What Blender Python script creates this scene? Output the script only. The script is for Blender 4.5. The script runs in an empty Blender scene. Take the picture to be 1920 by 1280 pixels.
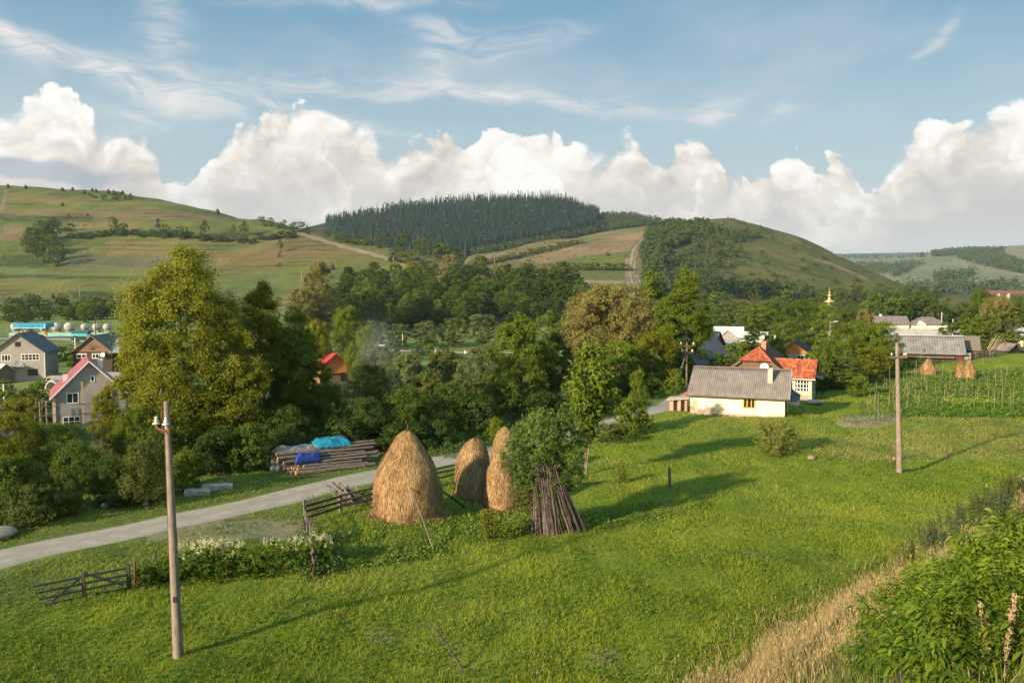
HAZE = 0.00005
import bpy, math, random
import numpy as np
from mathutils import Vector, Matrix
S = bpy.context.scene
COL = S.collection
PI = math.pi
F = 1600.0                      # focal length in photo pixels (1920 wide)
TILT = math.atan(110.0 / F)     # camera pitch below the horizon
CT, ST = math.cos(TILT), math.sin(TILT)

# ------------------------------------------------------------------ terrain
def ss(x, a, b):
    t = np.clip((x - a) / (b - a), 0, 1)
    return t * t * (3 - 2 * t)

_rs = np.random.RandomState(7)
_W = [(_rs.uniform(0, 2 * PI), _rs.uniform(0, 2 * PI)) for _ in range(10)]
def wob(x, y, wl, i, n=4):
    """smooth pseudo noise of about unit amplitude, wavelength wl"""
    s = 0
    for k in range(n):
        a, p = _W[(i + k) % 10]
        kk = 2 * PI / (wl * (0.7 + 0.23 * k))
        s = s + np.sin((x * math.cos(a * 3 + k) + y * math.sin(a * 3 + k)) * kk + p)
    return s / (n ** 0.5)

def tab(U, xs, ys):
    return np.interp(U, xs, ys)

LH = dict(U=[-900, 0, 100, 200, 300, 400, 450, 500, 560, 620, 700, 780, 850, 900, 960],
          Y=[345, 355, 357, 364, 378, 398, 411, 420, 433, 443, 458, 474, 488, 503, 535],
          DC=[1250, 1100, 1080, 1050, 1000, 950, 920, 890, 850, 810, 750, 690, 630, 590, 560],
          DF=[640, 600, 590, 580, 560, 530, 515, 500, 480, 450, 430, 415, 400, 390, 390])
CH = dict(U=[825, 880, 950, 1000, 1100, 1200, 1260, 1310, 1370, 1420, 1500, 1560, 1620, 1680, 1740, 1800],
          Y=[548, 483, 468, 458, 444, 429, 421, 417, 413, 426, 450, 475, 504, 532, 550, 560],
          DC=[700, 720, 780, 830, 900, 940, 950, 960, 970, 970, 960, 930, 880, 820, 760, 700],
          DF=[480, 480, 480, 480, 485, 500, 520, 540, 560, 570, 590, 600, 610, 620, 630, 640])
FH = dict(U=[300, 480, 560, 620, 700, 750, 850, 930, 1000, 1060, 1100, 1130, 1180, 1240, 1300, 1420],
          Y=[540, 440, 434, 420, 407, 399, 390, 384, 381, 388, 400, 408, 411, 420, 436, 540],
          DC=[1700] * 16, DF=[1100] * 16)
FM = dict(U=[1400, 1500, 1560, 1640, 1700, 1750, 1850], Y=[545, 484, 483, 483, 486, 492, 545],
          DC=[4300] * 7, DF=[1900] * 7)
FR = dict(U=[1560, 1600, 1650, 1700, 1750, 1800, 1850, 1920, 2100, 2600],
          Y=[548, 510, 494, 486, 477, 472, 466, 462, 458, 455], DC=[3200] * 10, DF=[1400] * 10)
FB = dict(U=[1200, 1450, 1560, 1650, 1760, 1900, 2300], Y=[540, 480, 477, 475, 474, 474, 470],
          DC=[6500] * 7, DF=[4500] * 7)
BASE = {'LH': -17, 'CH': -17, 'FH': 10, 'FM': -17, 'FR': -17, 'FB': -10}

def hill(H, key, U, d):
    yc, dc, df = tab(U, H['U'], H['Y']), tab(U, H['U'], H['DC']), tab(U, H['U'], H['DF'])
    zc = (530 - yc) / F * dc
    b = BASE[key]
    t = (d - df) / (dc - df)
    tt = np.clip(t, 0, 1)
    f = 0.72 * tt + 0.28 * tt * tt * (3 - 2 * tt)
    f = f - 0.06 * np.clip((t - 0.85) / 0.15, 0, 1) ** 2 + 0.0
    f = f / 0.94
    f = np.where(t > 1, np.maximum(1 - (t - 1) ** 1.3 * 1.6, -0.2), f)
    f = np.where(t <= 0, t * 0.6, f)
    z = b + (zc - b) * np.maximum(f, 0 * f) + np.minimum(t, 0) * 90
    z = np.where((t > 1) & (f < 0), b - 5, z)
    z = np.where(zc < b + 1, -70, z)
    z = np.where((U < H['U'][0] - 60) & (key != 'LH'), -400, z)
    z = np.where((U > H['U'][-1] + 60) & (key not in ('FR', 'FB')), -400, z)
    return z

HILLS = [('LH', LH), ('CH', CH), ('FH', FH), ('FM', FM), ('FR', FR), ('FB', FB)]

def bank_p(x, y):
    return (y - x) * 0.70711
ROAD = [(-75, -35), (-48, 2), (-34, 19), (-21.3, 35.3), (-16.6, 40.6), (-11.7, 46.0), (-7.8, 51.4), (-3.9, 55.6), (0.2, 59.6), (4.9, 65.0), (9.4, 71.2), (13.7, 78.0), (17.5, 85), (22, 95), (25, 110)]
_RX, _RY = np.array([p[0] for p in ROAD], float), np.array([p[1] for p in ROAD], float)
def road_r(x, y):
    """distance beyond the road's centre line (positive = far side)"""
    xr = np.interp(y, _RY, _RX)
    # slope of the line ~ 48 degrees
    return (xr - x) * 0.77

def near_z(x, y):
    x = np.asarray(x, float); y = np.asarray(y, float)
    U = 960 + F * x / np.maximum(y, 1.0)
    r = road_r(x, y)
    d = y
    drop = np.maximum(ss(r, 9, 36) * ss(y, -20, 30), ss(d, 128, 195))
    z = -11.55 - 5.45 * drop
    amp = ss(np.abs(r), 2.0, 6.0)
    z = z + 0.10 * wob(x, y, 9, 0) * amp + 0.03 * wob(x, y, 2.6, 3) * amp
    z = z + 0.55 * wob(x, y, 60, 5) * ss(d, 90, 200)
    # slight rise around the cottage and the right hand field
    z = z + 0.20 * np.exp(-(((x - 19) / 14) ** 2 + ((y - 74) / 8) ** 2))
    z = z + 0.9 * ss(x, 30, 75) * ss(y, 60, 110) * (1 - ss(d, 128, 190))
    # ravine slope that carries the dark wood
    win = ss(U, 540, 660) * (1 - ss(U, 1040, 1140))
    z = z + 15.5 * ss(d, 320, 430) * (1 - ss(d, 470, 620)) * win
    # embankment
    p = bank_p(x, y)
    q = np.clip((13.0 - np.where(p < -5.0, -5.0 - p, np.maximum(p, 0.0))) / 13.0, 0, 1)
    bk = 9.85 * (q ** 1.15) + 0.12 * wob(x, y, 5, 2) * ss(p, 0.5, 3)
    z = np.where(p < 13.0, np.maximum(z, -11.55 + bk), z)
    return z

def tz(x, y):
    x = np.asarray(x, float); y = np.asarray(y, float)
    z = near_z(x, y)
    d = np.maximum(y, 1.0)
    U = 960 + F * x / d
    for key, H in HILLS:
        h = hill(H, key, U, d)
        h = np.where(y > 300, h + 1.2 * wob(x, y, 110, 1) * ss(d, 400, 700) + (0.5 if key != 'FB' else 0) * wob(x, y, 35, 4) * ss(d, 500, 800), -900)
        z = np.maximum(z, h)
    return z

def zt(x, y):
    return float(tz(x, y))

def ray(px, py):
    cx, cy = (px - 960) / F, (640 - py) / F
    y = cy * ST + CT
    return cx / y, (cy * CT - ST) / y
def proj(x, y, z):
    dep = y * CT - z * ST
    return 960 + F * x / dep, 640 - F * (y * ST + z * CT) / dep
def at(px, py, d):
    a, b = ray(px, py)
    return Vector((a * d, d, b * d))
def G(px, py, dmin=14.0, dmax=6000.0):
    """where the sight line through a photo pixel meets the terrain"""
    a, b = ray(px, py)
    ds = dmin * (dmax / dmin) ** (np.linspace(0, 1, 2600))
    zz = tz(a * ds, ds)
    w = np.where(b * ds <= zz)[0]
    i = w[0] if len(w) else len(ds) - 1
    d = ds[i]
    return Vector((a * d, d, float(tz(a * d, d))))
def on(px, d, py=600):
    """ground point in column px at depth d"""
    for _ in range(4):
        a, b = ray(px, py)
        z = zt(a * d, d)
        py = proj(a * d, d, z)[1]
    return Vector((a * d, d, z))

# ------------------------------------------------------------------ objects
def tag(o, label=None, cat=None, group=None, kind=None):
    if label: o['label'] = label
    if cat: o['category'] = cat
    if group: o['group'] = group
    if kind: o['kind'] = kind
    return o
def thing(name, label, cat, loc, rz=0.0, group=None, rot=None, sc=None):
    o = bpy.data.objects.new(name, None)
    COL.objects.link(o)
    o.empty_display_size = 0.3
    o.location = loc
    o.rotation_euler = rot if rot else (0, 0, rz)
    if sc: o.scale = sc
    return tag(o, label, cat, group)

class MB:
    """collects polygons, then links them as ONE mesh object"""
    def __init__(s):
        s.v, s.f, s.m, s.M, s.mi = [], [], [], Matrix.Identity(4), 0
        s.smooth = False
    def add(s, vs, fs):
        n = len(s.v)
        s.v += [tuple(s.M @ Vector(p)) for p in vs]
        s.f += [tuple(i + n for i in q) for q in fs]
        s.m += [s.mi] * len(fs)
        return s
    def box(s, c, sz, rz=0, rx=0, ry=0):
        h = [q / 2 for q in sz]
        R = Matrix.Rotation(rz, 4, 'Z') @ Matrix.Rotation(ry, 4, 'Y') @ Matrix.Rotation(rx, 4, 'X')
        vs = [tuple(Vector(c) + R @ Vector((a * h[0], b * h[1], e * h[2]))) for a in (-1, 1) for b in (-1, 1) for e in (-1, 1)]
        return s.add(vs, [(0, 1, 3, 2), (4, 6, 7, 5), (0, 4, 5, 1), (2, 3, 7, 6), (0, 2, 6, 4), (1, 5, 7, 3)])
    def b2(s, a, b):
        return s.box([(i + j) / 2 for i, j in zip(a, b)], [abs(j - i) for i, j in zip(a, b)])
    def beam(s, p, q, w, h):
        p, q = Vector(p), Vector(q)
        d = q - p
        L = d.length
        d.normalize()
        up = Vector((0, 0, 1)) if abs(d.z) < 0.95 else Vector((0, 1, 0))
        x = d.cross(up).normalized(); z = x.cross(d)
        vs = []
        for e in (p, q):
            for a, b in ((-1, -1), (1, -1), (1, 1), (-1, 1)):
                vs.append(tuple(e + x * a * w / 2 + z * b * h / 2))
        return s.add(vs, [(0, 3, 2, 1), (4, 5, 6, 7), (0, 1, 5, 4), (1, 2, 6, 5), (2, 3, 7, 6), (3, 0, 4, 7)])
    def tube(s, pts, rs, n=8, cap=True):
        pts = [Vector(p) for p in pts]
        if not hasattr(rs, '__len__'): rs = [rs] * len(pts)
        vs, fs = [], []
        ref = None
        for i, p in enumerate(pts):
            a = pts[max(i - 1, 0)]; b = pts[min(i + 1, len(pts) - 1)]
            t = (b - a).normalized()
            if ref is None:
                ref = t.cross(Vector((0, 0, 1)))
                if ref.length < 0.1: ref = t.cross(Vector((0, 1, 0)))
                ref.normalize()
            x = (ref - t * ref.dot(t)).normalized(); ref = x
            y = t.cross(x)
            for k in range(n):
                c = 2 * PI * k / n
                vs.append(tuple(p + (x * math.cos(c) + y * math.sin(c)) * rs[i]))
        for i in range(len(pts) - 1):
            for k in range(n):
                fs.append((i * n + k, i * n + (k + 1) % n, (i + 1) * n + (k + 1) % n, (i + 1) * n + k))
        if cap:
            fs.append(tuple(range(n))[::-1]); fs.append(tuple((len(pts) - 1) * n + k for k in range(n)))
        return s.add(vs, fs)
    def lathe(s, prof, n=24, c=(0, 0, 0)):
        vs, fs = [], []
        for r, z in prof:
            for k in range(n):
                a = 2 * PI * k / n
                vs.append((c[0] + r * math.cos(a), c[1] + r * math.sin(a), c[2] + z))
        for i in range(len(prof) - 1):
            for k in range(n):
                fs.append((i * n + k, i * n + (k + 1) % n, (i + 1) * n + (k + 1) % n, (i + 1) * n + k))
        return s.add(vs, fs)
    def prism(s, poly, a, b, axis='Y'):
        """polygon (u,w) extruded from a to b along axis; u,w are the other two axes"""
        n = len(poly); vs = []
        for e in (a, b):
            for u, w in poly:
                vs.append((u, e, w) if axis == 'Y' else (e, u, w) if axis == 'X' else (u, w, e))
        fs = [tuple(range(n)), tuple(range(2 * n - 1, n - 1, -1))]
        fs += [(i, n + i, n + (i + 1) % n, (i + 1) % n) for i in range(n)]
        return s.add(vs, fs)
    def build(s, name, mat, parent=None, smooth=False, loc=None):
        me = bpy.data.meshes.new(name)
        me.from_pydata(s.v, [], s.f)
        mats = mat if isinstance(mat, (list, tuple)) else [mat]
        for m in mats: me.materials.append(m)
        if len(mats) > 1: me.polygons.foreach_set('material_index', s.m)
        if smooth: me.polygons.foreach_set('use_smooth', [True] * len(me.polygons))
        me.update()
        import bmesh
        bm = bmesh.new(); bm.from_mesh(me)
        bmesh.ops.recalc_face_normals(bm, faces=bm.faces)
        bm.to_mesh(me); bm.free()
        o = bpy.data.objects.new(name, me)
        COL.objects.link(o)
        if parent: o.parent = parent
        if loc is not None: o.location = loc
        return o

def np_mesh(name, V, Q, mat, parent=None, tint=None, col=None, smooth=False, link=True):
    """numpy verts (N,3) and faces (M,k) -> one mesh object"""
    V = np.ascontiguousarray(V, dtype=np.float32); Q = np.ascontiguousarray(Q, dtype=np.int32)
    me = bpy.data.meshes.new(name)
    me.vertices.add(len(V)); me.vertices.foreach_set('co', V.ravel())
    k = Q.shape[1]
    me.loops.add(Q.size); me.loops.foreach_set('vertex_index', Q.ravel())
    me.polygons.add(len(Q)); me.polygons.foreach_set('loop_start', np.arange(0, Q.size, k, dtype=np.int32))
    try: me.polygons.foreach_set('loop_total', np.full(len(Q), k, dtype=np.int32))
    except Exception: pass
    if smooth: me.polygons.foreach_set('use_smooth', np.ones(len(Q), dtype=bool))
    if tint is not None:
        a = me.attributes.new('tint', 'FLOAT', 'POINT'); a.data.foreach_set('value', np.ascontiguousarray(tint, dtype=np.float32))
    if col is not None:
        a = me.attributes.new('albedo', 'FLOAT_COLOR', 'POINT')
        c = np.ones((len(V), 4), dtype=np.float32); c[:, :3] = col
        a.data.foreach_set('color', c.ravel())
    for m in (mat if isinstance(mat, (list, tuple)) else [mat]): me.materials.append(m)
    me.update()
    if not link: return me
    o = bpy.data.objects.new(name, me); COL.objects.link(o)
    if parent: o.parent = parent
    return o
def put(name, me, parent=None, mat=None, loc=None, rot=None, sc=None):
    o = bpy.data.objects.new(name, me); COL.objects.link(o)
    if parent: o.parent = parent
    if mat:
        o.material_slots[0].link = 'OBJECT'; o.material_slots[0].material = mat
    if loc is not None: o.location = loc
    if rot is not None: o.rotation_euler = rot
    if sc is not None: o.scale = sc
    return o

# ------------------------------------------------------------------ materials
class NT:
    def __init__(s, name=None, tree=None):
        if tree is None:
            s.mat = bpy.data.materials.new(name); s.mat.use_nodes = True
            tree = s.mat.node_tree
            tree.nodes.clear()
        s.t = tree
    def n(s, typ, **kw):
        nd = s.t.nodes.new(typ)
        for k, v in kw.items():
            if k.startswith('i_'):
                key = k[2:]; key = int(key) if key.isdigit() else key.replace('_', ' ')
                s.set(nd.inputs[key], v)
            else: setattr(nd, k, v)
        return nd
    def set(s, inp, v):
        if isinstance(v, bpy.types.NodeSocket): s.t.links.new(v, inp)
        elif isinstance(v, bpy.types.Node): s.t.links.new(v.outputs[0], inp)
        else: inp.default_value = v
    def m(s, op, *a, clamp=False):
        nd = s.t.nodes.new('ShaderNodeMath'); nd.operation = op; nd.use_clamp = clamp
        for i, v in enumerate(a): s.set(nd.inputs[i], v)
        return nd.outputs[0]
    def mix(s, f, a, b, typ='MIX'):
        nd = s.t.nodes.new('ShaderNodeMix'); nd.data_type = 'RGBA'; nd.blend_type = typ
        s.set(nd.inputs[0], f)
        s.set(nd.inputs[6], a if not isinstance(a, tuple) else (*a, 1)[:4]); s.set(nd.inputs[7], b if not isinstance(b, tuple) else (*b, 1)[:4])
        return nd.outputs[2]
    def ramp(s, f, stops, interp='LINEAR'):
        nd = s.t.nodes.new('ShaderNodeValToRGB'); nd.color_ramp.interpolation = interp
        e = nd.color_ramp.elements
        while len(e) < len(stops): e.new(0.5)
        for i, (p, c) in enumerate(stops):
            e[i].position = p; e[i].color = (c, c, c, 1) if not hasattr(c, '__len__') else (*c, 1)[:4]
        s.set(nd.inputs[0], f)
        return nd.outputs[0]
    def noise(s, scale, detail=4, rough=0.55, vec=None, dist=0.0):
        nd = s.n('ShaderNodeTexNoise'); nd.inputs['Scale'].default_value = scale; nd.inputs['Detail'].default_value = detail
        nd.inputs['Roughness'].default_value = rough; nd.inputs['Distortion'].default_value = dist
        if vec is not None: s.set(nd.inputs['Vector'], vec)
        return nd.outputs[0]
    def mapping(s, vec, sc=(1, 1, 1), rot=(0, 0, 0), loc=(0, 0, 0)):
        nd = s.n('ShaderNodeMapping'); s.set(nd.inputs[0], vec)
        nd.inputs['Scale'].default_value = sc; nd.inputs['Rotation'].default_value = rot; nd.inputs['Location'].default_value = loc
        return nd.outputs[0]
    def obj(s): return s.n('ShaderNodeTexCoord').outputs['Object']
    def pos(s): return s.n('ShaderNodeNewGeometry').outputs['Position']
    def out(s, shader, vol=None, disp=None):
        o = s.n('ShaderNodeOutputMaterial')
        if shader is not None: s.set(o.inputs[0], shader)
        if vol is not None: s.set(o.inputs[1], vol)
        return s.mat
    def bsdf(s, col, rough=0.8, bump=None, bstr=0.3, bdist=0.02, metal=0, spec=0.3):
        b = s.n('ShaderNodeBsdfPrincipled')
        s.set(b.inputs['Base Color'], col if not isinstance(col, tuple) else (*col, 1)[:4])
        s.set(b.inputs['Roughness'], rough); b.inputs['Metallic'].default_value = metal
        b.inputs['Specular IOR Level'].default_value = spec
        if bump is not None:
            bn = s.n('ShaderNodeBump'); bn.inputs['Strength'].default_value = bstr; bn.inputs['Distance'].default_value = bdist
            s.set(bn.inputs['Height'], bump); s.set(b.inputs['Normal'], bn.outputs[0])
        return b.outputs[0]

def simple(name, c1, c2=None, scale=3.0, rough=0.85, bump=0.3, stretch=(1, 1, 1), metal=0, spec=0.2, detail=6, lo=0.35, hi=0.65, bdist=0.02):
    t = NT(name)
    c2 = c2 or tuple(q * 0.7 for q in c1)
    v = t.mapping(t.obj(), stretch)
    f = t.noise(scale, detail, 0.6, v)
    col = t.ramp(f, [(lo, c1), (hi, c2)])
    return t.out(t.bsdf(col, rough, f, bump, bdist, metal, spec))

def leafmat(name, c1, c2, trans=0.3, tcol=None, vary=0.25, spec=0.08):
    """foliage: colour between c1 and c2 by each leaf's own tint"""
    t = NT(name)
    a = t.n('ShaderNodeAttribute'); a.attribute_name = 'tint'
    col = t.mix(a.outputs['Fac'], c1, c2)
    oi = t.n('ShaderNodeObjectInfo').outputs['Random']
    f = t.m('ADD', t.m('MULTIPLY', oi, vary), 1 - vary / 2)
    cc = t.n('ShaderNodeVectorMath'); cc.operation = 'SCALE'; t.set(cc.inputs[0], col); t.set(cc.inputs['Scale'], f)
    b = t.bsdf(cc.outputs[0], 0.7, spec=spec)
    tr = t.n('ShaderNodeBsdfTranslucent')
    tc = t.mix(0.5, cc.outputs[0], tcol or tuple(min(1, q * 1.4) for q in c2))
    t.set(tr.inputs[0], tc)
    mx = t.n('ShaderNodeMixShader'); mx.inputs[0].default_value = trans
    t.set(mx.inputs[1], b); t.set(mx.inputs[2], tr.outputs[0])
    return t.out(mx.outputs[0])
# ------------------------------------------------------------------ camera, sun, sky
cam = bpy.data.cameras.new('camera'); co = bpy.data.objects.new('camera', cam); COL.objects.link(co)
cam.sensor_width = 36; cam.lens = 30; cam.clip_start = 0.1; cam.clip_end = 30000
co.location = (0, 0, 0); co.rotation_euler = (PI / 2 - TILT, 0, 0)
S.camera = co
S.view_settings.view_transform = 'Standard'; S.view_settings.look = 'None'
EXPO = 1.0
S.view_settings.exposure = EXPO
S.view_settings.gamma = 1

SUN_AZ = math.radians(228)      # compass direction the light comes FROM (0 = +Y, clockwise)
SUN_EL = math.radians(19)
sl = bpy.data.lights.new('sun', 'SUN'); so = bpy.data.objects.new('sun', sl); COL.objects.link(so)
sl.energy = 5.0; sl.angle = math.radians(1.8); sl.color = (1.0, 0.82, 0.58)
sd = Vector((math.sin(SUN_AZ) * math.cos(SUN_EL), math.cos(SUN_AZ) * math.cos(SUN_EL), math.sin(SUN_EL)))
so.rotation_euler = sd.to_track_quat('Z', 'Y').to_euler()
so.location = sd * 300

def build_world():
    w = bpy.data.worlds.new('World'); S.world = w; w.use_nodes = True
    w.node_tree.nodes.clear()
    t = NT(tree=w.node_tree)
    out = t.n('ShaderNodeOutputWorld')
    sky = t.n('ShaderNodeTexSky'); sky.sky_type = 'NISHITA'; sky.sun_disc = False
    sky.sun_elevation = SUN_EL; sky.sun_rotation = SUN_AZ
    sky.air_density = 1.3; sky.dust_density = 0.6; sky.ozone_density = 2.0; sky.altitude = 400
    STR = 0.085
    g = t.n('ShaderNodeTexCoord').outputs['Generated']
    sp = t.n('ShaderNodeSeparateXYZ'); t.set(sp.inputs[0], g)
    x, y, z = sp.outputs
    A = t.m('ARCTAN2', x, y)
    R = t.m('SQRT', t.m('ADD', t.m('MULTIPLY', x, x), t.m('MULTIPLY', y, y)))
    E = t.m('ARCTAN2', z, R)
    def comb(a, b, c=0.0):
        nd = t.n('ShaderNodeCombineXYZ'); t.set(nd.inputs[0], a); t.set(nd.inputs[1], b); t.set(nd.inputs[2], c); return nd.outputs[0]
    def aa(px, py):
        a, b = ray(px, py)
        return math.atan(a), math.atan2(b, math.hypot(1, a))
    # warp
    P = comb(A, E)
    wn = t.n('ShaderNodeTexNoise'); wn.noise_dimensions = '2D'; wn.inputs['Scale'].default_value = 9; wn.inputs['Detail'].default_value = 3; t.set(wn.inputs['Vector'], P)
    ws = t.n('ShaderNodeSeparateColor'); t.set(ws.inputs[0], wn.outputs['Color'])
    wx = t.m('MULTIPLY', t.m('SUBTRACT', ws.outputs[0], 0.5), 0.05)
    wy = t.m('MULTIPLY', t.m('SUBTRACT', ws.outputs[1], 0.5), 0.035)
    A1 = t.m('ADD', A, wx); E1 = t.m('ADD', E, wy)

    def outline(Ain, pts):
        """cloud top elevation as a function of azimuth"""
        nd = t.n('ShaderNodeFloatCurve')
        cv = nd.mapping.curves[0]
        lo, hi = -0.75, 0.75
        P_ = sorted((((math.atan(ray(px, 530)[0])) - lo) / (hi - lo), aa(px, py)[1] / 0.35) for px, py in pts)
        P_ = [(0.0, P_[0][1])] + P_ + [(1.0, P_[-1][1])]
        cv.points[0].location = P_[0]; cv.points[1].location = P_[-1]
        for q in P_[1:-1]: cv.points.new(*q)
        nd.mapping.update()
        t.set(nd.inputs['Value'], t.m('DIVIDE', t.m('SUBTRACT', Ain, lo), hi - lo))
        return t.m('MULTIPLY', nd.outputs[0], 0.35)
    def billow(dx, dy, sc, oz, det=2, smooth=False):
        v = t.n('ShaderNodeTexVoronoi'); v.voronoi_dimensions = '2D'; v.feature = 'SMOOTH_F1' if smooth else 'F1'
        if smooth: v.inputs['Smoothness'].default_value = 0.5
        v.inputs['Scale'].default_value = sc
        v.inputs['Detail'].default_value = det; v.inputs['Roughness'].default_value = 0.5; v.inputs['Lacunarity'].default_value = 2.3
        t.set(v.inputs['Vector'], comb(t.m('ADD', A1, dx + oz), t.m('MULTIPLY', t.m('ADD', E1, dy), 1.15)))
        return t.m('SUBTRACT', 0.5, v.outputs['Distance'])
    def n2(sc, det, rough, vec, dist=0.0):
        o = t.noise(sc, det, rough, vec, dist); o.node.noise_dimensions = '2D'; return o
    def sstep(v, a, b):
        nd = t.n('ShaderNodeMapRange'); nd.interpolation_type = 'SMOOTHSTEP'
        t.set(nd.inputs[0], v); t.set(nd.inputs[1], a); t.set(nd.inputs[2], b)
        return nd.outputs[0]

    front = [(-300, 260), (0, 172), (60, 160), (120, 152), (150, 168), (172, 215), (195, 235), (235, 222), (290, 240), (320, 300), (350, 330), (372, 300), (400, 282), (418, 262), (440, 232), (470, 215),
             (505, 196), (560, 186), (600, 182), (650, 188), (690, 202), (720, 232), (738, 285), (760, 262), (800, 245), (850, 240), (880, 246), (905, 234), (960, 236), (1000, 230), (1050, 246), (1085, 250),
             (1130, 262), (1155, 244), (1185, 242), (1205, 285), (1225, 292), (1250, 264), (1290, 248), (1320, 250), (1345, 285), (1368, 332), (1400, 332), (1440, 305), (1478, 286), (1500, 292), (1528, 330), (1548, 296), (1572, 288), (1592, 312), (1605, 345),
             (1632, 338), (1655, 300), (1672, 268), (1700, 222), (1730, 200), (1758, 198), (1782, 222), (1800, 220), (1850, 192), (1900, 172), (1960, 158), (2200, 240)]
    front = [(a_, b_ - 6) for a_, b_ in front]
    H = outline(A1, front)
    top = t.m('SUBTRACT', H, E1)                     # >0 inside
    b0 = billow(0, 0, 17, 0.3, 3)
    fine = n2(60, 4, 0.6, comb(t.m('ADD', A1, 0.7), E1))
    dens = t.m('ADD', t.m('ADD', top, t.m('MULTIPLY', b0, 0.036)), t.m('MULTIPLY', t.m('SUBTRACT', fine, 0.5), 0.020))
    soft = n2(11, 2, .5, comb(t.m('ADD', A1, 4.4), E1)); mask = sstep(dens, 0.001, t.m('ADD', 0.008, t.m('MULTIPLY', sstep(soft, .42, .75), .028)))
    b1 = billow(-0.010, 0.009, 17, 0.3, 2)
    rl = t.m('MULTIPLY', t.m('SUBTRACT', b0, b1), 1.1)
    rimtop = t.m('SUBTRACT', 1.0, sstep(top, -0.01, 0.10))
    low = sstep(E, 0.0, 0.19)
    big = n2(6.5, 5, 0.6, comb(t.m('ADD', A1, 5.3), t.m('MULTIPLY', E1, 1.5)))
    bri = t.m('ADD', t.m('ADD', 0.22, t.m('MULTIPLY', rimtop, 0.50)), t.m('MULTIPLY', rl, t.m('ADD', 0.10, t.m('MULTIPLY', rimtop, 0.90))))
    bri = t.m('ADD', bri, t.m('MULTIPLY', t.m('SUBTRACT', big, 0.52), 1.7))
    bri = t.m('ADD', bri, t.m('MULTIPLY', t.m('SUBTRACT', low, 0.35), 0.30), clamp=True)
    inner = [(-200, 250), (40, 215), (110, 190), (170, 262), (215, 330), (300, 345), (380, 330), (430, 300), (520, 262), (590, 240), (640, 275), (672, 300), (700, 330), (760, 345), (800, 285), (850, 268), (890, 292), (930, 268), (1010, 262), (1060, 300), (1110, 330), (1150, 280), (1190, 300), (1225, 345),
             (1262, 305), (1300, 300), (1350, 345), (1400, 352), (1450, 322), (1490, 318), (1530, 350), (1575, 320), (1630, 350), (1680, 300), (1740, 246), (1800, 252), (1860, 225), (1920, 205), (2200, 260)]
    T2 = t.m('ADD', t.m('SUBTRACT', outline(A1, inner), E1), t.m('MULTIPLY', b1, 0.075))
    rim2 = t.m('MULTIPLY', sstep(T2, 0.010, 0.022), t.m('SUBTRACT', 1.0, sstep(T2, 0.022, 0.085)))
    bri = t.m('ADD', bri, t.m('MULTIPLY', rim2, t.m('ADD', 0.16, t.m('MULTIPLY', t.m('SUBTRACT', big, 0.45), 1.6))), clamp=True)
    ccol = t.ramp(bri, [(0.0, (0.57, 0.54, 0.52)), (0.25, (0.70, 0.645, 0.59)), (0.5, (0.84, 0.775, 0.69)), (0.75, (0.97, 0.915, 0.84)), (1.0, (1.05, 1.02, 0.98))])
    # grey flat bases: three long lens shaped banks
    def gauss(px, py, sx, sy, rot=0.0, warp=True):
        a0, e0 = aa(px, py)
        dx = t.m('SUBTRACT', A1 if warp else A, a0); dy = t.m('SUBTRACT', E1 if warp else E, e0)
        c, s_ = math.cos(rot), math.sin(rot)
        u = t.m('DIVIDE', t.m('ADD', t.m('MULTIPLY', dx, c), t.m('MULTIPLY', dy, s_)), sx / F)
        v = t.m('DIVIDE', t.m('SUBTRACT', t.m('MULTIPLY', dy, c), t.m('MULTIPLY', dx, s_)), sy / F)
        return t.m('EXPONENT', t.m('MULTIPLY', t.m('ADD', t.m('MULTIPLY', u, u), t.m('MULTIPLY', v, v)), -1.0))
    greys = None
    for q in ((490, 368, 130, 26, 0), (1240, 385, 110, 22, 0), (1790, 362, 130, 24, 0.03), ):
        gg = gauss(*q); greys = gg if greys is None else t.m('ADD', greys, gg)
    ccol = t.mix(t.m('MULTIPLY', greys, 0.55, clamp=True), ccol, (0.53, 0.52, 0.53))
    # blue grey shelf at the left edge
    shelf = t.m('MULTIPLY', sstep(t.m('ADD', gauss(60, 318, 190, 22, -0.04), t.m('MULTIPLY', t.m('SUBTRACT', fine, 0.5), 0.5)), 0.35, 0.8), 0.75)
    # background sky
    skyc = t.n('ShaderNodeVectorMath'); skyc.operation = 'SCALE'; t.set(skyc.inputs[0], sky.outputs[0]); skyc.inputs['Scale'].default_value = STR
    el = sstep(E, -0.02, 0.38)
    tintc = t.ramp(el, [(0.0, (0.60, 0.62, 0.62)), (0.45, (0.44, 0.60, 0.68)), (1.0, (0.14, 0.36, 0.57))])
    base = t.mix(0.82, skyc.outputs[0], tintc)
    # broad pale veil
    vn = n2(3.2, 5, 0.6, t.mapping(comb(t.m('ADD', A1, 2.2), E1), (1, 3.2, 1), (0, 0, 0.12)))
    veil = t.m('MULTIPLY', sstep(vn, 0.42, 0.75), t.m('SUBTRACT', 1.0, t.m('MULTIPLY', sstep(E, 0.1, 0.36), 0.55)))
    base = t.mix(t.m('MULTIPLY', veil, 0.48), base, (0.66, 0.68, 0.69))
    # cirrus streaks
    wisp = n2(16, 5, 0.62, t.mapping(comb(t.m('ADD', A1, 8.2), E1), (1, 4.0, 1), (0, 0, 0.25)), 0.6)
    wsp = sstep(wisp, 0.28, 0.72)
    st = None
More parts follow.
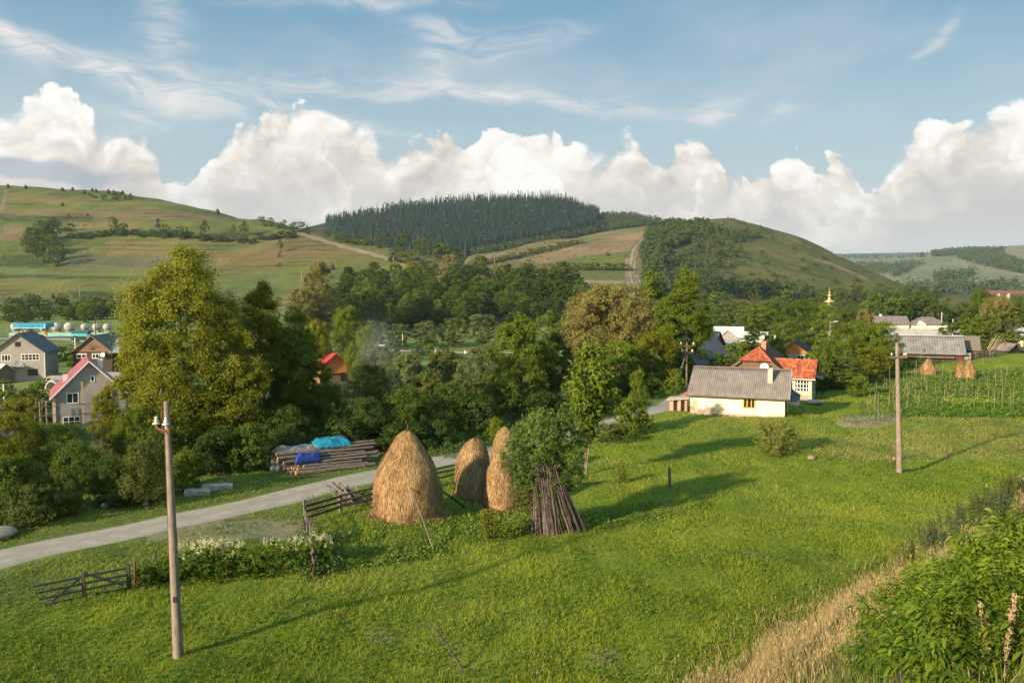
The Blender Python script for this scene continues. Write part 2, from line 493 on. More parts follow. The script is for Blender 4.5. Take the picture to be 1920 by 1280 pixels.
    for q in ((20, 70, 60, 20, -0.9), (120, 112, 130, 16, -0.33), (300, 165, 190, 20, -0.22), (330, 200, 95, 24, -0.30), (700, 165, 420, 17, -0.02), (1050, 190, 330, 15, -0.12), (830, 60, 85, 24, -0.1),
              (810, 115, 30, 34, 0.5), (980, 78, 110, 22, 0.15), (320, 50, 34, 60, 0.2), (700, 6, 200, 10, 0.05), (1750, 72, 40, 10, 0.8), (1350, 208, 48, 22, 0.3), (1475, 212, 22, 10, 0.1),
              (560, 210, 200, 16, -0.2), (240, 228, 60, 16, 0)):
        k = gauss(*q)
        st = k if st is None else t.m('ADD', st, k)
    cir = t.m('MULTIPLY', t.m('MULTIPLY', st, t.m('ADD', 0.15, t.m('MULTIPLY', wsp, 0.85))), 0.60, clamp=True)
    base = t.mix(cir, base, (0.87, 0.83, 0.80))
    col = t.mix(mask, base, ccol)
    col = t.mix(shelf, col, (0.36, 0.42, 0.50))
    # warm grey haze near the horizon
    hz = t.m('SUBTRACT', 1.0, sstep(E, 0.0, 0.12))
    col = t.mix(t.m('MULTIPLY', hz, 0.45), col, (0.66, 0.62, 0.60))
    # added fill light: sky overhead and behind the camera brightened and warmed
    fill_gain = t.m('ADD', t.m('ADD', 1.0, t.m('MULTIPLY', sstep(E, 0.42, 0.85), 1.1)), t.m('MULTIPLY', sstep(t.m('MULTIPLY', y, -1.0), 0.0, 0.7), 1.2))
    sc_ = t.n('ShaderNodeVectorMath'); sc_.operation = 'SCALE'; t.set(sc_.inputs[0], t.mix(t.m('SUBTRACT', fill_gain, 1.0, clamp=True), (1, 1, 1), (1.0, .90, .74))); t.set(sc_.inputs['Scale'], fill_gain); col = t.mix(1.0, col, sc_.outputs[0], 'MULTIPLY')
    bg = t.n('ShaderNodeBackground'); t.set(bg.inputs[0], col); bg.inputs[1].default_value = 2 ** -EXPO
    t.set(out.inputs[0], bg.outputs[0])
    w.cycles.sampling_method = 'MANUAL'; w.cycles.sample_map_resolution = 512
build_world()
# ------------------------------------------------------------------ terrain sheet
GRN = (.080, .130, .018); YGR = (.135, .155, .028); BRN = (.200, .145, .055); DGR = (.028, .062, .012); PNK = (.205, .140, .068); SOIL = (.33, .25, .17)
LGR = (.115, .150, .030)
def hsh(*a):
    s = np.zeros(np.broadcast(*a).shape)
    for i, q in enumerate(a): s = s + np.asarray(q) * (12.9898 + 65.233 * i)
    return np.modf(np.abs(np.sin(s) * 43758.5453))[0]
def inquad(X, Y, q):
    """point inside a convex polygon given clockwise in the picture sense"""
    m = np.ones(X.shape, bool)
    n = len(q)
    for i in range(n):
        (x0, y0), (x1, y1) = q[i], q[(i + 1) % n]
        m &= ((x1 - x0) * (Y - y0) - (y1 - y0) * (X - x0)) >= 0
    return m
def pdist(X, Y, pts):
    best = np.full(X.shape, 1e9); tt = np.zeros(X.shape)
    L = len(pts) - 1
    for i in range(L):
        (x0, y0), (x1, y1) = pts[i], pts[i + 1]
        dx, dy = x1 - x0, y1 - y0
        t = np.clip(((X - x0) * dx + (Y - y0) * dy) / (dx * dx + dy * dy), 0, 1)
        dd = np.hypot(X - x0 - t * dx, Y - y0 - t * dy)
        w = dd < best
        best = np.where(w, dd, best); tt = np.where(w, (i + t) / L, tt)
    return best, tt
FIELDS = [  # strips of the left hill: four corners (photo), colour
    ([(15, 362), (250, 372), (300, 392), (20, 378)], BRN), ([(100, 355), (270, 366), (300, 380), (120, 370)], GRN),
    ([(0, 379), (200, 381), (420, 400), (0, 394)], YGR), ([(0, 394), (290, 392), (470, 415), (0, 401)], PNK),
    ([(235, 378), (430, 402), (470, 418), (300, 392)], GRN), ([(260, 389), (400, 408), (400, 413), (255, 395)], PNK),
    ([(0, 403), (170, 406), (170, 415), (0, 416)], DGR), ([(130, 414), (262, 415), (262, 431), (130, 430)], BRN),
    ([(262, 410), (470, 418), (520, 432), (266, 430)], YGR), ([(0, 421), (50, 425), (45, 452), (0, 452)], PNK),
    ([(0, 455), (40, 456), (45, 475), (0, 477)], LGR), ([(120, 446), (330, 449), (560, 452), (125, 470)], YGR),
    ([(200, 452), (560, 446), (720, 480), (200, 478)], BRN), ([(330, 456), (500, 458), (500, 470), (330, 468)], LGR),
    ([(110, 478), (300, 479), (300, 500), (110, 500)], (.12, .12, .07)), ([(0, 477), (60, 478), (90, 500), (0, 500)], DGR),
    ([(100, 503), (300, 506), (300, 519), (105, 518)], LGR), ([(0, 500), (85, 504), (100, 516), (0, 513)], (.12, .17, .06)),
    ([(0, 514), (290, 520), (290, 525), (0, 521)], DGR), ([(0, 524), (270, 524), (270, 546), (0, 546)], YGR),
    ([(130, 546), (250, 548), (250, 560), (132, 558)], DGR), ([(400, 470), (620, 466), (740, 492), (400, 510)], BRN),
    ([(530, 492), (740, 488), (745, 505), (530, 515)], YGR), ([(530, 515), (700, 508), (700, 530), (530, 535)], LGR),
    ([(400, 520), (525, 515), (525, 545), (400, 548)], (.10, .14, .04)), ([(640, 430), (700, 448), (880, 492), (690, 466)], LGR),
]
CFIELDS = [
    ([(960, 488), (1110, 455), (1240, 425), (1180, 470), (1000, 500)], (.25, .185, .09)),
    ([(980, 500), (1110, 478), (1185, 470), (1172, 488), (1100, 494), (950, 515)], LGR),
    ([(1080, 492), (1175, 480), (1172, 497), (1075, 498)], YGR), ([(930, 505), (1000, 500), (1020, 520), (930, 525)], LGR),
    ([(1070, 507), (1175, 505), (1180, 522), (1075, 524)], LGR), ([(1080, 526), (1175, 527), (1160, 532), (1090, 530)], (.34, .25, .14)),
    ([(1100, 533), (1180, 533), (1180, 560), (1100, 560)], GRN), ([(890, 480), (1000, 468), (1000, 478), (890, 490)], (.22, .18, .10)),
]
TRACK_A = [(562, 437), (600, 449), (640, 461), (690, 474), (745, 490), (790, 512)]
TRACK_B = [(1262, 420), (1228, 430), (1205, 448), (1190, 466), (1184, 490), (1182, 515), (1192, 545), (1190, 562)]

def build_terrain():
    th = np.concatenate([np.arctan(np.linspace(-0.72, 0.72, 1000)), np.linspace(math.atan(0.72) + 0.02, 2 * PI - math.atan(0.72) - 0.02, 110)])
    r = np.concatenate([[0.02], np.geomspace(1.5, 18, 50), np.geomspace(18.3, 120, 280)[0:], np.geomspace(121, 380, 110), np.geomspace(382, 1900, 430), np.geomspace(1930, 9000, 90)])
    T, R = np.meshgrid(th, r)
    X = R * np.sin(T); Y = R * np.cos(T)
    Z = tz(X, Y)
    nr, nt = X.shape
    PX = 960 + F * X / np.maximum(Y * CT - Z * ST, 0.5)
    PY = 640 - F * (Y * ST + Z * CT) / np.maximum(Y * CT - Z * ST, 0.5)
    U = 960 + F * X / np.maximum(Y, 1)
    # which landform owns each vertex
    own = np.zeros(X.shape, int); best = near_z(X, Y) + 0.01
    for i, (k, H) in enumerate(HILLS):
        h = hill(H, k, U, np.maximum(Y, 1)); h = np.where(Y > 300, h + 1.2 * wob(X, Y, 110, 1) * ss(Y, 400, 700), -900)
        w = h > best; own[w] = i + 1; best = np.maximum(best, h)
    C = np.zeros(X.shape + (3,)); C[:] = (.085, .125, .028)
    def setc(m, c, a=1.0):
        a = np.asarray(a)
        if a.ndim: a = a[m][..., None]
        C[m] = C[m] * (1 - a) + np.array(c) * a
    # valley floor
    valley = (own == 0) & (R > 100)
    n1 = 0.5 + 0.5 * wob(X, Y, 45, 2); n2 = 0.5 + 0.5 * wob(X, Y, 14, 6)
    setc(valley, (.12, .165, .035)); setc(valley, (.18, .18, .06), np.clip(n1 * n2 * 0.9, 0, 1) * 0.6)
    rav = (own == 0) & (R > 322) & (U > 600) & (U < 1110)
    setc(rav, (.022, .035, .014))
    vil = (own == 0) & (U > 1150) & (R > 150); setc(vil, (.045, .07, .022))
    # left hill
    m = own == 1
    wy = PY + 2.2 * wob(X, Y, 160, 3) + 0.012 * (PX - 300) + 2.5 * np.sin(PY / 13.0)
    bw = 7.5
    bi = np.floor(wy / bw); cut = np.floor((PX + 137 * hsh(bi, bi * 0)) / (150 + 120 * hsh(bi, bi * 0 + 3)))
    hh = hsh(bi, cut)
    pal = np.array([YGR, GRN, BRN, (.17, .155, .06), LGR, PNK, (.14, .15, .045), (.20, .165, .07)])
    C[m] = pal[(hh * 7.99).astype(int)][m] * 0.62 + np.array((.125, .12, .036)) * 0.38
    edge = (np.abs(wy / bw - np.round(wy / bw)) < 0.13) & (hsh(np.round(wy / bw), np.floor(PX / 90)) > 0.30)
    
    sx = PX + 5 * wob(X, Y, 60, 2); sy = PY + 1.0 * wob(X, Y, 45, 4)
    for q, c in FIELDS:
        setc(m & inquad(sx, sy, q), c, 0.78)
    setc(m & edge, (.045, .055, .018), np.clip(.38 + .5 * wob(X, Y, 90, 6), 0, .85))
    fur = 0.5 + 0.5 * np.sin(PY * 2.6 + 1.5 * wob(X, Y, 70, 1))
    C[m] *= (0.86 + 0.25 * fur[m] * n1[m])[..., None]
    dd, tt = pdist(PX, PY, TRACK_A); setc(m & (dd < 2.4 + 1.5 * n2), SOIL, 0.85)
    for pts in ([(12, 358), (8, 375), (2, 395)],):
        dd, tt = pdist(PX, PY, pts); setc(m & (dd < 3), (.2, .17, .12), 0.8)
    C[m] *= 0.72
    # conical hill and saddle
    m = own == 2
    setc(m, (.088, .105, .024)); setc(m, (.15, .125, .044), np.clip(0.5 + 0.6 * wob(X, Y, 60, 8), 0, 1) * 0.65)
    setc(m, (.05, .07, .025), np.clip(wob(X, Y, 33, 5) * 0.8 - 0.3, 0, 1))
    setc(m, (.045, .065, .025), np.clip(ss(-PX - 14 * wob(X, Y, 50, 3), -1340, -1255) * ss(PX + 5 * wob(X, Y, 20, 1), 1190, 1222) * 0.75, 0, 1))
    sad = m & (PX < 1215)
    setc(sad, (.19, .165, .075)); setc(sad, (.10, .12, .04), np.clip(wob(X, Y, 80, 2), 0, 1) * 0.5)
    for q, c in CFIELDS: setc(sad & inquad(PX, PY, q), c, 0.85)
    C[sad] *= (0.88 + 0.22 * fur[sad])[..., None]
    dd, tt = pdist(PX, PY, TRACK_B); w = 3.0 + 8 * ss(tt, 0.3, 0.7)
    rough = wob(X, Y, 22, 3) * 1.5
    setc(m & (dd < w + rough), (.36, .29, .20), 0.85)
    for off, ln in ((-6, 0.62), (3, 0.5), (9, 0.36)):
        dd, tt = pdist(PX, PY, [(a + off * min(1, i / 3), b) for i, (a, b) in enumerate(TRACK_B)])
        setc(m & (dd < 1.5), (.09, .085, .04), 0.75)
    dd, tt = pdist(PX, PY, [(1530, 487), (1560, 495), (1600, 512), (1625, 522)]); setc(m & (dd < 2.5), (.28, .20, .13), 0.7)
    spk = np.clip(wob(X, Y, 9, 2) * wob(X, Y, 14, 6) - .25, 0, 1); setc(m, (.035, .05, .018), spk * .9)
    C[m] *= np.array((.84, .76, .80))
    # wooded hill
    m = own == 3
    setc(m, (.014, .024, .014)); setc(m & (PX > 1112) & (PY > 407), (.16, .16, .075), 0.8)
    # far valley side
    m = own >= 4
    setc(m, (.20, .19, .09)); nb = np.floor((PY + 0.4 * wob(X, Y, 300, 2) * 4) / 6); hc = hsh(nb, np.floor(PX / 45 + nb * 3.3))
    pal = np.array([(.20, .19, .09), (.15, .18, .07), (.27, .21, .13), (.23, .20, .11), (.13, .17, .07)])
    C[m] = pal[(hc * 4.99).astype(int)][m] * 0.55 + np.array((.13, .14, .08)) * 0.3
    setc(own == 6, (.04, .07, .05))
    # ---- near ground
    p = bank_p(X, Y); rr = road_r(X, Y); nearm = (own == 0) & (R < 150)
    n3 = 0.5 + 0.5 * wob(X, Y, 7, 1); n4 = 0.5 + 0.5 * wob(X, Y, 2.3, 4)
    setc(nearm, (.118, .165, .013)); setc(nearm, (.190, .200, .022), n3 * n1 * 0.7)
    setc(nearm & (p < 12.5), (.115, .105, .045), 0.9)
    setc(nearm & (rr > 1.5) & (rr < 9), (.075, .100, .030), 0.8)
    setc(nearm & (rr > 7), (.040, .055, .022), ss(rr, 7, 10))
    setc(nearm & (rr < -1.4) & (rr > -6.5) & (X < -9.5), (.085, .100, .036), 0.75)
    # worn verge beside the track
    setc(nearm & (np.hypot((X + 13.5) / 4.5, (Y - 39.2) / 2.2) < 1 + 0.4 * (n4 - .5)), (.26, .21, .15), 0.62)
    # garden plots
    def plot(poly, c, a=1.0):
        m_ = nearm & inquad(PX + 3 * (n4 - .5), PY + 2 * (n4 - .5), poly); setc(m_, c, a)
    plot([(1565, 790), (1590, 779), (1680, 778), (1690, 790), (1640, 801), (1575, 800)], (.27, .20, .15))
    plot([(1375, 815), (1400, 805), (1545, 808), (1560, 800), (1500, 822), (1400, 824)], (.20, .16, .08), 0.7)
    plot([(1680, 781), (1900, 782), (1900, 786), (1690, 785)], (.25, .19, .12), 0.8)
    plot([(1560, 812), (1920, 790), (1920, 860), (1560, 862)], (.19, .16, .055), 0.45)
    plot([(1610, 700), (1920, 690), (1920, 780), (1610, 780)], (.055, .090, .022), 0.7)
    for a, b, w in ((1410, 1040, 10), (712, 1196, 14), (1440, 870, 12), (664, 1032, 10), (1130, 1230, 18), (1250, 940, 9)):
        v = G(a, b); k = np.hypot(X - v.x, (Y - v.y)); setc(nearm & (k < 0.35 + 0.3 * n4), (.22, .17, .10), 0.7)
    # mesh
    idx = np.arange(nr * nt).reshape(nr, nt)
    a = idx[:-1]; b = idx[1:]
    Q = np.stack([a, np.roll(a, -1, 1), np.roll(b, -1, 1), b], -1).reshape(-1, 4)
    V = np.stack([X, Y, Z], -1).reshape(-1, 3)
    t = NT('ground')
    at_ = t.n('ShaderNodeAttribute'); at_.attribute_name = 'albedo'
    P_ = t.pos()
    big = t.noise(0.022, 5, 0.6, P_); mid = t.noise(0.35, 5, 0.65, P_); fin = t.noise(4.0, 4, 0.7, P_)
    f = t.m('MULTIPLY', t.m('ADD', 0.50, t.m('MULTIPLY', big, 1.0)), t.m('ADD', 0.68, t.m('MULTIPLY', mid, 0.64)))
    f = t.m('MULTIPLY', f, t.m('ADD', 0.60, t.m('MULTIPLY', fin, 0.80)))
    sc = t.n('ShaderNodeVectorMath'); sc.operation = 'SCALE'; t.set(sc.inputs[0], at_.outputs['Color']); t.set(sc.inputs['Scale'], f)
    hue = t.mix(t.m('MULTIPLY', t.ramp(t.noise(0.09, 5, 0.7, P_), [(0.45, 0.0), (0.7, 1.0)]), 0.35), sc.outputs[0], (.19, .15, .06))
    mat = t.out(t.bsdf(hue, 0.95, t.m('ADD', mid, t.m('MULTIPLY', fin, 0.15)), 0.5, 0.5, spec=0.1))
    o = np_mesh('ground', V, Q, mat, col=C.reshape(-1, 3), smooth=True)
    tag(o, kind='structure')
build_terrain()

def strip(name, pts, w, mat, dz, step=0.8, cross=9, wv=0.25):
    P_ = []
    for i in range(len(pts) - 1):
        (x0, y0), (x1, y1) = pts[i], pts[i + 1]
        n = max(2, int(math.hypot(x1 - x0, y1 - y0) / step))
        P_ += [(x0 + (x1 - x0) * k / n, y0 + (y1 - y0) * k / n) for k in range(n)]
    P_.append(pts[-1]); P_ = np.array(P_, float)
    for _ in range(12): P_[1:-1] = (P_[:-2] + 2 * P_[1:-1] + P_[2:]) / 4
    tg = np.gradient(P_, axis=0); tg /= np.linalg.norm(tg, axis=1)[:, None]
    nn = np.stack([tg[:, 1], -tg[:, 0]], -1)
    s = np.linspace(-1, 1, cross)
    wl = w / 2 * (1 + wv * 0.5 * wob(P_[:, 0], P_[:, 1], 6, 1)); wr = w / 2 * (1 + wv * 0.5 * wob(P_[:, 0], P_[:, 1], 5, 4))
    W = np.where(s[None] < 0, wl[:, None], wr[:, None]) * s[None]
    X = P_[:, 0][:, None] + nn[:, 0][:, None] * W; Y = P_[:, 1][:, None] + nn[:, 1][:, None] * W
    Z = tz(X, Y) + dz + np.where(np.abs(s) > 0.99, -0.10, 0)[None]
    n, k = X.shape; idx = np.arange(n * k).reshape(n, k)
    Q = np.stack([idx[:-1, :-1], idx[:-1, 1:], idx[1:, 1:], idx[1:, :-1]], -1).reshape(-1, 4)
    tt = np.broadcast_to(np.abs(s)[None], X.shape).reshape(-1)
    o = np_mesh(name, np.stack([X, Y, Z], -1).reshape(-1, 3), Q, mat, tint=tt, smooth=True)
    return tag(o, kind='structure')
def road_mat():
    t = NT('gravel')
    at_ = t.n('ShaderNodeAttribute'); at_.attribute_name = 'tint'
    P_ = t.pos()
    nz = t.noise(1.2, 6, 0.7, P_); fz = t.noise(14, 3, 0.7, P_); lz = t.noise(0.3, 3, 0.5, P_)
    c = t.ramp(t.m('ADD', t.m('MULTIPLY', nz, 0.5), t.m('MULTIPLY', fz, 0.5)), [(0.32, (.15, .122, .100)), (0.5, (.29, .245, .210)), (0.68, (.44, .38, .33))])
    # wheel tracks are paler, the crown and the edges keep dust and short grass
    wh = t.ramp(at_.outputs['Fac'], [(0.0, 0.95), (0.15, 0.7), (0.32, 0.0), (0.66, 0.1), (0.95, 1.0)])
    k = t.m('MULTIPLY', wh, t.ramp(nz, [(0.35, 0.1), (0.65, 1.0)]))
    c = t.mix(t.m('MULTIPLY', k, 0.75), c, (.17, .16, .085))
    c = t.mix(t.m('MULTIPLY', lz, 0.4), c, (.46, .38, .30))
    return t.out(t.bsdf(c, 0.95, fz, 0.5, 0.03, spec=0.1))
M_ROAD = road_mat()
strip('gravel_road', ROAD, 2.9, M_ROAD, 0.05)
strip('valley_road', [(-330, 290), (-200, 262), (-132, 246), (-70, 226), (-21, 214), (8, 206), (40, 196), (75, 176)], 6.5, simple('valley_road', (.30, .27, .24), (.22, .20, .18), 0.4), 0.25, step=4)
# ------------------------------------------------------------------ foliage builders
def unit(v): return v / np.maximum(np.linalg.norm(v, axis=-1, keepdims=True), 1e-9)
ENV = {
    'round': lambda t: 0.5 * np.sqrt(np.clip(1 - ((t - 0.50) / 0.50) ** 2, 0.02, 1)),
    'oval': lambda t: 0.5 * np.clip(np.sin(PI * np.clip((t - 0.02) * 0.98, 0, 1) ** 0.85), 0.05, 1),
    'egg': lambda t: 0.5 * np.clip(1.12 * (1 - t) ** 0.62 * (0.25 + t) ** 0.25, 0.05, 1),
    'cone': lambda t: 0.5 * np.clip((1 - t) * 2.1, 0.03, 1) ** 0.65 * np.clip(.72 + t * 1.4, 0, 1),
    'dome': lambda t: 0.5 * np.sqrt(np.clip(1 - t ** 2.2, 0.02, 1)),
    'spire': lambda t: 0.5 * np.clip(0.95 * np.sin(PI * np.clip(0.18 + 0.8 * t, 0, 1)), 0.06, 1),
}
def leaf_quads(C, N, rs, size, asp=0.55, droop=0.0):
    """one folded leaf (two triangles sharing the midrib -> one quad) at each centre"""
    n = len(C)
    a = unit(rs.normal(size=(n, 3)))
    N = unit(N)
    X = unit(np.cross(N, a)); X[:, 2] -= droop; X = unit(X)
    Yv = unit(np.cross(N, X))
    s = (size * rs.uniform(0.65, 1.3, n))[:, None]
    b = C - X * s * 0.5; t = C + X * s * 0.5
    l = C + Yv * s * asp * 0.5 + N * s * 0.10; r = C - Yv * s * asp * 0.5 + N * s * 0.10
    V = np.stack([b, r, t, l], 1).reshape(-1, 3)
    Q = np.arange(n * 4).reshape(n, 4)
    return V, Q
def crown_lobes(seed, env='round', tb=0.18, nl=16, lr=0.22, aspect=1.0, irr=0.35):
    """lobe centres and radii in a unit tree: height 1, crown 1 across, aspect = height/width"""
    rs = np.random.RandomState(seed)
    e = ENV[env]; L = []
    for i in range(nl):
        t = (i + 0.5) / (nl * 0.75) if i < nl * 0.75 else rs.uniform(0.1, 0.85)
        t = np.clip(t + rs.uniform(-0.05, 0.05), 0.04, 0.97)
        R = float(e(np.array(t)))
        ang = i * 2.39996 + rs.uniform(-0.5, 0.5)
        rad = R * rs.uniform(0.35, 0.82) if R > 0.12 else R * 0.2
        rr = lr * (0.38 + 0.92 * R / 0.5) * rs.uniform(1 - irr, 1 + irr)
        rad = max(0, min(rad, R * 1.08 - rr * 0.65))
        z = tb + (1 - tb) * t
        z = min(z, 1 - rr * 0.8 / aspect)
        L.append((rad * math.cos(ang), rad * math.sin(ang), z, rr))
    return L
def crown(seed, n, size, aspect=1.0, env='round', tb=0.18, nl=16, lr=0.22, asp=0.6, core=0.12, clump=60, droop=0.1, irr=0.35, sprig=0.0):
    """leaves for a tree of height 1*aspect and width 1 (metres come from the object scale)"""
    rs = np.random.RandomState(seed + 1)
    L = np.array(crown_lobes(seed, env, tb, nl, lr, aspect, irr))
    c = L[:, :3] * np.array([1, 1, aspect]); rr = L[:, 3]
    w = rr ** 2; w /= w.sum()
    nc = max(4, n // clump)
    li = rs.choice(len(L), nc, p=w)
    d = unit(rs.normal(size=(nc, 3)) + np.array([0, 0, 0.25]))
    out = unit(c[li] - np.array([0, 0, aspect * 0.5])) * 0.55
    d = unit(d + out)
    rad = rr[li] * np.where(rs.rand(nc) < core, rs.uniform(0.2, 0.8, nc), rs.uniform(0.82, 1.08, nc))
    cc = c[li] + d * rad[:, None]
    cs = 0.30 * lr * rs.uniform(0.5, 1.3, nc) * (clump / 60) ** 0.33
    k = rs.randint(0, nc, n)
    off = rs.normal(size=(n, 3)) * cs[k][:, None] * np.array([0.62, 0.62, 0.42])
    P = cc[k] + off
    if sprig > 0:
        m = rs.rand(n) < 0.10
        P[m] += d[k][m] * rs.uniform(0, sprig, (m.sum(), 1))
    N = unit(d[k] + rs.normal(size=(n, 3)) * 0.65 + np.array([0, 0, 0.25]))
    V, Q = leaf_quads(P, N, rs, size, asp, droop)
    ct = rs.uniform(0, 1, nc)
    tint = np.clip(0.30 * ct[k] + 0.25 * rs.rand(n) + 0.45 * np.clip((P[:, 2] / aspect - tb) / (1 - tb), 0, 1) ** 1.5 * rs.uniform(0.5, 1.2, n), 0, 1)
    V[:, 2] = np.maximum(V[:, 2], 0.0)
    return V, Q, np.repeat(tint, 4), L
def limbs_mesh(L, aspect, r0=0.03, seed=0, forks=None, n=6, lean=0.0, top=0.8, nlimb=9, t0=0.0):
    rs = random.Random(seed)
    mb = MB()
    H = aspect
    ph = rs.uniform(0, 6)
    def ax(t): return (lean * t + 0.02 * math.sin(4 * t + ph), 0.02 * math.cos(3 * t + ph), t * H * top)
    mb.tube([ax(k / 7) if k else (0, 0, -0.03) for k in range(8)], [r0 * (1.35 if k == 0 else 1) * (1 - 0.80 * k / 7) for k in range(8)], n)
    for i, (x, y, z, rr) in enumerate(sorted(L, key=lambda q: -q[3])[:nlimb]):
        t = max(0.15, min(0.9, (z * 0.62) / top)) 
        a = Vector(ax(t)); b = Vector((x, y, z * H))
        mid = a.lerp(b, 0.5) + Vector((0, 0, -0.02 * H))
        r1 = r0 * (1 - 0.75 * t) * 0.6
        mb.tube([a, mid, b], [r1, r1 * 0.65, r1 * 0.2], 5, cap=False)
    return mb
BARK = simple('bark', (.10, .080, .060), (.05, .042, .034), 6, 0.95, 0.6, (1, 1, 0.2))
BARKP = simple('pale_bark', (.26, .20, .14), (.13, .10, .07), 6, 0.95, 0.6, (1, 1, 0.2))
# leaf colours: dark, mid, yellow green, pale willow, blossom tan ...
LM = {
    'mid': leafmat('leaf_mid', (.056, .096, .010), (.175, .215, .024)),
    'dark': leafmat('leaf_dark', (.038, .072, .010), (.118, .162, .022)),
    'deep': leafmat('leaf_deep', (.026, .052, .010), (.078, .116, .020), 0.3),
    'yellow': leafmat('leaf_yellow', (.065, .092, .008), (.240, .225, .018), 0.35),
    'linden': leafmat('leaf_linden', (.066, .096, .008), (.285, .275, .030), 0.35),
    'bright': leafmat('leaf_bright', (.065, .115, .010), (.215, .250, .022), 0.35),
    'tan': leafmat('leaf_tan', (.085, .098, .018), (.310, .250, .085), 0.25),
    'pale': leafmat('leaf_pale', (.080, .110, .030), (.190, .215, .070), 0.35),
    'olive': leafmat('leaf_olive', (.060, .082, .016), (.150, .160, .036), 0.3),
    'grey': leafmat('leaf_grey', (.055, .080, .040), (.110, .135, .070), 0.3),
    'conifer': leafmat('needle', (.012, .030, .014), (.035, .062, .028), 0.1),
    'conifer_brown': leafmat('needle_brown', (.035, .038, .018), (.085, .070, .040), 0.1),
}
PROTO = {}
def proto(key):
    """shared crown and limb meshes: shape letter + level of detail"""
    if key in PROTO: return PROTO[key]
    shape, lod, v = key
    n, size = {'XL': (60000, 0.020), 'L': (26000, 0.029), 'M': (9000, 0.046), 'S': (2600, 0.080), 'T': (900, 0.13)}[lod]
    sd = {'round': 11, 'oval': 23, 'egg': 37, 'dome': 51, 'spire': 67, 'bush': 83}[shape] + 100 * v
    a = {'round': 1.15, 'oval': 1.6, 'egg': 1.35, 'dome': 0.8, 'spire': 2.4, 'bush': 0.8}[shape]
    kw = dict(round=dict(env='round', tb=0.12, nl=20, lr=0.20), oval=dict(env='oval', tb=0.12, nl=22, lr=0.20), egg=dict(env='egg', tb=0.08, nl=24, lr=0.19),
              dome=dict(env='dome', tb=0.06, nl=16, lr=0.22), spire=dict(env='spire', tb=0.08, nl=22, lr=0.24), bush=dict(env='dome', tb=0.0, nl=14, lr=0.22, core=0.2))[shape]
    if lod in ('S', 'T'): kw['nl'] = max(9, kw['nl'] * 2 // 3)
    V, Q, tint, L = crown(sd, n, size, a, clump={'XL': 110, 'L': 80, 'M': 45, 'S': 24, 'T': 14}[lod], sprig=0.06, **kw)
    zt_ = np.percentile(V[:, 2], 99.9); V[:, 2] /= zt_ / a       # true height
    xr = np.percentile(np.abs(V[:, :2]), 99.0) * 2; V[:, :2] /= xr
    cr = np_mesh('crown', V, Q, LM['mid'], tint=tint, link=False)
    tr = limbs_mesh(L, a, 0.020 if shape != 'spire' else 0.03, sd)
    to = tr.build('trunk', BARK); tm = to.data; bpy.data.objects.remove(to)
    PROTO[key] = (cr, tm, a)
    return PROTO[key]
TRN = random.Random(5)
def lod_for(hpx): return 'XL' if hpx > 190 else 'L' if hpx > 95 else 'M' if hpx > 38 else 'S' if hpx > 18 else 'T'
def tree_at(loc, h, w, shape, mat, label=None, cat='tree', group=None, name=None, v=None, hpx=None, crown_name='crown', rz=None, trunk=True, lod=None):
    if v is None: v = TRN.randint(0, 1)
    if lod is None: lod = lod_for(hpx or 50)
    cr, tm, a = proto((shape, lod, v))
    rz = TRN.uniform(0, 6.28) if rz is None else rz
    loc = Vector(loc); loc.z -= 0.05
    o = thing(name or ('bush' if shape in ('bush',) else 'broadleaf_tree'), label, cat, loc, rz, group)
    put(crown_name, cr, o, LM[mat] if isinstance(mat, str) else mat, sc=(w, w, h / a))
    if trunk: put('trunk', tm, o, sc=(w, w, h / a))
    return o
def T_(px, top, d, wpx, shape, mat, label=None, group=None, base=None, **k):
    """tree by photo column, top row, depth and crown width in pixels"""
    g = on(px, d)
    b = ray(px, top)[1] * d
    h = b - g.z
    if base is not None: pass
    dep = d * CT - g.z * ST
    w = wpx / F * dep
    return tree_at(g, h, w, shape, mat, label, group=group, hpx=h / d * F, **k)

# ---- grass
def blades(n, X, Y, Z, h, w, rs, lean=0.35, segs=1):
    """n tapered blades as single triangles (or bent pairs)"""
    ang = rs.uniform(0, 2 * PI, n); fx, fy = np.cos(ang), np.sin(ang)
    la = rs.uniform(0, 2 * PI, n); ll = rs.uniform(0.05, lean, n) * h
    b = np.stack([X, Y, Z], -1)
    s = np.stack([fx * w / 2, fy * w / 2, np.zeros(n)], -1)
    tip = b + np.stack([np.cos(la) * ll, np.sin(la) * ll, h], -1)
    if segs == 1:
        V = np.stack([b - s, b + s, tip], 1).reshape(-1, 3)
        return V, np.arange(3 * n).reshape(n, 3)
    mid = b + np.stack([np.cos(la) * ll * 0.3, np.sin(la) * ll * 0.3, h * 0.55], -1)
    V = np.stack([b - s, b + s, mid + s * 0.8, mid - s * 0.8, tip], 1).reshape(-1, 3)
    i = np.arange(n)[:, None] * 5
    Q = np.concatenate([i + np.array([[0, 1, 2, 3]]), i + np.array([[3, 2, 4, 4]])])
    return V, Q
# ------------------------------------------------------------------ meadow grass, bank grass, weeds
GR = np.random.RandomState(3)
def sample_ground(n, d0, d1, u0=-0.66, u1=0.66, pw=1.6):
    q = GR.rand(n); e = 1 - pw
    d = (d0 ** e + q * (d1 ** e - d0 ** e)) ** (1 / e)
    u = GR.uniform(u0, u1, n)
    return u * d, d
X, Y = sample_ground(620000, 17, 118)
p = bank_p(X, Y); r = road_r(X, Y)
PXg, PYg = 960 + F * X / (Y * CT + 11.5 * ST), None
keep = (p > 12.2 + GR.normal(0, .5, len(p))) & ((r < -1.6) | ((r > 1.7) & (r < 10)))
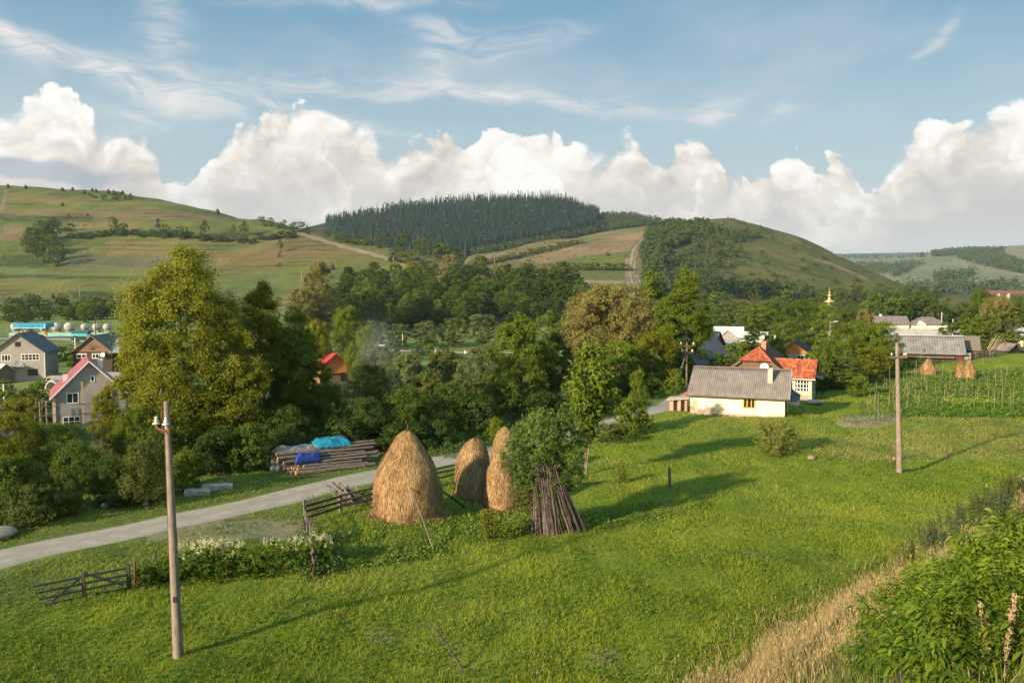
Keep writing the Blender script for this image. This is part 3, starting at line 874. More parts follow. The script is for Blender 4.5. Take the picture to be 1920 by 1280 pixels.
# thin growth beside the road and on worn ground
worn = np.hypot((X + 13.5) / 4.2, (Y - 39.2) / 2.0) < 1
keep &= ~(worn & (GR.rand(len(X)) < 0.8))
keep &= ~((np.abs(r) < 2.2) & (GR.rand(len(X)) < 0.7))
X, Y, r = X[keep], Y[keep], r[keep]; n = len(X)
# tufts: pull blades together
tx = np.round(X / 0.35) * 0.35; ty = np.round(Y / 0.35) * 0.35
jit = hsh(tx, ty); jit2 = hsh(ty + 3.1, tx)
cl = GR.rand(n) < 0.45
X = np.where(cl, X * 0.45 + (tx + (jit - .5) * .25) * 0.55, X); Y = np.where(cl, Y * 0.45 + (ty + (jit2 - .5) * .25) * 0.55, Y)
Z = tz(X, Y) - 0.01
patch = 0.5 + 0.5 * wob(X, Y, 5.5, 2); patch2 = 0.5 + 0.5 * wob(X, Y, 17, 5)
h = (0.045 + 0.060 * np.clip(patch * 0.7 + jit * 0.5, 0, 1.2)) * GR.uniform(0.55, 1.5, n) * (1 + Y / 130)
w = 0.014 * (1 + Y / 28) * GR.uniform(0.7, 1.4, n)
h = np.where(r > 1, h * 0.8, h)
V, Q = blades(n, X, Y, Z, h, w, GR, 0.9)
clump_ = 0.5 + 0.5 * wob(X, Y, 1.7, 8) * wob(X, Y, 2.9, 1)
tint = np.clip(0.28 * patch + 0.28 * patch2 + 0.15 * jit + 0.30 * clump_ + 0.28 * GR.rand(n) - 0.16, 0, 1)
dead = GR.rand(n) < 0.035 + 0.05 * (patch2 > 0.8) + 0.40 * ((X > 18) & (Y > 55) & (Y < 72) & (patch > .35))
tint = np.where(dead, 1.6, tint)
def grass_mat(name, c1, c2, c3, trans=0.4):
    t = NT(name)
    a = t.n('ShaderNodeAttribute'); a.attribute_name = 'tint'
    col = t.ramp(a.outputs['Fac'], [(0.0, c1), (0.70, c2), (0.95, c2), (1.0, c3)])
    b = t.bsdf(col, 0.7, spec=0.2)
    tr = t.n('ShaderNodeBsdfTranslucent'); t.set(tr.inputs[0], col)
    mx = t.n('ShaderNodeMixShader'); mx.inputs[0].default_value = trans; t.set(mx.inputs[1], b); t.set(mx.inputs[2], tr.outputs[0])
    return t.out(mx.outputs[0])
M_GRASS = grass_mat('meadow_grass', (.088, .135, .008), (.262, .298, .022), (.36, .29, .11))
tag(np_mesh('meadow_grass', V, Q, M_GRASS, tint=np.repeat(tint, 3)), 'short green meadow grass', kind='stuff')

# clover and weed leaves dotted through the meadow
X, Y = sample_ground(60000, 18, 75)
k = (bank_p(X, Y) > 12.8) & (road_r(X, Y) < -2.2)
k &= (0.5 + 0.5 * wob(X, Y, 4, 7) > 0.55 - 0.2 * GR.rand(len(X)))
X, Y = X[k], Y[k]; n = len(X)
C_ = np.stack([X, Y, tz(X, Y) + GR.uniform(0.03, 0.13, n)], -1)
V, Q = leaf_quads(C_, unit(GR.normal(size=(n, 3)) * 0.5 + np.array([0, 0, 1])), GR, 0.055 * (1 + Y / 40), 0.8)
tag(np_mesh('clover', V, Q, leafmat('clover', (.050, .105, .012), (.130, .190, .030), 0.3), tint=np.repeat(GR.rand(n), 4)), 'low clover leaves in the meadow', kind='stuff')
# pale creeping weed band right of the stacked poles, and by the hay
def weed_patch(name, polys, n, size, zr, c1, c2, label):
    xs, ys = [], []
    for q, k in polys:
        a = np.array([G(*pp)[:2] for pp in q])
        lo, hi = a.min(0), a.max(0)
        m = int(n * k); X_ = GR.uniform(lo[0], hi[0], m * 4); Y_ = GR.uniform(lo[1], hi[1], m * 4)
        Z_ = tz(X_, Y_); PX = 960 + F * X_ / (Y_ * CT - Z_ * ST); PY = 640 - F * (Y_ * ST + Z_ * CT) / (Y_ * CT - Z_ * ST)
        ok = inquad(PX + GR.normal(0, 5, len(PX)), PY + GR.normal(0, 3, len(PX)), q)
        xs.append(X_[ok][:m]); ys.append(Y_[ok][:m])
    X_, Y_ = np.concatenate(xs), np.concatenate(ys); n = len(X_)
    C_ = np.stack([X_, Y_, tz(X_, Y_) + GR.uniform(0, 1, n) ** 1.5 * zr * (0.6 + 0.4 * wob(X_, Y_, 1.5, 3))], -1)
    V, Q = leaf_quads(C_, unit(GR.normal(size=(n, 3)) * 0.6 + np.array([0, 0, .9])), GR, size, 0.85)
    return tag(np_mesh(name, V, Q, leafmat(name, c1, c2, 0.3), tint=np.repeat(GR.rand(n), 4)), label, kind='stuff')
weed_patch('creeping_weeds', [([(1060, 975), (1200, 945), (1330, 935), (1330, 965), (1180, 985), (1070, 1005)], .35), ([(640, 1040), (780, 1018), (850, 1008), (850, 1040), (700, 1062), (620, 1070)], .3),
                              ([(640, 985), (700, 960), (990, 960), (990, 1020), (800, 1030), (640, 1050)], .5)], 15000, 0.11, 0.16, (.070, .120, .012), (.205, .260, .045), 'pale creeping weeds in the cut meadow')
weed_patch('roadside_weeds', [([(800, 850), (870, 815), (930, 790), (1010, 780), (1010, 812), (930, 838), (840, 862)], .6), ([(560, 1010), (640, 1000), (640, 1075), (560, 1090)], .15)],
           16000, 0.13, 0.75, (.045, .080, .018), (.120, .160, .045), 'leafy weeds along the far edge of the gravel road')
# vegetables: potato rows and low crops of the garden
weed_patch('potato_rows', [([(1660, 760), (1915, 757), (1915, 783), (1690, 783)], 1.0)], 15000, 0.15, 0.55, (.050, .110, .015), (.140, .220, .030), 'potato plants in rows at the front of the garden')
weed_patch('garden_greens', [([(1640, 716), (1915, 690), (1915, 748), (1640, 756)], 1.0)], 26000, 0.20, 0.36, (.060, .110, .016), (.150, .215, .035), 'green vegetables growing behind the potato rows')
weed_patch('lettuce_rows', [([(1770, 750), (1860, 748), (1860, 758), (1770, 760)], 1.0)], 2500, 0.2, 0.3, (.16, .22, .02), (.26, .30, .04), 'yellow green lettuce strip in the garden')
weed_patch('cabbages', [([(1575, 788), (1600, 779), (1675, 778), (1660, 790), (1600, 796)], 1.0)], 420, 0.15, 0.22, (.10, .13, .07), (.20, .24, .15), 'grey green cabbages on the bare soil plot')

# embankment: tan dry grass, then grey green weeds
def bank_sample(n, p0, p1, s0, s1):
    p_ = GR.uniform(p0, p1, n); s_ = GR.uniform(s0, s1, n)      # s along the bank
    return (s_ - p_) * 0.70711, (s_ + p_) * 0.70711
X, Y = bank_sample(230000, 6.0, 14.8, 12, 60)
pp = bank_p(X, Y); s_ = (X + Y) * 0.70711
dn = np.exp(-((pp - 10.2) / 2.1) ** 2) * (0.6 + 0.4 * wob(X, Y, 3, 2)) * (1.2 - 1.15 * ss(s_, 26, 46))
k = GR.rand(len(X)) < dn
X, Y, pp, s_ = X[k], Y[k], pp[k], s_[k]; n = len(X)
h = GR.uniform(0.28, 0.80, n) * np.clip(1.25 - np.abs(pp - 10.5) * 0.16, 0.35, 1) * (0.8 + 0.3 * wob(X, Y, 1.6, 4))
V, Q = blades(n, X, Y, tz(X, Y), h, 0.013 * (1 + Y / 60), GR, 0.5, 2)
t_ = np.clip(0.5 + 0.35 * wob(X, Y, 2.5, 1) + 0.35 * (GR.rand(n) - .5) - 0.5 * ss(s_, 34, 50), 0, 1)
tag(np_mesh('dry_grass', V, Q, grass_mat('dry_grass', (.150, .150, .045), (.42, .30, .14), (.36, .27, .13), 0.3), tint=np.repeat(t_, 5)), 'tall dry tan grass along the foot of the bank', kind='stuff')
# seed heads
m = GR.rand(n) < 0.16
C_ = np.stack([X[m], Y[m], tz(X[m], Y[m]) + h[m] * 0.98], -1)
V, Q = leaf_quads(C_, unit(GR.normal(size=(m.sum(), 3)) * np.array([1, 1, .2])), GR, 0.11, 0.25, 2.0)
tag(np_mesh('seed_heads', V, Q, grass_mat('seed_heads', (.34, .25, .13), (.48, .36, .20), (.4, .3, .17)), tint=np.repeat(GR.rand(m.sum()), 4)), 'ripe seed heads on the dry bank grass', kind='stuff')
# green tufts inside and around the dry strip
X, Y = bank_sample(100000, -7.0, 14.0, 3, 62)
pp = bank_p(X, Y); k = GR.rand(len(X)) < 0.35 + 0.5 * (pp < 8)
X, Y, pp = X[k], Y[k], pp[k]; n = len(X)
h = GR.uniform(0.12, 0.36, n)
V, Q = blades(n, X, Y, tz(X, Y), h, 0.020, GR, 0.6, 2)
tag(np_mesh('bank_grass', V, Q, grass_mat('bank_grass', (.055, .095, .014), (.17, .19, .035), (.30, .24, .11)), tint=np.repeat(np.clip(GR.rand(n) * 1.05, 0, 1), 5)), 'rough green grass on the bank', kind='stuff')
# ------------------------------------------------------------------ trees and bushes that can be told apart
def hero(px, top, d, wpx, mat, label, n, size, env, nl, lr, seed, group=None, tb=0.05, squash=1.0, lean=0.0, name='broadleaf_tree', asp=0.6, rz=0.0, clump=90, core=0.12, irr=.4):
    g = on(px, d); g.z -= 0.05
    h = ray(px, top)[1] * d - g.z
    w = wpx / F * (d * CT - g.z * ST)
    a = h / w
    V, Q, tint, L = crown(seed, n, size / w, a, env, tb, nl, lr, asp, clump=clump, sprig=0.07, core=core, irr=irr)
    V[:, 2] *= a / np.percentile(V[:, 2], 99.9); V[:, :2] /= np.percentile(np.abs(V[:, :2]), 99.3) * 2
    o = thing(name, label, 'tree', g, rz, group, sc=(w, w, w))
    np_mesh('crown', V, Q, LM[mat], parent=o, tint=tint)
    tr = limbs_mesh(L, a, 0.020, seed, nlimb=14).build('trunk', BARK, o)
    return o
# the big sunlit linden and the dark trees beside it
hero(352, 466, 57, 262, 'linden', 'huge yellow-green tree left of centre, taller than every other tree', 125000, 0.165, 'cone', 46, 0.15, 3, tb=0.02, irr=.45)
hero(497, 530, 61, 150, 'yellow', 'tall yellow-topped dark tree just right of the huge yellow-green tree', 60000, 0.18, 'oval', 26, 0.17, 8, tb=0.0)
hero(556, 588, 63, 116, 'mid', 'dark rounded tree partly hiding the small red-roofed orange house', 42000, 0.18, 'round', 22, 0.19, 12, tb=0.0)
hero(440, 600, 56, 130, 'linden', 'lower leafy tree filling the gap under the huge yellow-green tree', 36000, 0.17, 'round', 20, 0.2, 14, tb=0.0)
hero(265, 600, 59, 95, 'linden', 'low left shoulder tree of the huge yellow-green tree, beside the pink-roofed house', 26000, 0.17, 'egg', 18, 0.2, 17, tb=0.0)
# centre right group
hero(975, 588, 76, 125, 'mid', 'dark green tree standing left of the tan blossoming tree', 42000, 0.20, 'oval', 24, 0.18, 21, tb=0.08)
hero(1038, 622, 80, 85, 'dark', 'narrow dark tree squeezed between the tall dark green tree and the tan blossoming tree', 26000, 0.20, 'oval', 18, 0.2, 24, tb=0.05)
hero(1140, 533, 112, 165, 'tan', 'broad domed tree covered in tan blossom, centre right', 70000, 0.24, 'round', 34, 0.15, 28, tb=0.10)
hero(1217, 508, 122, 66, 'mid', 'slim green tree rising between the tan blossoming tree and the bright tall tree', 22000, 0.25, 'oval', 16, 0.2, 31, tb=0.1)
hero(1280, 502, 100, 108, 'bright', 'tall bright yellow-green poplar-like tree above the grey sheds', 46000, 0.22, 'spire', 28, 0.18, 35, tb=0.04)
hero(1225, 622, 92, 95, 'yellow', 'green tree at the foot of the tall bright tree, left of the sheds', 26000, 0.20, 'round', 18, 0.2, 39, tb=0.0)
hero(1165, 640, 88, 85, 'mid', 'mid green tree below the tan blossoming tree', 24000, 0.20, 'round', 18, 0.2, 42, tb=0.0)
hero(1262, 640, 97, 70, 'mid', 'green tree right behind the concrete power pole by the sheds', 20000, 0.2, 'round', 16, 0.2, 43, tb=0.0)
# young tree with two pale stems on the meadow's edge
def young_tree():
    g = G(1099, 890); d = g.y
    o = thing('young_tree', 'slender young tree with two bare pale stems at the meadow edge', 'tree', g)
    top = ray(1105, 655)[1] * d - g.z
    rs = np.random.RandomState(5)
    V, Q, tint, L = crown(61, 24000, 0.075, 1.75, 'oval', 0.05, 22, 0.17, asp=0.5, clump=40, sprig=0.25, core=0.3)
    V[:, 2] = V[:, 2] / 1.75 * (top - 1.9) + 1.9; V[:, :2] *= 2.75; V[:, 0] += 0.12
    np_mesh('crown', V, Q, LM['mid'], parent=o, tint=tint)
    for s in (-1, 1):
        mb = MB(); pts = [(0.02 * s, 0, -.1), (0.05 * s, 0, .7), (.10 + .13 * s, .05 * s, 2.0), (.12 + .20 * s, .1 * s, 3.4), (.12 + .40 * s, .1, 5.2)]
        mb.tube(pts, [.075, .06, .05, .035, .015], 7)
        for k in range(7):
            a = Vector(pts[2]).lerp(Vector(pts[4]), k / 7); b = a + Vector((random.Random(k + 9 * s).uniform(-.8, .8), random.Random(k * 3 + s).uniform(-.5, .5), .8))
            mb.tube([a, b], [.022, .006], 5)
        mb.build('stem', BARKP, o)
young_tree()
def BT(px, top, d, wpx, shape, mat, label=None, group=None, **k):
    return T_(px, top, d, wpx, shape, mat, label, group, **k)
# leafy belt between the road and the valley, left half
for q in [(20, 772, 47, 120, 'round', 'yellow', 'sunlit yellow-green tree at the left edge below the maroon roof'),
          (95, 792, 49, 120, 'round', 'mid', 'leafy tree in front of the scaffold of the pink-roofed house'),
          (150, 822, 47, 110, 'bush', 'dark', 'dark bush below the pink-roofed house'),
          (205, 722, 53, 66, 'oval', 'yellow', 'slender light green tree covering the right half of the pink-roofed house'),
          (262, 760, 52, 90, 'round', 'mid', 'green tree between the pink-roofed house and the concrete pole'),
          (30, 850, 41, 130, 'bush', 'dark', 'dark bush mass at the left frame edge above the verge'),
          (120, 880, 42, 90, 'bush', 'olive', 'low olive bush beside the pale boulders on the verge'),
          (215, 850, 44, 90, 'bush', 'deep', 'very dark bush behind the pale boulders'),
          (268, 822, 44, 105, 'bush', 'olive', 'willowy grey-green bush just left of the concrete pole'),
          (345, 838, 47, 80, 'bush', 'mid', 'leafy bush behind the concrete slabs'),
          (300, 800, 50, 100, 'round', 'dark', 'dark tree behind the leaning insulator bracket of the near pole'),
          (400, 800, 51, 110, 'bush', 'deep', 'deep green bush under the huge yellow-green tree'),
          (470, 790, 52, 100, 'bush', 'dark', 'dark bush left of the log pile'),
          (540, 760, 56, 110, 'bush', 'deep', 'dark bush directly behind the tarp'),
          (60, 905, 40, 90, 'bush', 'olive', 'small bush at the left edge near the sand heap'),
          (612, 716, 62, 105, 'bush', 'dark', 'tall dark bush behind the log ends'),
          (690, 678, 70, 95, 'round', 'olive', 'small tree with visible stem above the dark thicket'),
          (690, 742, 60, 120, 'bush', 'deep', 'dark thicket bush behind the largest haystack, left side'),
          (765, 722, 62, 120, 'bush', 'dark', 'dark thicket bush straight behind the largest haystack'),
          (835, 715, 65, 115, 'bush', 'dark', 'dark thicket bush above the second haystack'),
          (895, 735, 64, 100, 'bush', 'deep', 'dark thicket bush left of the twin-stemmed young tree'),
          (760, 790, 58, 100, 'bush', 'deep', 'low dark bush right of the largest haystack tip'),
          (820, 785, 60, 90, 'bush', 'deep', 'low dark bush over the road between haystacks'),
          (640, 780, 57, 90, 'bush', 'deep', 'low dark bush behind the stacked logs'),
          (950, 700, 72, 95, 'bush', 'dark', 'dark bush under the dark green tree'),
          (1010, 730, 70, 90, 'bush', 'deep', 'dark bush filling the road bend'),
          (1085, 720, 72, 90, 'bush', 'dark', 'dark bush behind the twin-stemmed young tree'),
          (1140, 720, 76, 80, 'bush', 'mid', 'mid green bush left of the road near the cottage'),
          (930, 780, 62, 45, 'bush', 'bright', 'small bright bush on the road side left of the pole stack'),
          (1182, 742, 65, 78, 'bush', 'mid', 'round bush on the meadow side of the road'),
          (1196, 690, 66, 40, 'oval', 'mid', 'narrow upright bush rising from the round roadside bush'),
          (1140, 790, 61, 60, 'bush', 'olive', 'low olive bush beside the road and the young tree'),
          (1266, 690, 82, 40, 'oval', 'bright', 'little light green tree in front of the grey sheds'),
          (1210, 700, 86, 80, 'bush', 'dark', 'dark bush on the far side of the road by the sheds'),
          (1170, 700, 84, 70, 'bush', 'deep', 'deep green bush beyond the road bend')]:
    BT(*q)
# lighter trees of the valley floor around the little red-roofed house
for q in [(650, 572, 175, 66, 'round', 'mid', 'rounded green tree above the red-roofed orange house'),
          (598, 600, 150, 60, 'round', 'yellow', 'yellow-topped tree left of the red-roofed orange house'),
          (682, 612, 140, 62, 'bush', 'bright', 'light green bushy tree right of the red-roofed orange house'),
          (705, 640, 128, 90, 'bush', 'pale', 'pale willow bush in the drifting smoke'),
          (760, 655, 120, 80, 'bush', 'pale', 'pale bush right of the drifting smoke'),
          (830, 652, 125, 80, 'bush', 'olive', 'olive bush below the white valley posts'),
          (885, 668, 110, 80, 'bush', 'pale', 'pale bush in the middle of the valley floor'),
          (800, 690, 95, 85, 'bush', 'olive', 'olive bush above the dark thicket'),
          (870, 705, 88, 80, 'bush', 'olive', 'grey olive bush right above the dark thicket'),
          (735, 690, 92, 60, 'bush', 'grey', 'greyish bush beside the small stemmed tree'),
          (915, 640, 150, 60, 'bush', 'pale', 'pale bush just under the valley road'),
          (925, 690, 90, 60, 'bush', 'olive', 'brownish bush left of the dark green tree'),
          (1075, 640, 120, 60, 'bush', 'olive', 'olive bush at the foot of the tan blossoming tree'),
          (700, 600, 224, 62, 'round', 'pale', 'roadside fruit tree nearest the smoke'),
          (748, 606, 226, 50, 'round', 'olive', 'roadside fruit tree beside the white valley pole'),
          (800, 601, 228, 62, 'round', 'pale', 'roadside fruit tree, first right of the white valley pole'),
          (850, 596, 228, 60, 'round', 'olive', 'roadside fruit tree with a visible pale trunk over the road posts'),
          (904, 588, 226, 66, 'round', 'pale', 'tallest roadside fruit tree over the white posts'),
          (948, 604, 222, 50, 'round', 'olive', 'roadside fruit tree beside the dark green tree'),
          (1030, 580, 215, 55, 'oval', 'mid', 'green tree behind the narrow dark tree'),
          (1062, 600, 200, 50, 'round', 'olive', 'olive tree peeping out left of the tan blossoming tree')]:
    BT(*q)
# tan and pale lindens standing out of the ravine wood
for q in [(600, 488, 300, 76, 'egg', 'tan', 'tan topped tree standing highest at the left end of the ravine wood'),
          (566, 540, 290, 50, 'round', 'tan', 'tan tree at the lower left flank of the ravine wood'),
          (775, 489, 420, 34, 'round', 'tan', 'small tan tree on the crest of the ravine wood'),
          (746, 521, 400, 30, 'oval', 'tan', 'tan egg-shaped tree inside the dark ravine wood'),
          (845, 476, 430, 42, 'round', 'tan', 'golden round tree at the top of the ravine wood'),
          (898, 514, 400, 44, 'round', 'tan', 'tan round tree in the right half of the ravine wood'),
          (855, 545, 380, 26, 'round', 'olive', 'brownish tree low in the dark ravine wood'),
          (943, 504, 410, 44, 'round', 'tan', 'tan tree left of the tallest ravine spires'),
          (966, 532, 385, 46, 'oval', 'tan', 'tall tan column tree in front of the ravine wood'),
          (992, 486, 420, 34, 'spire', 'olive', 'tall olive spire tree of the ravine wood'),
          (1018, 494, 430, 30, 'oval', 'tan', 'thin tan tree right of the olive spire tree'),
          (1056, 502, 410, 52, 'oval', 'olive', 'dark domed tree at the right end of the ravine wood'),
          (1085, 525, 395, 50, 'round', 'dark', 'last dark tree at the right end of the ravine wood'),
          (902, 478, 470, 34, 'round', 'olive', 'lone olive tree where the spur meets the saddle')]:
    BT(*q)
# trees of the village, right half
for q in [(1345, 588, 280, 70, 'round', 'mid', 'green tree above the white-roofed village houses'),
          (1330, 575, 260, 60, 'round', 'dark', 'dark tree at the left end of the village, beside the bright tall tree'),
          (1385, 640, 100, 66, 'round', 'mid', 'leafy tree rising behind the grey roof of the cottage, left part'),
          (1345, 660, 96, 40, 'round', 'dark', 'dark bushy tree right of the small grey sheds'),
          (1418, 572, 275, 84, 'round', 'mid', 'wide sunlit tree above the orange-roofed house'),
          (1362, 566, 300, 60, 'round', 'olive', 'olive tree behind the wide sunlit tree'),
          (1420, 618, 140, 80, 'bush', 'mid', 'low green tree just over the chimney of the orange-roofed house'),
          (1500, 560, 205, 92, 'round', 'dark', 'large dark green tree left of the golden church cupola'),
          (1475, 600, 150, 60, 'round', 'mid', 'green tree behind the wooden gable of the far yellow house'),
          (1455, 628, 112, 40, 'bush', 'dark', 'small dark tree beside the far yellow house'),
          (1550, 569, 200, 70, 'round', 'mid', 'mid green tree below the golden church cupola'),
          (1585, 572, 190, 52, 'round', 'olive', 'olive tree right of the golden church cupola'),
          (1662, 546, 330, 84, 'dome', 'dark', 'broad dark dome tree right of the golden church cupola'),
          (1620, 578, 160, 44, 'round', 'tan', 'tan topped tree in the middle of the village'),
          (1600, 600, 110, 90, 'round', 'mid', 'big garden tree behind the orange-roofed wing'),
          (1545, 632, 98, 72, 'round', 'mid', 'garden tree just right of the orange-roofed wing'),
          (1650, 602, 108, 80, 'round', 'mid', 'big leafy garden tree left of the far pole'),
          (1575, 668, 92, 84, 'round', 'olive', 'lower garden tree above the bare soil plot'),
          (1632, 650, 98, 66, 'round', 'yellow', 'yellowish fruit tree left of the bean poles'),
          (1608, 700, 86, 40, 'bush', 'mid', 'low leafy bush at the garden corner'),
          (1668, 672, 102, 50, 'round', 'olive', 'thin fruit tree touching the far pole'),
          (1702, 672, 112, 44, 'round', 'olive', 'small fruit tree right of the far pole'),
          (1728, 548, 340, 76, 'round', 'dark', 'dark village tree right of the broad dome tree'),
          (1705, 630, 150, 56, 'bush', 'mid', 'low tree below the grey village roofs'),
          (1725, 628, 145, 70, 'bush', 'dark', 'dark bushy tree in front of the hip-roofed village house'),
          (1775, 632, 140, 60, 'bush', 'dark', 'dark tree above the long barn roof'),
          (1832, 540, 190, 56, 'round', 'dark', 'dark round tree before the far viaduct'),
          (1868, 552, 170, 66, 'round', 'tan', 'tan round tree under the far viaduct'),
          (1800, 600, 150, 70, 'round', 'dark', 'dark green tree right of the village roofs'),
          (1850, 590, 140, 84, 'round', 'mid', 'mid green tree at the right, above the wooden sticks'),
          (1895, 570, 135, 84, 'round', 'olive', 'olive tree at the right edge'),
          (1835, 640, 135, 76, 'bush', 'olive', 'low olive tree at the end of the barn yard'),
          (1890, 625, 132, 80, 'bush', 'mid', 'low green tree at the right frame edge'),
          (1910, 552, 210, 40, 'round', 'dark', 'dark tree cut by the right frame edge'),
          (1760, 575, 345, 50, 'round', 'dark', 'dark tree behind the hip-roofed village house'),
          (1545, 640, 92, 46, 'bush', 'dark', 'dark bush beside the satellite gable'),
          (1530, 700, 90, 40, 'bush', 'deep', 'deep green bush right of the white veranda window')]:
    BT(*q)
# fill: village and valley trees nobody would single out, each its own object
def mass(poly, n, hm, wr, shapes, mats, label, group, cat='tree', seed=1, dmin=120, name=None, sep=0.0, gz=0.0, mat=None):
    rs = random.Random(seed); pts = []
    xs = [p[0] for p in poly]; ys = [p[1] for p in poly]
    tries = 0
    while len(pts) < n and tries < n * 60:
        tries += 1
        x, y = rs.uniform(min(xs), max(xs)), rs.uniform(min(ys), max(ys))
        if not inquad(np.array([x]), np.array([y]), poly)[0]: continue
        if any(abs(x - a) < sep and abs(y - b) < sep * 0.35 for a, b in pts): continue
        pts.append((x, y))
        g = G(x, y, dmin); h = rs.uniform(*hm); sh = rs.choice(shapes)
        w = h / {'round': 1.15, 'oval': 1.6, 'egg': 1.35, 'dome': 0.8, 'spire': 2.4, 'bush': 0.8}[sh] * rs.uniform(*wr)
        tree_at(g, h, w, sh, rs.choice(mats), label, cat, group, name, v=rs.randint(0, 1), hpx=h / g.y * F)
mass([(555, 590), (640, 545), (640, 620), (555, 625)], 9, (8, 12), (.9, 1.2), ['round', 'egg'], ['dark', 'deep', 'mid'], 'dark broadleaf tree of the dense ravine wood', 'dark trees packed in the ravine wood', seed=2, dmin=280, sep=14)
mass([(640, 548), (760, 522), (900, 520), (1050, 535), (1100, 545), (1095, 612), (800, 618), (640, 618)], 105, (8, 13), (.9, 1.25), ['round', 'egg', 'oval'], ['dark', 'deep', 'dark', 'deep', 'mid'], 'dark broadleaf tree of the dense ravine wood', 'dark trees packed in the ravine wood', seed=3, dmin=318, sep=17)
mass([(1315, 566), (1500, 562), (1500, 610), (1315, 612)], 22, (6, 10), (.9, 1.3), ['round', 'bush'], ['mid', 'dark', 'olive'], 'green village tree among the roofs below the domed hill', 'village trees below the domed hill', seed=4, dmin=180, sep=18)
mass([(1500, 572), (1900, 572), (1900, 612), (1500, 615)], 34, (6, 10), (.9, 1.3), ['round', 'bush', 'oval'], ['mid', 'dark', 'olive', 'dark'], 'green village tree on the right half of the valley', 'village trees on the right', seed=5, dmin=180, sep=20)
mass([(1320, 548), (1490, 548), (1490, 562), (1320, 566)], 40, (9, 13), (.8, 1.1), ['egg', 'oval'], ['deep', 'dark', 'conifer'], 'dark tree in the belt at the foot of the domed hill', 'dark belt at the foot of the domed hill', seed=6, dmin=330, sep=6)
mass([(1490, 556), (1760, 556), (1760, 572), (1490, 574)], 36, (7, 12), (.9, 1.2), ['round', 'egg'], ['dark', 'mid', 'deep'], 'dark tree in the hazy belt behind the church', 'trees behind the church', seed=7, dmin=300, sep=8)
mass([(0, 572), (230, 575), (230, 605), (0, 606)], 42, (5, 10), (.9, 1.3), ['round', 'bush'], ['dark', 'mid', 'deep'], 'dark bushy tree in the belt behind the filling station', 'belt of trees behind the filling station', seed=8, dmin=270, sep=9)
mass([(430, 560), (600, 570), (600, 640), (430, 640)], 16, (6, 10), (.9, 1.2), ['round', 'bush'], ['mid', 'dark', 'olive'], 'green tree of the valley floor behind the dark trees', 'valley trees left of the ravine wood', seed=9, dmin=180, sep=16)
mass([(640, 640), (930, 662), (930, 700), (640, 700)], 22, (1.8, 3.6), (.9, 1.5), ['bush'], ['pale', 'olive', 'grey', 'mid'], 'low scrub bush on the overgrown valley floor', 'scrub on the valley floor', 'bush', 10, 80, 'bush', sep=14)
mass([(1060, 600), (1200, 600), (1200, 660), (1060, 660)], 14, (5, 8), (.9, 1.2), ['round', 'bush'], ['mid', 'dark', 'olive'], 'green tree behind the tan blossoming tree', 'trees behind the tan blossoming tree', seed=11, dmin=130, sep=14)
mass([(20, 660), (130, 660), (90, 790), (20, 790)], 9, (1.5, 3.0), (.9, 1.4), ['bush'], ['yellow', 'mid', 'olive'], 'low garden bush in front of the grey gabled house', 'bushes in front of the grey gabled house', 'bush', 12, 80, 'bush', sep=18)
mass([(80, 650), (160, 650), (160, 690), (100, 690)], 6, (1.5, 3.2), (.9, 1.4), ['bush'], ['mid', 'dark'], 'small bush between the grey gabled house and the dark wooden house', 'bushes between the left houses', 'bush', 13, 100, 'bush', sep=12)
mass([(0, 700), (70, 712), (70, 800), (0, 800)], 7, (1.8, 3.5), (.9, 1.4), ['bush'], ['yellow', 'mid'], 'leafy bush near the maroon roof corner', 'bushes near the maroon roof', 'bush', 14, 60, 'bush', sep=16)
# ---- trees on the hills, placed by their foot
def TH(px, base, hpx, wpx, shape, mat, label=None, group=None, dmin=300, name=None, cat='tree'):
    g = G(px, base, dmin)
    k = g.y / F
    return tree_at(g, hpx * k, wpx * k, shape, mat, label, cat, group, name, hpx=max(hpx, 20))
CL = 'tree of the dark clump on the left hillside'
for q in [(60, 468, 42, 34, 'round', 'dark'), (78, 455, 42, 34, 'round', 'dark'), (100, 450, 42, 30, 'oval', 'dark'), (52, 475, 38, 30, 'round', 'mid'), (70, 482, 40, 34, 'round', 'dark'),
          (92, 480, 40, 34, 'round', 'mid'), (85, 495, 36, 30, 'round', 'dark'), (104, 500, 38, 36, 'round', 'mid'), (112, 490, 32, 26, 'round', 'dark'), (92, 468, 38, 30, 'round', 'deep')]:
    TH(*q, label=CL, group='dark clump on the left hillside')
for q in [(213, 443, 36, 24, 'oval', 'dark', 'tallest tree of the hedgerow, left part of the hill'), (230, 443, 24, 26, 'round', 'dark', 'round tree right beside the tallest hedgerow tree'),
          (308, 448, 28, 22, 'round', 'dark', 'hedgerow tree under the pair of small haystacks'), (340, 450, 26, 26, 'round', 'dark', 'wide hedgerow tree in mid hill'),
          (383, 447, 36, 20, 'oval', 'dark', 'tall hedgerow tree above the huge yellow-green tree'), (438, 443, 24, 12, 'oval', 'mid', 'thin hedgerow tree left of a pair'),
          (457, 445, 30, 20, 'oval', 'dark', 'thick hedgerow tree of the right-hand pair'), (526, 474, 26, 14, 'oval', 'mid', 'single small tree on the pale field below the hedgerow'),
          (128, 434, 16, 24, 'bush', 'dark', 'round bush right above the dark hillside clump'), (524, 482, 10, 8, 'bush', 'dark', 'tiny bush at the foot of the single small tree'),
          (523, 500, 8, 10, 'bush', 'dark', 'tiny bush on the field boundary below the single small tree'), (672, 515, 7, 22, 'bush', 'dark', 'flat dark bush on the lower field near the ravine wood'),
          (195, 376, 13, 12, 'round', 'dark', 'left one of three small trees on the hilltop'), (219, 377, 18, 20, 'round', 'dark', 'middle one of three small trees on the hilltop'), (245, 376, 14, 9, 'oval', 'dark', 'right one of three small trees on the hilltop')]:
    TH(*q)
hr = random.Random(31)
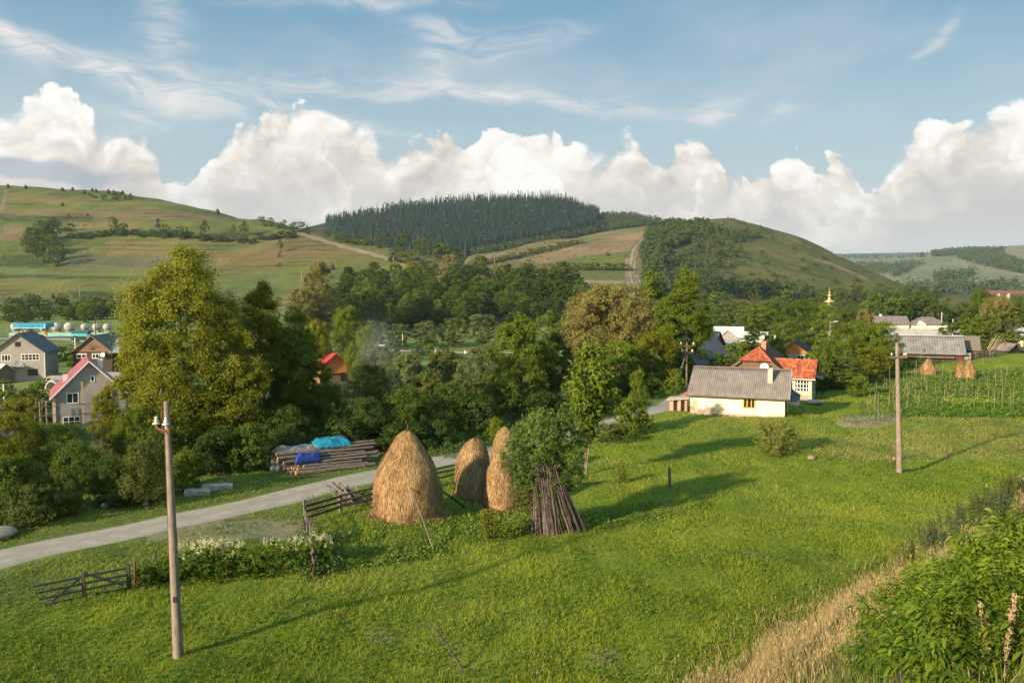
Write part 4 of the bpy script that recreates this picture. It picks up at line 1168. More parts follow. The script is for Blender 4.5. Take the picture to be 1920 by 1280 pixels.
for x in range(138, 560, 9):
    y = 444 + 6 * math.sin(x / 60) + (4 if x > 260 else 0) - (5 if x > 480 else 0)
    TH(x + hr.uniform(-4, 4), y + hr.uniform(-2, 3), hr.uniform(8, 14), hr.uniform(16, 24), 'bush', hr.choice(['dark', 'deep', 'dark']), 'dark bush of the long hedgerow crossing the left hillside', 'hedgerow bushes on the left hillside', name='bush', cat='bush')
for x, y, h, w in [(470, 409, 8, 20), (490, 414, 9, 18), (508, 424, 16, 12), (524, 428, 12, 16), (533, 430, 18, 12), (548, 434, 15, 18), (562, 436, 20, 30), (578, 440, 14, 18), (497, 425, 10, 14)]:
    TH(x, y, h, w, 'round', 'dark', 'dark tree on the skyline where the left hill ends', 'skyline trees at the end of the left hill', dmin=500)
for q in [(612, 446, 18, 24, 'round', 'mid', 'first round tree along the spur right of the dirt track'), (632, 450, 18, 22, 'round', 'mid', 'second round tree along the spur right of the dirt track'), (648, 455, 16, 26, 'bush', 'dark', 'low third tree along the spur'),
          (668, 458, 18, 30, 'bush', 'dark', 'low fourth tree along the spur'), (690, 460, 12, 26, 'bush', 'dark', 'low fifth tree along the spur'), (713, 466, 32, 30, 'round', 'olive', 'pale round tree below the wooded hill'),
          (757, 474, 34, 40, 'round', 'dark', 'large dark round tree on the spur'), (793, 480, 34, 34, 'round', 'mid', 'round tree right beside the large dark round tree'), (835, 488, 32, 60, 'dome', 'dark', 'wide dark dome tree at the end of the spur'),
          (866, 492, 22, 22, 'round', 'dark', 'last small tree at the end of the spur'), (745, 492, 30, 44, 'bush', 'olive', 'olive bushy tree beside the dirt track, left one'), (773, 497, 28, 46, 'bush', 'olive', 'olive bushy tree beside the dirt track, right one')]:
    TH(*q, dmin=430)
# hedges of the saddle
for i in range(17):
    x = 1035 + i * 8.8; TH(x, 505 + 3 * (i / 17) + hr.uniform(-1, 1), hr.uniform(11, 16), hr.uniform(15, 20), 'bush', hr.choice(['dark', 'mid']), 'dark bush of the short hedge left of the eroded track', 'hedge left of the eroded track', dmin=430, name='bush', cat='bush')
for i in range(22):
    t_ = i / 21; TH(905 + 185 * t_, 499 - 42 * t_ ** 0.9 + hr.uniform(-1, 1), hr.uniform(8, 13), hr.uniform(12, 18), 'bush', hr.choice(['dark', 'mid', 'olive']), 'bush of the slanting hedge below the wooded hill', 'slanting hedge below the wooded hill', dmin=430, name='bush', cat='bush')
# scattered scrub of the domed hill
for i in range(85):
    x = hr.uniform(1230, 1660); top = float(np.interp(x, CH['U'], CH['Y'])); y = top + 6 + (552 - top) * hr.random() ** 1.2
    h = hr.uniform(2.5, 8)
    TH(x, y, h, h * hr.uniform(1.2, 2.2), 'bush', hr.choice(['dark', 'mid', 'olive']), 'small dark bush scattered on the domed hill', 'scattered bushes on the domed hill', dmin=480, name='bush', cat='bush')
# conifers on its ridge
def conifer_mesh(seed, n=700, spread=0.5, top=1.0, bare=0.0):
    rs = np.random.RandomState(seed)
    t = bare + (1 - bare) * rs.uniform(0, 1, n) ** 0.8
    t = np.floor(t * 16) / 16 + rs.uniform(0, .035, n)
    R = 0.17 * (1 - t) ** 0.85 + 0.01
    a = rs.uniform(0, 2 * PI, n); q = rs.uniform(0.25, 1.05, n)
    C_ = np.stack([R * q * np.cos(a), R * q * np.sin(a), t - R * q * 0.45], -1)
    C_[:, 2] = np.clip(C_[:, 2], 0.02, 1.0)
    N = unit(np.stack([np.cos(a) * .5, np.sin(a) * .5, np.ones(n)], -1) + rs.normal(size=(n, 3)) * .35)
    V, Q = leaf_quads(C_, N, rs, 0.045, 0.5, 0.6)
    return V, Q, np.repeat(np.clip(q * 0.6 + rs.rand(n) * .4, 0, 1), 4)
CONS = []
for sd_, b in ((1, .05), (2, .12), (3, .35), (4, .02)):
    V, Q, tt = conifer_mesh(sd_, 620, bare=b); me = np_mesh('crown', V, Q, LM['conifer'], tint=tt, link=False)
    mb = MB(); mb.tube([(0, 0, -0.02), (0, 0, 0.95)], [0.013, 0.003], 5); to = mb.build('trunk', BARK); tm = to.data; bpy.data.objects.remove(to)
    CONS.append((me, tm))
def conifer(px, base, hpx, label, group=None, dmin=800, mat='conifer', v=None, wid=1.0, g=None):
    g = g or G(px, base, dmin); h = hpx / F * g.y
    v = hr.randrange(4) if v is None else v
    o = thing('conifer', label, 'tree', g, hr.uniform(0, 6), group)
    w = h * wid
    put('crown', CONS[v][0], o, LM[mat], sc=(w, w, h)); put('trunk', CONS[v][1], o, sc=(w, w, h))
    return o
for x, h in [(1345, 5), (1356, 5), (1365, 10), (1371, 6), (1377, 9), (1386, 6), (1395, 9), (1418, 5), (1426, 9), (1438, 6), (1448, 5), (1466, 6), (1560, 7), (1300, 6), (1312, 5)]:
    conifer(x, float(np.interp(x, CH['U'], CH['Y'])) + 1.2, h, 'tiny dark conifer on the ridge line of the domed hill', 'ridge conifers of the domed hill', wid=1.6)
for q in [(1598, 600, 42, 'dark spruce in the village right of the church, taller one'), (1572, 598, 34, 'dark spruce in the village right of the church, shorter one')]:
    g = on(q[0], 300); h = (q[2]) / F * g.y
    conifer(q[0], 0, q[2], q[3], g=g, wid=1.2)
# skyline of the wooded hill: each spruce on the ridge its own object; the wood below is one mass
x = 618.0
while x < 1122:
    bare = x < 745
    base = float(np.interp(x, FH['U'], FH['Y'])) + 1.0
    if x < 745 and (hr.random() < 0.25): pass
    h = (hr.uniform(16, 27) if bare else hr.uniform(19, 29)) * (1.0 if x < 1080 else 0.8)
    conifer(x, base, h, 'broken thin conifer on the skyline left of the wooded hill' if bare else 'spruce on the skyline of the wooded hill', 'broken conifers left of the wooded hill' if bare else 'spruces on the skyline of the wooded hill', dmin=1000,
            mat='conifer_brown' if bare and hr.random() < .5 else 'conifer', v=2 if bare else hr.choice([0, 1, 3, 3]), wid=0.5 if bare else hr.uniform(0.65, 0.95))
    x += hr.uniform(5, 13) if bare else hr.uniform(2.6, 5.5)
def wood(name, label, polys, n, hm, seed, mats, con=0.7, dmin=1000, faces=16, lf=.36):
    """far-off wood that reads as one mass"""
    rs = np.random.RandomState(seed); VV, QQ, TT = [], [], []; off = 0
    tot = 0
    for poly, k in polys:
        m = int(n * k); xs = [p[0] for p in poly]; ys = [p[1] for p in poly]; c = 0; tries = 0
        while c < m and tries < m * 8:
            tries += 1
            x, y = rs.uniform(min(xs), max(xs)), rs.uniform(min(ys), max(ys))
            if not inquad(np.array([x]), np.array([y]), poly)[0]: continue
            a, b = ray(x, y); 
            ds = _DS[_DS > dmin]; zz = _colz(x)[_DS > dmin]
            w = np.where(b * ds <= zz)[0]
            if not len(w): continue
            d = ds[w[0]]; g = np.array([a * d, d, zz[w[0]]]); c += 1
            h = rs.uniform(*hm); isc = rs.rand() < con
            f = faces
            if isc:
                V = []; k = 5; R = h * rs.uniform(.06, .10); ph = rs.uniform(0, 6)
                for z0, z1, r_ in ((.05, .55, 1.0), (.30, .80, .72), (.58, 1.0, .42)):
                    for q in range(k):
                        a0, a1 = ph + q * 1.2566, ph + (q + 1) * 1.2566; rr_ = R * r_ * rs.uniform(.8, 1.2, 2)
                        V += [(rr_[0] * math.cos(a0), rr_[0] * math.sin(a0), z0 * h), (rr_[1] * math.cos(a1), rr_[1] * math.sin(a1), (z0 - .05 * rs.rand()) * h), (0, 0, z1 * h), (0, 0, z1 * h)]
                V = np.array(V) + g; Q = np.arange(len(V)).reshape(-1, 4); t = V[::4, 2] * 0 + .5
            else:
                t = rs.uniform(0, 1, f)
                R = 0.42 * h * np.sqrt(np.clip(1 - (t * 1.7 - .75) ** 2, 0.05, 1))
                al = rs.uniform(0, 2 * PI, f); q = rs.uniform(.4, 1, f)
                C_ = np.stack([R * q * np.cos(al), R * q * np.sin(al), t * h], -1) + g
                N = unit(np.stack([np.cos(al), np.sin(al), np.full(f, .7)], -1) + rs.normal(size=(f, 3)) * .3)
                V, Q = leaf_quads(C_, N, rs, h * lf, .7, .3)
            VV.append(V); QQ.append(Q + off); off += len(V)
            tb = rs.rand() ** .8 * 1.0 + (0.0 if isc else .2); TT.append(np.full(len(V), tb) * .8 + .2 * np.repeat(t, 4))
    o = np_mesh(name, np.concatenate(VV), np.concatenate(QQ), LM[mats], tint=np.clip(np.concatenate(TT), 0, 1))
    return tag(o, label, kind='stuff')
_DS = np.geomspace(300, 7500, 1100); _CZ = {}
def _colz(x):
    k = round(x / 4)
    if k not in _CZ: _CZ[k] = tz(ray(k * 4, 500)[0] * _DS, _DS)
    return _CZ[k]
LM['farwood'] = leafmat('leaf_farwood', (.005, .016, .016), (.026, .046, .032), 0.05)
LM['farmix'] = leafmat('leaf_farmix', (.020, .040, .014), (.062, .085, .026), 0.15)
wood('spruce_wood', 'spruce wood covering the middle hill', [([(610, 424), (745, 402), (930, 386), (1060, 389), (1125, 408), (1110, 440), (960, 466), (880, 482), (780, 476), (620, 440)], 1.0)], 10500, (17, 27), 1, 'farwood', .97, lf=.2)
wood('mixed_wood', 'paler mixed wood at the foot of the spruce hill', [([(880, 478), (960, 455), (1090, 425), (1150, 422), (1100, 446), (960, 474), (890, 484)], .55), ([(1110, 410), (1180, 406), (1240, 417), (1240, 424), (1120, 418)], .18), ([(1060, 440), (1130, 425), (1225, 422), (1200, 430), (1090, 446)], .27)], 1700, (8, 13), 2, 'farmix', .05, faces=30, lf=.22)
wood('hill_scrub', 'dense dark scrub on the left flank of the domed hill', [([(1216, 430), (1262, 421), (1330, 421), (1318, 440), (1280, 460), (1235, 474), (1206, 470)], .50), ([(1204, 466), (1240, 466), (1250, 500), (1222, 520), (1206, 500)], .16), ([(1225, 470), (1330, 446), (1400, 480), (1330, 540), (1225, 555)], .12), ([(1205, 515), (1240, 510), (1265, 556), (1210, 556)], .10), ([(1300, 420), (1420, 446), (1400, 456), (1310, 448)], .08)], 1500, (4, 9), 3, 'farmix', .10, dmin=480, faces=60, lf=.2)
wood('far_wood', 'hazy woods on the far valley side', [([(1740, 470), (1800, 470), (1850, 465), (1920, 462), (1920, 474), (1830, 478), (1760, 488), (1750, 482)], .30), ([(1780, 486), (1850, 476), (1880, 480), (1920, 500), (1920, 518), (1850, 500)], .25), ([(1600, 497), (1640, 492), (1670, 500), (1660, 515), (1620, 520)], .08),
                               ([(1660, 505), (1690, 495), (1740, 495), (1700, 512), (1676, 523)], .07), ([(1750, 518), (1830, 512), (1820, 522), (1756, 534)], .06), ([(1560, 479), (1740, 476), (1740, 484), (1570, 488)], .10), ([(1600, 535), (1920, 532), (1920, 556), (1640, 560)], .14)], 2300, (10, 16), 4, 'farmix', .0, dmin=1300, faces=12)

# ------------------------------------------------------------------ materials of made things
M_CONC = simple('pole_concrete', (.27, .21, .17), (.17, .13, .105), 9, 0.9, 0.5, (1, 1, .25))
M_RUST = simple('rusty_iron', (.16, .075, .045), (.07, .035, .025), 14, 0.8, 0.4)
M_PORC = simple('porcelain', (.62, .60, .52), (.42, .38, .30), 8, 0.35, 0.1, spec=.5)
M_BLACK = simple('dark_paint', (.02, .018, .016), (.035, .03, .025), 8, 0.7)
M_WOOD = simple('weathered_wood', (.20, .165, .135), (.085, .068, .055), 5, 0.9, 0.5, (4, 4, .6))
M_WOODD = simple('dark_wood', (.085, .060, .045), (.035, .026, .021), 4, 0.9, 0.5, (4, 4, .6))
M_WOODB = simple('brown_board', (.22, .145, .095), (.11, .072, .050), 5, 0.9, 0.5, (6, 6, .5))
M_BRANCH = simple('branch_bark', (.105, .074, .058), (.034, .025, .022), 7, 0.9, 0.6)
M_LOGBARK = simple('log_bark', (.21, .165, .135), (.070, .054, .046), 5, 0.9, 0.7, (.5, 4, 4))
M_LOGEND = simple('cut_wood', (.62, .27, .10), (.38, .18, .09), 9, 0.8, 0.2)
M_LOGPALE = simple('pale_cut_wood', (.45, .32, .20), (.30, .2, .13), 9, 0.8, 0.2)
M_STONE = simple('stone', (.42, .37, .32), (.22, .19, .17), 3.5, 0.9, 0.7)
M_SAND = simple('sand', (.32, .26, .19), (.22, .18, .13), 6, 0.95, 0.4)
M_WHITE = simple('white_paint', (.74, .71, .66), (.60, .57, .52), 4, 0.6, 0.1)
def haymat():
    t = NT('hay')
    a = t.n('ShaderNodeAttribute'); a.attribute_name = 'tint'
    nz = t.noise(1.6, 5, 0.65, t.mapping(t.obj(), (1, 1, .5)))
    f = t.m('ADD', t.m('MULTIPLY', a.outputs['Fac'], 0.65), t.m('MULTIPLY', t.m('SUBTRACT', nz, .35), 0.9), clamp=True)
    col = t.ramp(f, [(0.0, (.08, .042, .018)), (0.3, (.24, .138, .060)), (0.6, (.47, .295, .135)), (1.0, (.70, .49, .26))])
    b = t.bsdf(col, 0.85, spec=.15)
    tr = t.n('ShaderNodeBsdfTranslucent'); t.set(tr.inputs[0], col)
    mx = t.n('ShaderNodeMixShader'); mx.inputs[0].default_value = 0.15; t.set(mx.inputs[1], b); t.set(mx.inputs[2], tr.outputs[0])
    return t.out(mx.outputs[0])
M_HAY = haymat()
def haystack(px, base, top, wpx, label, prof, seed, group=None, straws=26000, pole=0.35, lean=0.0, slen=0.30, d=None, dmin=14):
    g = G(px, base, dmin) if d is None else on(px, d)
    # the foot seen in the picture is the front of the stack
    k = (g.y * CT - g.z * ST) / F
    R = wpx * k / 2
    d0 = g.y + R * 0.85
    g = on(px, d0)
    k = (g.y * CT - g.z * ST) / F; R = wpx * k / 2
    H = ray(px, top)[1] * g.y - g.z
    o = thing('haystack', label, 'haystack', g, 0, group)
    rs = np.random.RandomState(seed)
    nz, na = 44, 72
    tz_ = np.linspace(0, 1, nz); ang = np.linspace(0, 2 * PI, na, endpoint=False)
    pt, pr = zip(*prof)
    def rad(t, a):
        base_ = np.interp(t, pt, pr) * R
        return base_ * (1 + 0.06 * np.sin(2 * a + seed) * (1 - t) + 0.045 * np.sin(3 * a + 4 * t + seed * 2) + .03 * np.sin(5 * a - 6 * t + seed) + 0.02 * np.sin(7 * a + 9 * t) + .012 * np.sin(15 * a - 13 * t))
    def P(t, a):
        r = rad(t, a)
        return np.stack([r * np.cos(a) + lean * t * t, r * np.sin(a), t * H + 0.05 * np.sin(3 * a + seed) * (t > .1)], -1)
    TT, AA = np.meshgrid(tz_, ang, indexing='ij')
    V = P(TT, AA).reshape(-1, 3); V[:na, 2] = -0.1
    idx = np.arange(nz * na).reshape(nz, na)
    Q = np.stack([idx[:-1], np.roll(idx, -1, 1)[:-1], np.roll(idx, -1, 1)[1:], idx[1:]], -1).reshape(-1, 4)
    # straw
    w = np.interp(np.linspace(0, 1, 400), pt, pr) + .08
    t = rs.choice(np.linspace(0, 1, 400), straws, p=w / w.sum()) + rs.uniform(0, .0025, straws); a = rs.uniform(0, 2 * PI, straws)
    t = np.clip(t, 0.0, 1.0)
    p0 = P(t, a)
    out = np.stack([np.cos(a), np.sin(a), np.zeros(straws)], -1)
    L = slen * 1.25 * rs.uniform(.4, 1.3, straws)
    t2 = np.clip(t - L / H, -0.01, 1); a2 = a + rs.normal(0, .035, straws) * (1 + 2 * (t > .85))
    p1 = P(t2, a2); p1[:, 2] = np.maximum(p1[:, 2], 0.0)
    lift = (rs.uniform(.01, .14, straws) ** 1.3)[:, None]
    p1 = p1 + out * lift; p0 = p0 + out * (-.01)
    sd = unit(np.cross(p1 - p0, out)) * (rs.uniform(.006, .013, straws) * (g.y / 42) ** .5)[:, None]
    m = (p0 + p1) / 2 + out * (lift * .55 + .01)
    Vs = np.stack([p0, m + sd, p1, m - sd], 1).reshape(-1, 3)
    # loose wisps dropped round the foot
    nl = straws // 22; al = rs.uniform(0, 2 * PI, nl); rl = R * (.95 + np.abs(rs.normal(0, .16, nl)))
    cl_ = np.stack([rl * np.cos(al), rl * np.sin(al), np.zeros(nl)], -1); cl_[:, 2] = tz(cl_[:, 0] + g.x, cl_[:, 1] + g.y) - g.z + rs.uniform(.03, .12, nl)
    Vl, Ql = leaf_quads(cl_, unit(rs.normal(size=(nl, 3)) * .4 + np.array([0, 0, 1.0])), rs, .24, .08)
    Vs = np.concatenate([Vs, Vl]); straws += nl
    Qs = np.arange(straws * 4).reshape(straws, 4) + len(V)
    tint = np.concatenate([np.full(len(V), 0.18), np.repeat(np.clip(rs.rand(straws) ** 1.2 + (rs.rand(straws) < .05) * .3, 0, 1), 4)])
    np_mesh('hay', np.concatenate([V, Vs]), np.concatenate([Q, Qs]), M_HAY, parent=o, tint=tint)
    if pole:
        mb = MB(); mb.tube([(lean, 0, H - .6), (lean + .03, 0, H + pole * .5), (lean + .02, .01, H + pole)], [.045, .035, .03], 7)
        mb.tube([(lean - .14, 0, H + .06), (lean + .16, .02, H + .10)], [.022, .018], 5)
        mb.build('centre_pole', M_BRANCH, o)
    return o, g, R, H
hs1 = haystack(765, 978, 808, 124, 'largest haystack, wide at the foot, with a pole sticking out of its tip', [(0, .95), (.12, 1.0), (.38, .97), (.55, .86), (.68, .69), (.78, .50), (.86, .37), (.93, .30), (.975, .21), (1, .05)], 4, straws=80000, slen=.40, pole=.38)
hs2 = haystack(887, 936, 822, 60, 'slim round-topped haystack just right of the largest one', [(0, .95), (.3, 1.0), (.6, .95), (.78, .80), (.9, .55), (.97, .28), (1, .04)], 7, straws=34000, pole=0, lean=.08)
hs3 = haystack(940, 960, 846, 68, 'haystack whose right side disappears behind the leafy stacked poles', [(0, .92), (.2, 1.0), (.45, .93), (.7, .70), (.86, .42), (.95, .22), (1, .04)], 9, straws=36000, pole=0)
hs4 = haystack(948, 900, 800, 56, 'farthest near haystack, only its rounded top showing above the leaves', [(0, .95), (.3, 1.0), (.65, .85), (.85, .6), (.95, .35), (1, .04)], 12, straws=20000, pole=0)
haystack(1740, 704, 671, 28, 'haystack beside the dark brush near the long barn', [(0, .95), (.3, 1.0), (.6, .75), (.85, .35), (1, .05)], 15, straws=5000, pole=0, slen=.35)
haystack(1801, 710, 676, 20, 'left haystack of the touching pair below the barn', [(0, .95), (.3, 1.0), (.6, .75), (.85, .35), (1, .05)], 16, straws=4000, pole=0, slen=.35)
haystack(1817, 712, 673, 22, 'right haystack of the touching pair below the barn', [(0, .95), (.3, 1.0), (.6, .72), (.85, .33), (1, .05)], 17, straws=4000, pole=0, slen=.35)
g_ = on(1727, 122)
tree_at(g_, 1.7, 2.4, 'bush', 'tan', 'low brown brush heap left of the barn haystack', 'brush heap', hpx=30, name='brush_heap')

# small far haystacks of the hills: one build, then copies
def tiny_hay():
    rs = np.random.RandomState(2); na, nz = 14, 9
    prof = [(0, .34), (.15, .40), (.4, .38), (.65, .27), (.85, .13), (1, .02)]
    vs = []
    for i in range(nz):
        t = i / (nz - 1); r = np.interp(t, *zip(*prof))
        for k in range(na):
            a = 2 * PI * k / na; q = r * (1 + rs.uniform(-.10, .10)); vs.append((q * math.cos(a), q * math.sin(a), t + rs.uniform(-.02, .02)))
    V = np.array(vs); idx = np.arange(nz * na).reshape(nz, na)
    Q = np.stack([idx[:-1], np.roll(idx, -1, 1)[:-1], np.roll(idx, -1, 1)[1:], idx[1:]], -1).reshape(-1, 4)
    n = 260; t = rs.rand(n) * .9; a = rs.uniform(0, 2 * PI, n); r = np.interp(t, *zip(*prof))
    c = np.stack([r * np.cos(a), r * np.sin(a), t], -1); V2, Q2 = leaf_quads(c, np.stack([np.cos(a), np.sin(a), np.full(n, .3)], -1), rs, .12, .3, 1.5)
    V2[:, 2] = np.maximum(V2[:, 2], 0)
    return np_mesh('hay', np.concatenate([V, V2]), np.concatenate([Q, Q2 + len(V)]), simple('old_hay', (.085, .048, .036), (.05, .030, .024), 2.5, .95, .5), tint=None, link=False)
TH_ME = tiny_hay()
def thay(px, base, hpx, label=None, group=None, dmin=400, asp=1.0):
    g = G(px, base, dmin); h = hpx / F * g.y
    o = thing('haystack', label, 'haystack', g, TRN.uniform(0, 6), group)
    put('hay', TH_ME, o, sc=(h * asp, h * asp, h))
    mb = MB(); mb.tube([(0, 0, h * .9), (0, 0, h * 1.08)], [h * .012, h * .008], 5); mb.build('centre_pole', M_WOODD, o)
for q in [(15, 352, 6, 'far left haystack on the hill crest'), (48, 354, 6, 'second haystack from the left on the hill crest'), (117, 358, 5, 'squat haystack alone on the hill crest', 1.5), (136, 358, 6, 'slim haystack alone on the hill crest'),
          (158, 364, 7, 'haystack at the left end of the hilltop cluster'), (173, 359, 5, 'upper left haystack of the close upper pair'), (180, 361, 6, 'upper right haystack of the close upper pair'),
          (203, 363, 7, 'haystack above the first small hilltop tree'), (213, 366, 8, 'haystack touching the middle small hilltop tree'), (230, 364, 6, 'haystack just right of the middle small hilltop tree'),
          (261, 366, 4, 'small haystack right of the hilltop trees'), (271, 368, 5, 'last haystack of the hilltop group'), (360, 384, 6, 'left haystack of the pair on the descending crest'), (375, 388, 6, 'right haystack of the pair on the descending crest'),
          (408, 401, 8, 'haystack farthest down the crest, with a thin tall tip'), (117, 387, 6, 'lone haystack on the brown field below the crest'), (128, 405, 3, 'flat little haystack under the lone one'), (164, 405, 4, 'flat haystack at the end of the dark crop'),
          (295, 416, 6, 'upper haystack of the pair above the hedgerow'), (295, 426, 9, 'lower haystack of the pair above the hedgerow'), (99, 560, 9, 'haystack on the lowest field, right one of two'), (65, 563, 8, 'haystack on the lowest field, left one of two'),
          (623, 506, 11, 'lone dark haystack on the pale field right of the huge tree', 1.0), (235, 372, 4, 'tiny haystack between the hilltop trees'), (1139, 480, 7, 'haystack on the green field left of the eroded track'), (969, 508, 5, 'small haystack on the saddle beside the ravine wood')]:
    thay(q[0], q[1], q[2] + 1.5, q[3], asp=(q[4] if len(q) > 4 else (1.05 if q[2] < 9 else .95)))
for x, y in [(166, 366), (171, 368), (175, 370), (179, 371)]:
    thay(x, y + 1, 6, 'haystack of the tight slanting row of four on the hilltop', 'row of four haystacks on the hilltop')

# ---- leaning props of the stacks
def stick(name, p, q, r0, r1, mat, label=None, cat=None, group=None, bend=0.02, parent=None):
    p, q = Vector(p), Vector(q); mid = p.lerp(q, .5) + Vector((bend, -bend, bend))
    mb = MB(); mb.tube([(0, 0, 0), tuple(mid - p), tuple(q - p)], [r0, (r0 + r1) / 2, r1], 7)
    o = mb.build(name, mat); o.location = p
    return tag(o, label, cat, group)
o, g, R, H = hs1
def gz(x, y, dz=0.0): return (x, y, zt(x, y) + dz)
e = G(815, 1037)
stick('prop_pole', gz(e.x, e.y), (g.x + .32, g.y - R * .98, g.z + 1.75), .035, .025, M_WOOD, 'pale prop pole leaning on the front of the largest haystack', 'prop pole', bend=.01)
stick('prop_pole', gz(*G(872, 951)[:2]), (g.x + R * .82, g.y - .4, g.z + 1.5), .05, .04, M_BLACK, 'dark prop pole leaning on the right side of the largest haystack', 'prop pole')
stick('prop_pole', gz(*G(676, 930)[:2]), (g.x - R * .80, g.y + .2, g.z + 1.9), .04, .03, M_WOODD, 'dark prop pole on the left side of the largest haystack', 'prop pole')
o2, g2, R2, H2 = hs2
stick('prop_pole', gz(*G(891, 960)[:2]), (g2.x + .06, g2.y - R2, g2.z + 2.4), .03, .025, M_WOOD, 'thin upright grey pole in front of the second haystack', 'prop pole', bend=0)
stick('prop_pole', gz(*G(845, 944)[:2]), (g2.x - R2 * .8, g2.y - .3, g2.z + 1.6), .025, .02, M_WOODD, 'thin dark pole at the left foot of the second haystack', 'prop pole')
stick('prop_pole', gz(*G(875, 955)[:2]), (g2.x + R2 * .9, g2.y - .6, g2.z + 1.2), .02, .015, M_WOODD, 'thin slanting rod between the second and third haystacks', 'prop pole')
# pole across the bean plant at the tepee's left
stick('fallen_rod', gz(*G(925, 1003)[:2]), (G(955, 985).x, G(955, 985).y, G(955, 985).z + .55), .025, .02, M_WOODD, 'dark rod slanting out of the weeds left of the stacked poles', 'rod')
a_ = G(868, 1257); b_ = G(797, 1160 + 40)
stick('dead_branch', gz(a_.x, a_.y), (at(797, 1160, a_.y + .9)), .05, .018, M_BRANCH, 'crooked bare branch stuck in the front meadow', 'branch', bend=.08)

# ---- stacked bean poles in a cone
rs = random.Random(12)
gp = G(1035, 1004); gp.y += .55
proto_pole = None
for i in range(110):
    a = rs.uniform(-PI, PI) if i > 66 else rs.uniform(-PI * .95, -PI * .05)
    fx = 1.15 * math.cos(a) * rs.uniform(.72, 1.05) + .18; fy = .62 * math.sin(a) * rs.uniform(.7, 1.0)
    if fx > .65: fx *= 1.25
    foot = Vector((gp.x + fx, gp.y + fy, 0)); foot.z = zt(foot.x, foot.y) - .04
    tip = Vector((gp.x - .30 + .52 * math.cos(a) + rs.uniform(-.15, .15), gp.y + .25 * math.sin(a), foot.z + rs.uniform(2.7, 3.3)))
    d = tip - foot; L = d.length
    if i % 6 == 0:
        mb = MB(); r0 = rs.uniform(.030, .042)
        pts = [(rs.uniform(-.03, .03), rs.uniform(-.03, .03), k / 7.0) for k in range(8)]; pts[0] = (0, 0, 0); pts[-1] = (0, 0, 1)
        pts = [(x * 1.0, y * 1.0, z) for x, y, z in pts]
        mb.tube([(x * .8, y * .8, z * 4.2) for x, y, z in pts], [r0 * (1 - .45 * k / 7) for k in range(8)], 8)
        for k in range(3):
            z = rs.uniform(.8, 3.4); an = rs.uniform(0, 6.28); mb.tube([(0, 0, z), (.14 * math.cos(an), .14 * math.sin(an), z + .16)], [.014, .007], 5)
        po = mb.build('bean_pole', M_BRANCH if i % 24 else M_WOOD); me = po.data
    else:
        po = put('bean_pole', me)
    po.location = foot; po.rotation_euler = d.to_track_quat('Z', 'Y').to_euler(); po.scale = (1, 1, L / 4.2)
    tag(po, 'stripped brown pole of the cone-shaped pole stack', 'pole', 'poles stacked upright in a cone')
# the leafy willow that wraps the poles' heads
def pole_tree():
    g = G(1022, 985); g.y -= .35; g = Vector(gz(g.x, g.y))
    o = thing('willow_tree', 'bushy long-leaved tree growing over the tops of the stacked poles', 'tree', g)
    top = ray(1005, 770)[1] * g.y - g.z
    W = 150 / F * g.y
    V, Q, tint, L = crown(77, 30000, 0.042, 1.0, 'round', 0.0, 30, 0.17, asp=0.28, clump=26, sprig=0.10, core=.22, droop=.35)
    V[:, 0] *= W; V[:, 1] *= W * .85; zb = top - 3.9
    V[:, 2] = V[:, 2] / np.percentile(V[:, 2], 99.8) * 3.9 + zb
    np_mesh('crown', V, Q, leafmat('willow_leaf', (.042, .085, .016), (.185, .245, .055), .3), parent=o, tint=tint)
    # hanging skirt at the left of the poles
    rs = np.random.RandomState(4); n = 2600
    c = np.stack([rs.normal(-.85, .35, n), rs.normal(.0, .3, n), zb + .35 - np.abs(rs.normal(0, .75, n))], -1); c[:, 2] = np.maximum(c[:, 2], .3)
    V2, Q2 = leaf_quads(c, unit(rs.normal(size=(n, 3)) + np.array([0, -1, .3])), rs, .14, .28, .8)
    np_mesh('hanging_leaves', V2, Q2, LM['olive'], parent=o, tint=np.repeat(rs.rand(n), 4))
    mb = MB()
    mb.tube([(0, 0, -.1), (.05, 0, 1.2), (.0, .1, 2.6), (0, .1, top - 1)], [.13, .11, .09, .03], 8)
    for x, y, z, rr in L[:14]:
        mb.tube([(0, .1, 2.0 + z), (x * W, y * W * .85, z * 3.0 + zb)], [.04, .01], 5)
    mb.build('trunk', BARK, o)
pole_tree()
def leafy_stalk(px, base, top, wpx, mat, label, n=900, seed=1, size=.09, cat='plant', name='leafy_plant', asp=.55):
    g = G(px, base); h = ray(px, top)[1] * g.y - g.z; w = wpx / F * g.y
    o = thing(name, label, cat, g); rs = np.random.RandomState(seed)
    mb = MB(); cs = []
    for k in range(7):
        a = rs.uniform(0, 6.28); q = rs.uniform(.1, .5) * w; t_ = (q * math.cos(a), q * math.sin(a), h * rs.uniform(.7, 1.0))
        mb.tube([(0.1 * math.cos(a) * w, .1 * math.sin(a) * w, 0), (t_[0] * .6, t_[1] * .6, t_[2] * .6), t_], [.014, .01, .004], 5); cs.append(t_)
    mb.build('stems', M_BRANCH, o)
    k = rs.randint(0, 7, n); t = rs.uniform(.12, 1.0, n); cs = np.array(cs)
    c = cs[k] * t[:, None] + rs.normal(size=(n, 3)) * np.array([w * .13, w * .13, h * .05]); c[:, 2] = np.maximum(c[:, 2], .03)
    V, Q = leaf_quads(c, unit(rs.normal(size=(n, 3)) + np.array([0, 0, .5])), rs, size, asp)
    np_mesh('foliage', V, Q, LM[mat], parent=o, tint=np.repeat(np.clip(rs.rand(n) * .6 + .4 * t, 0, 1), 4))
    return o
leafy_stalk(918, 1012, 950, 38, 'yellow', 'yellow-green leafy sapling between the haystacks and the stacked poles', 900, 3, .10)
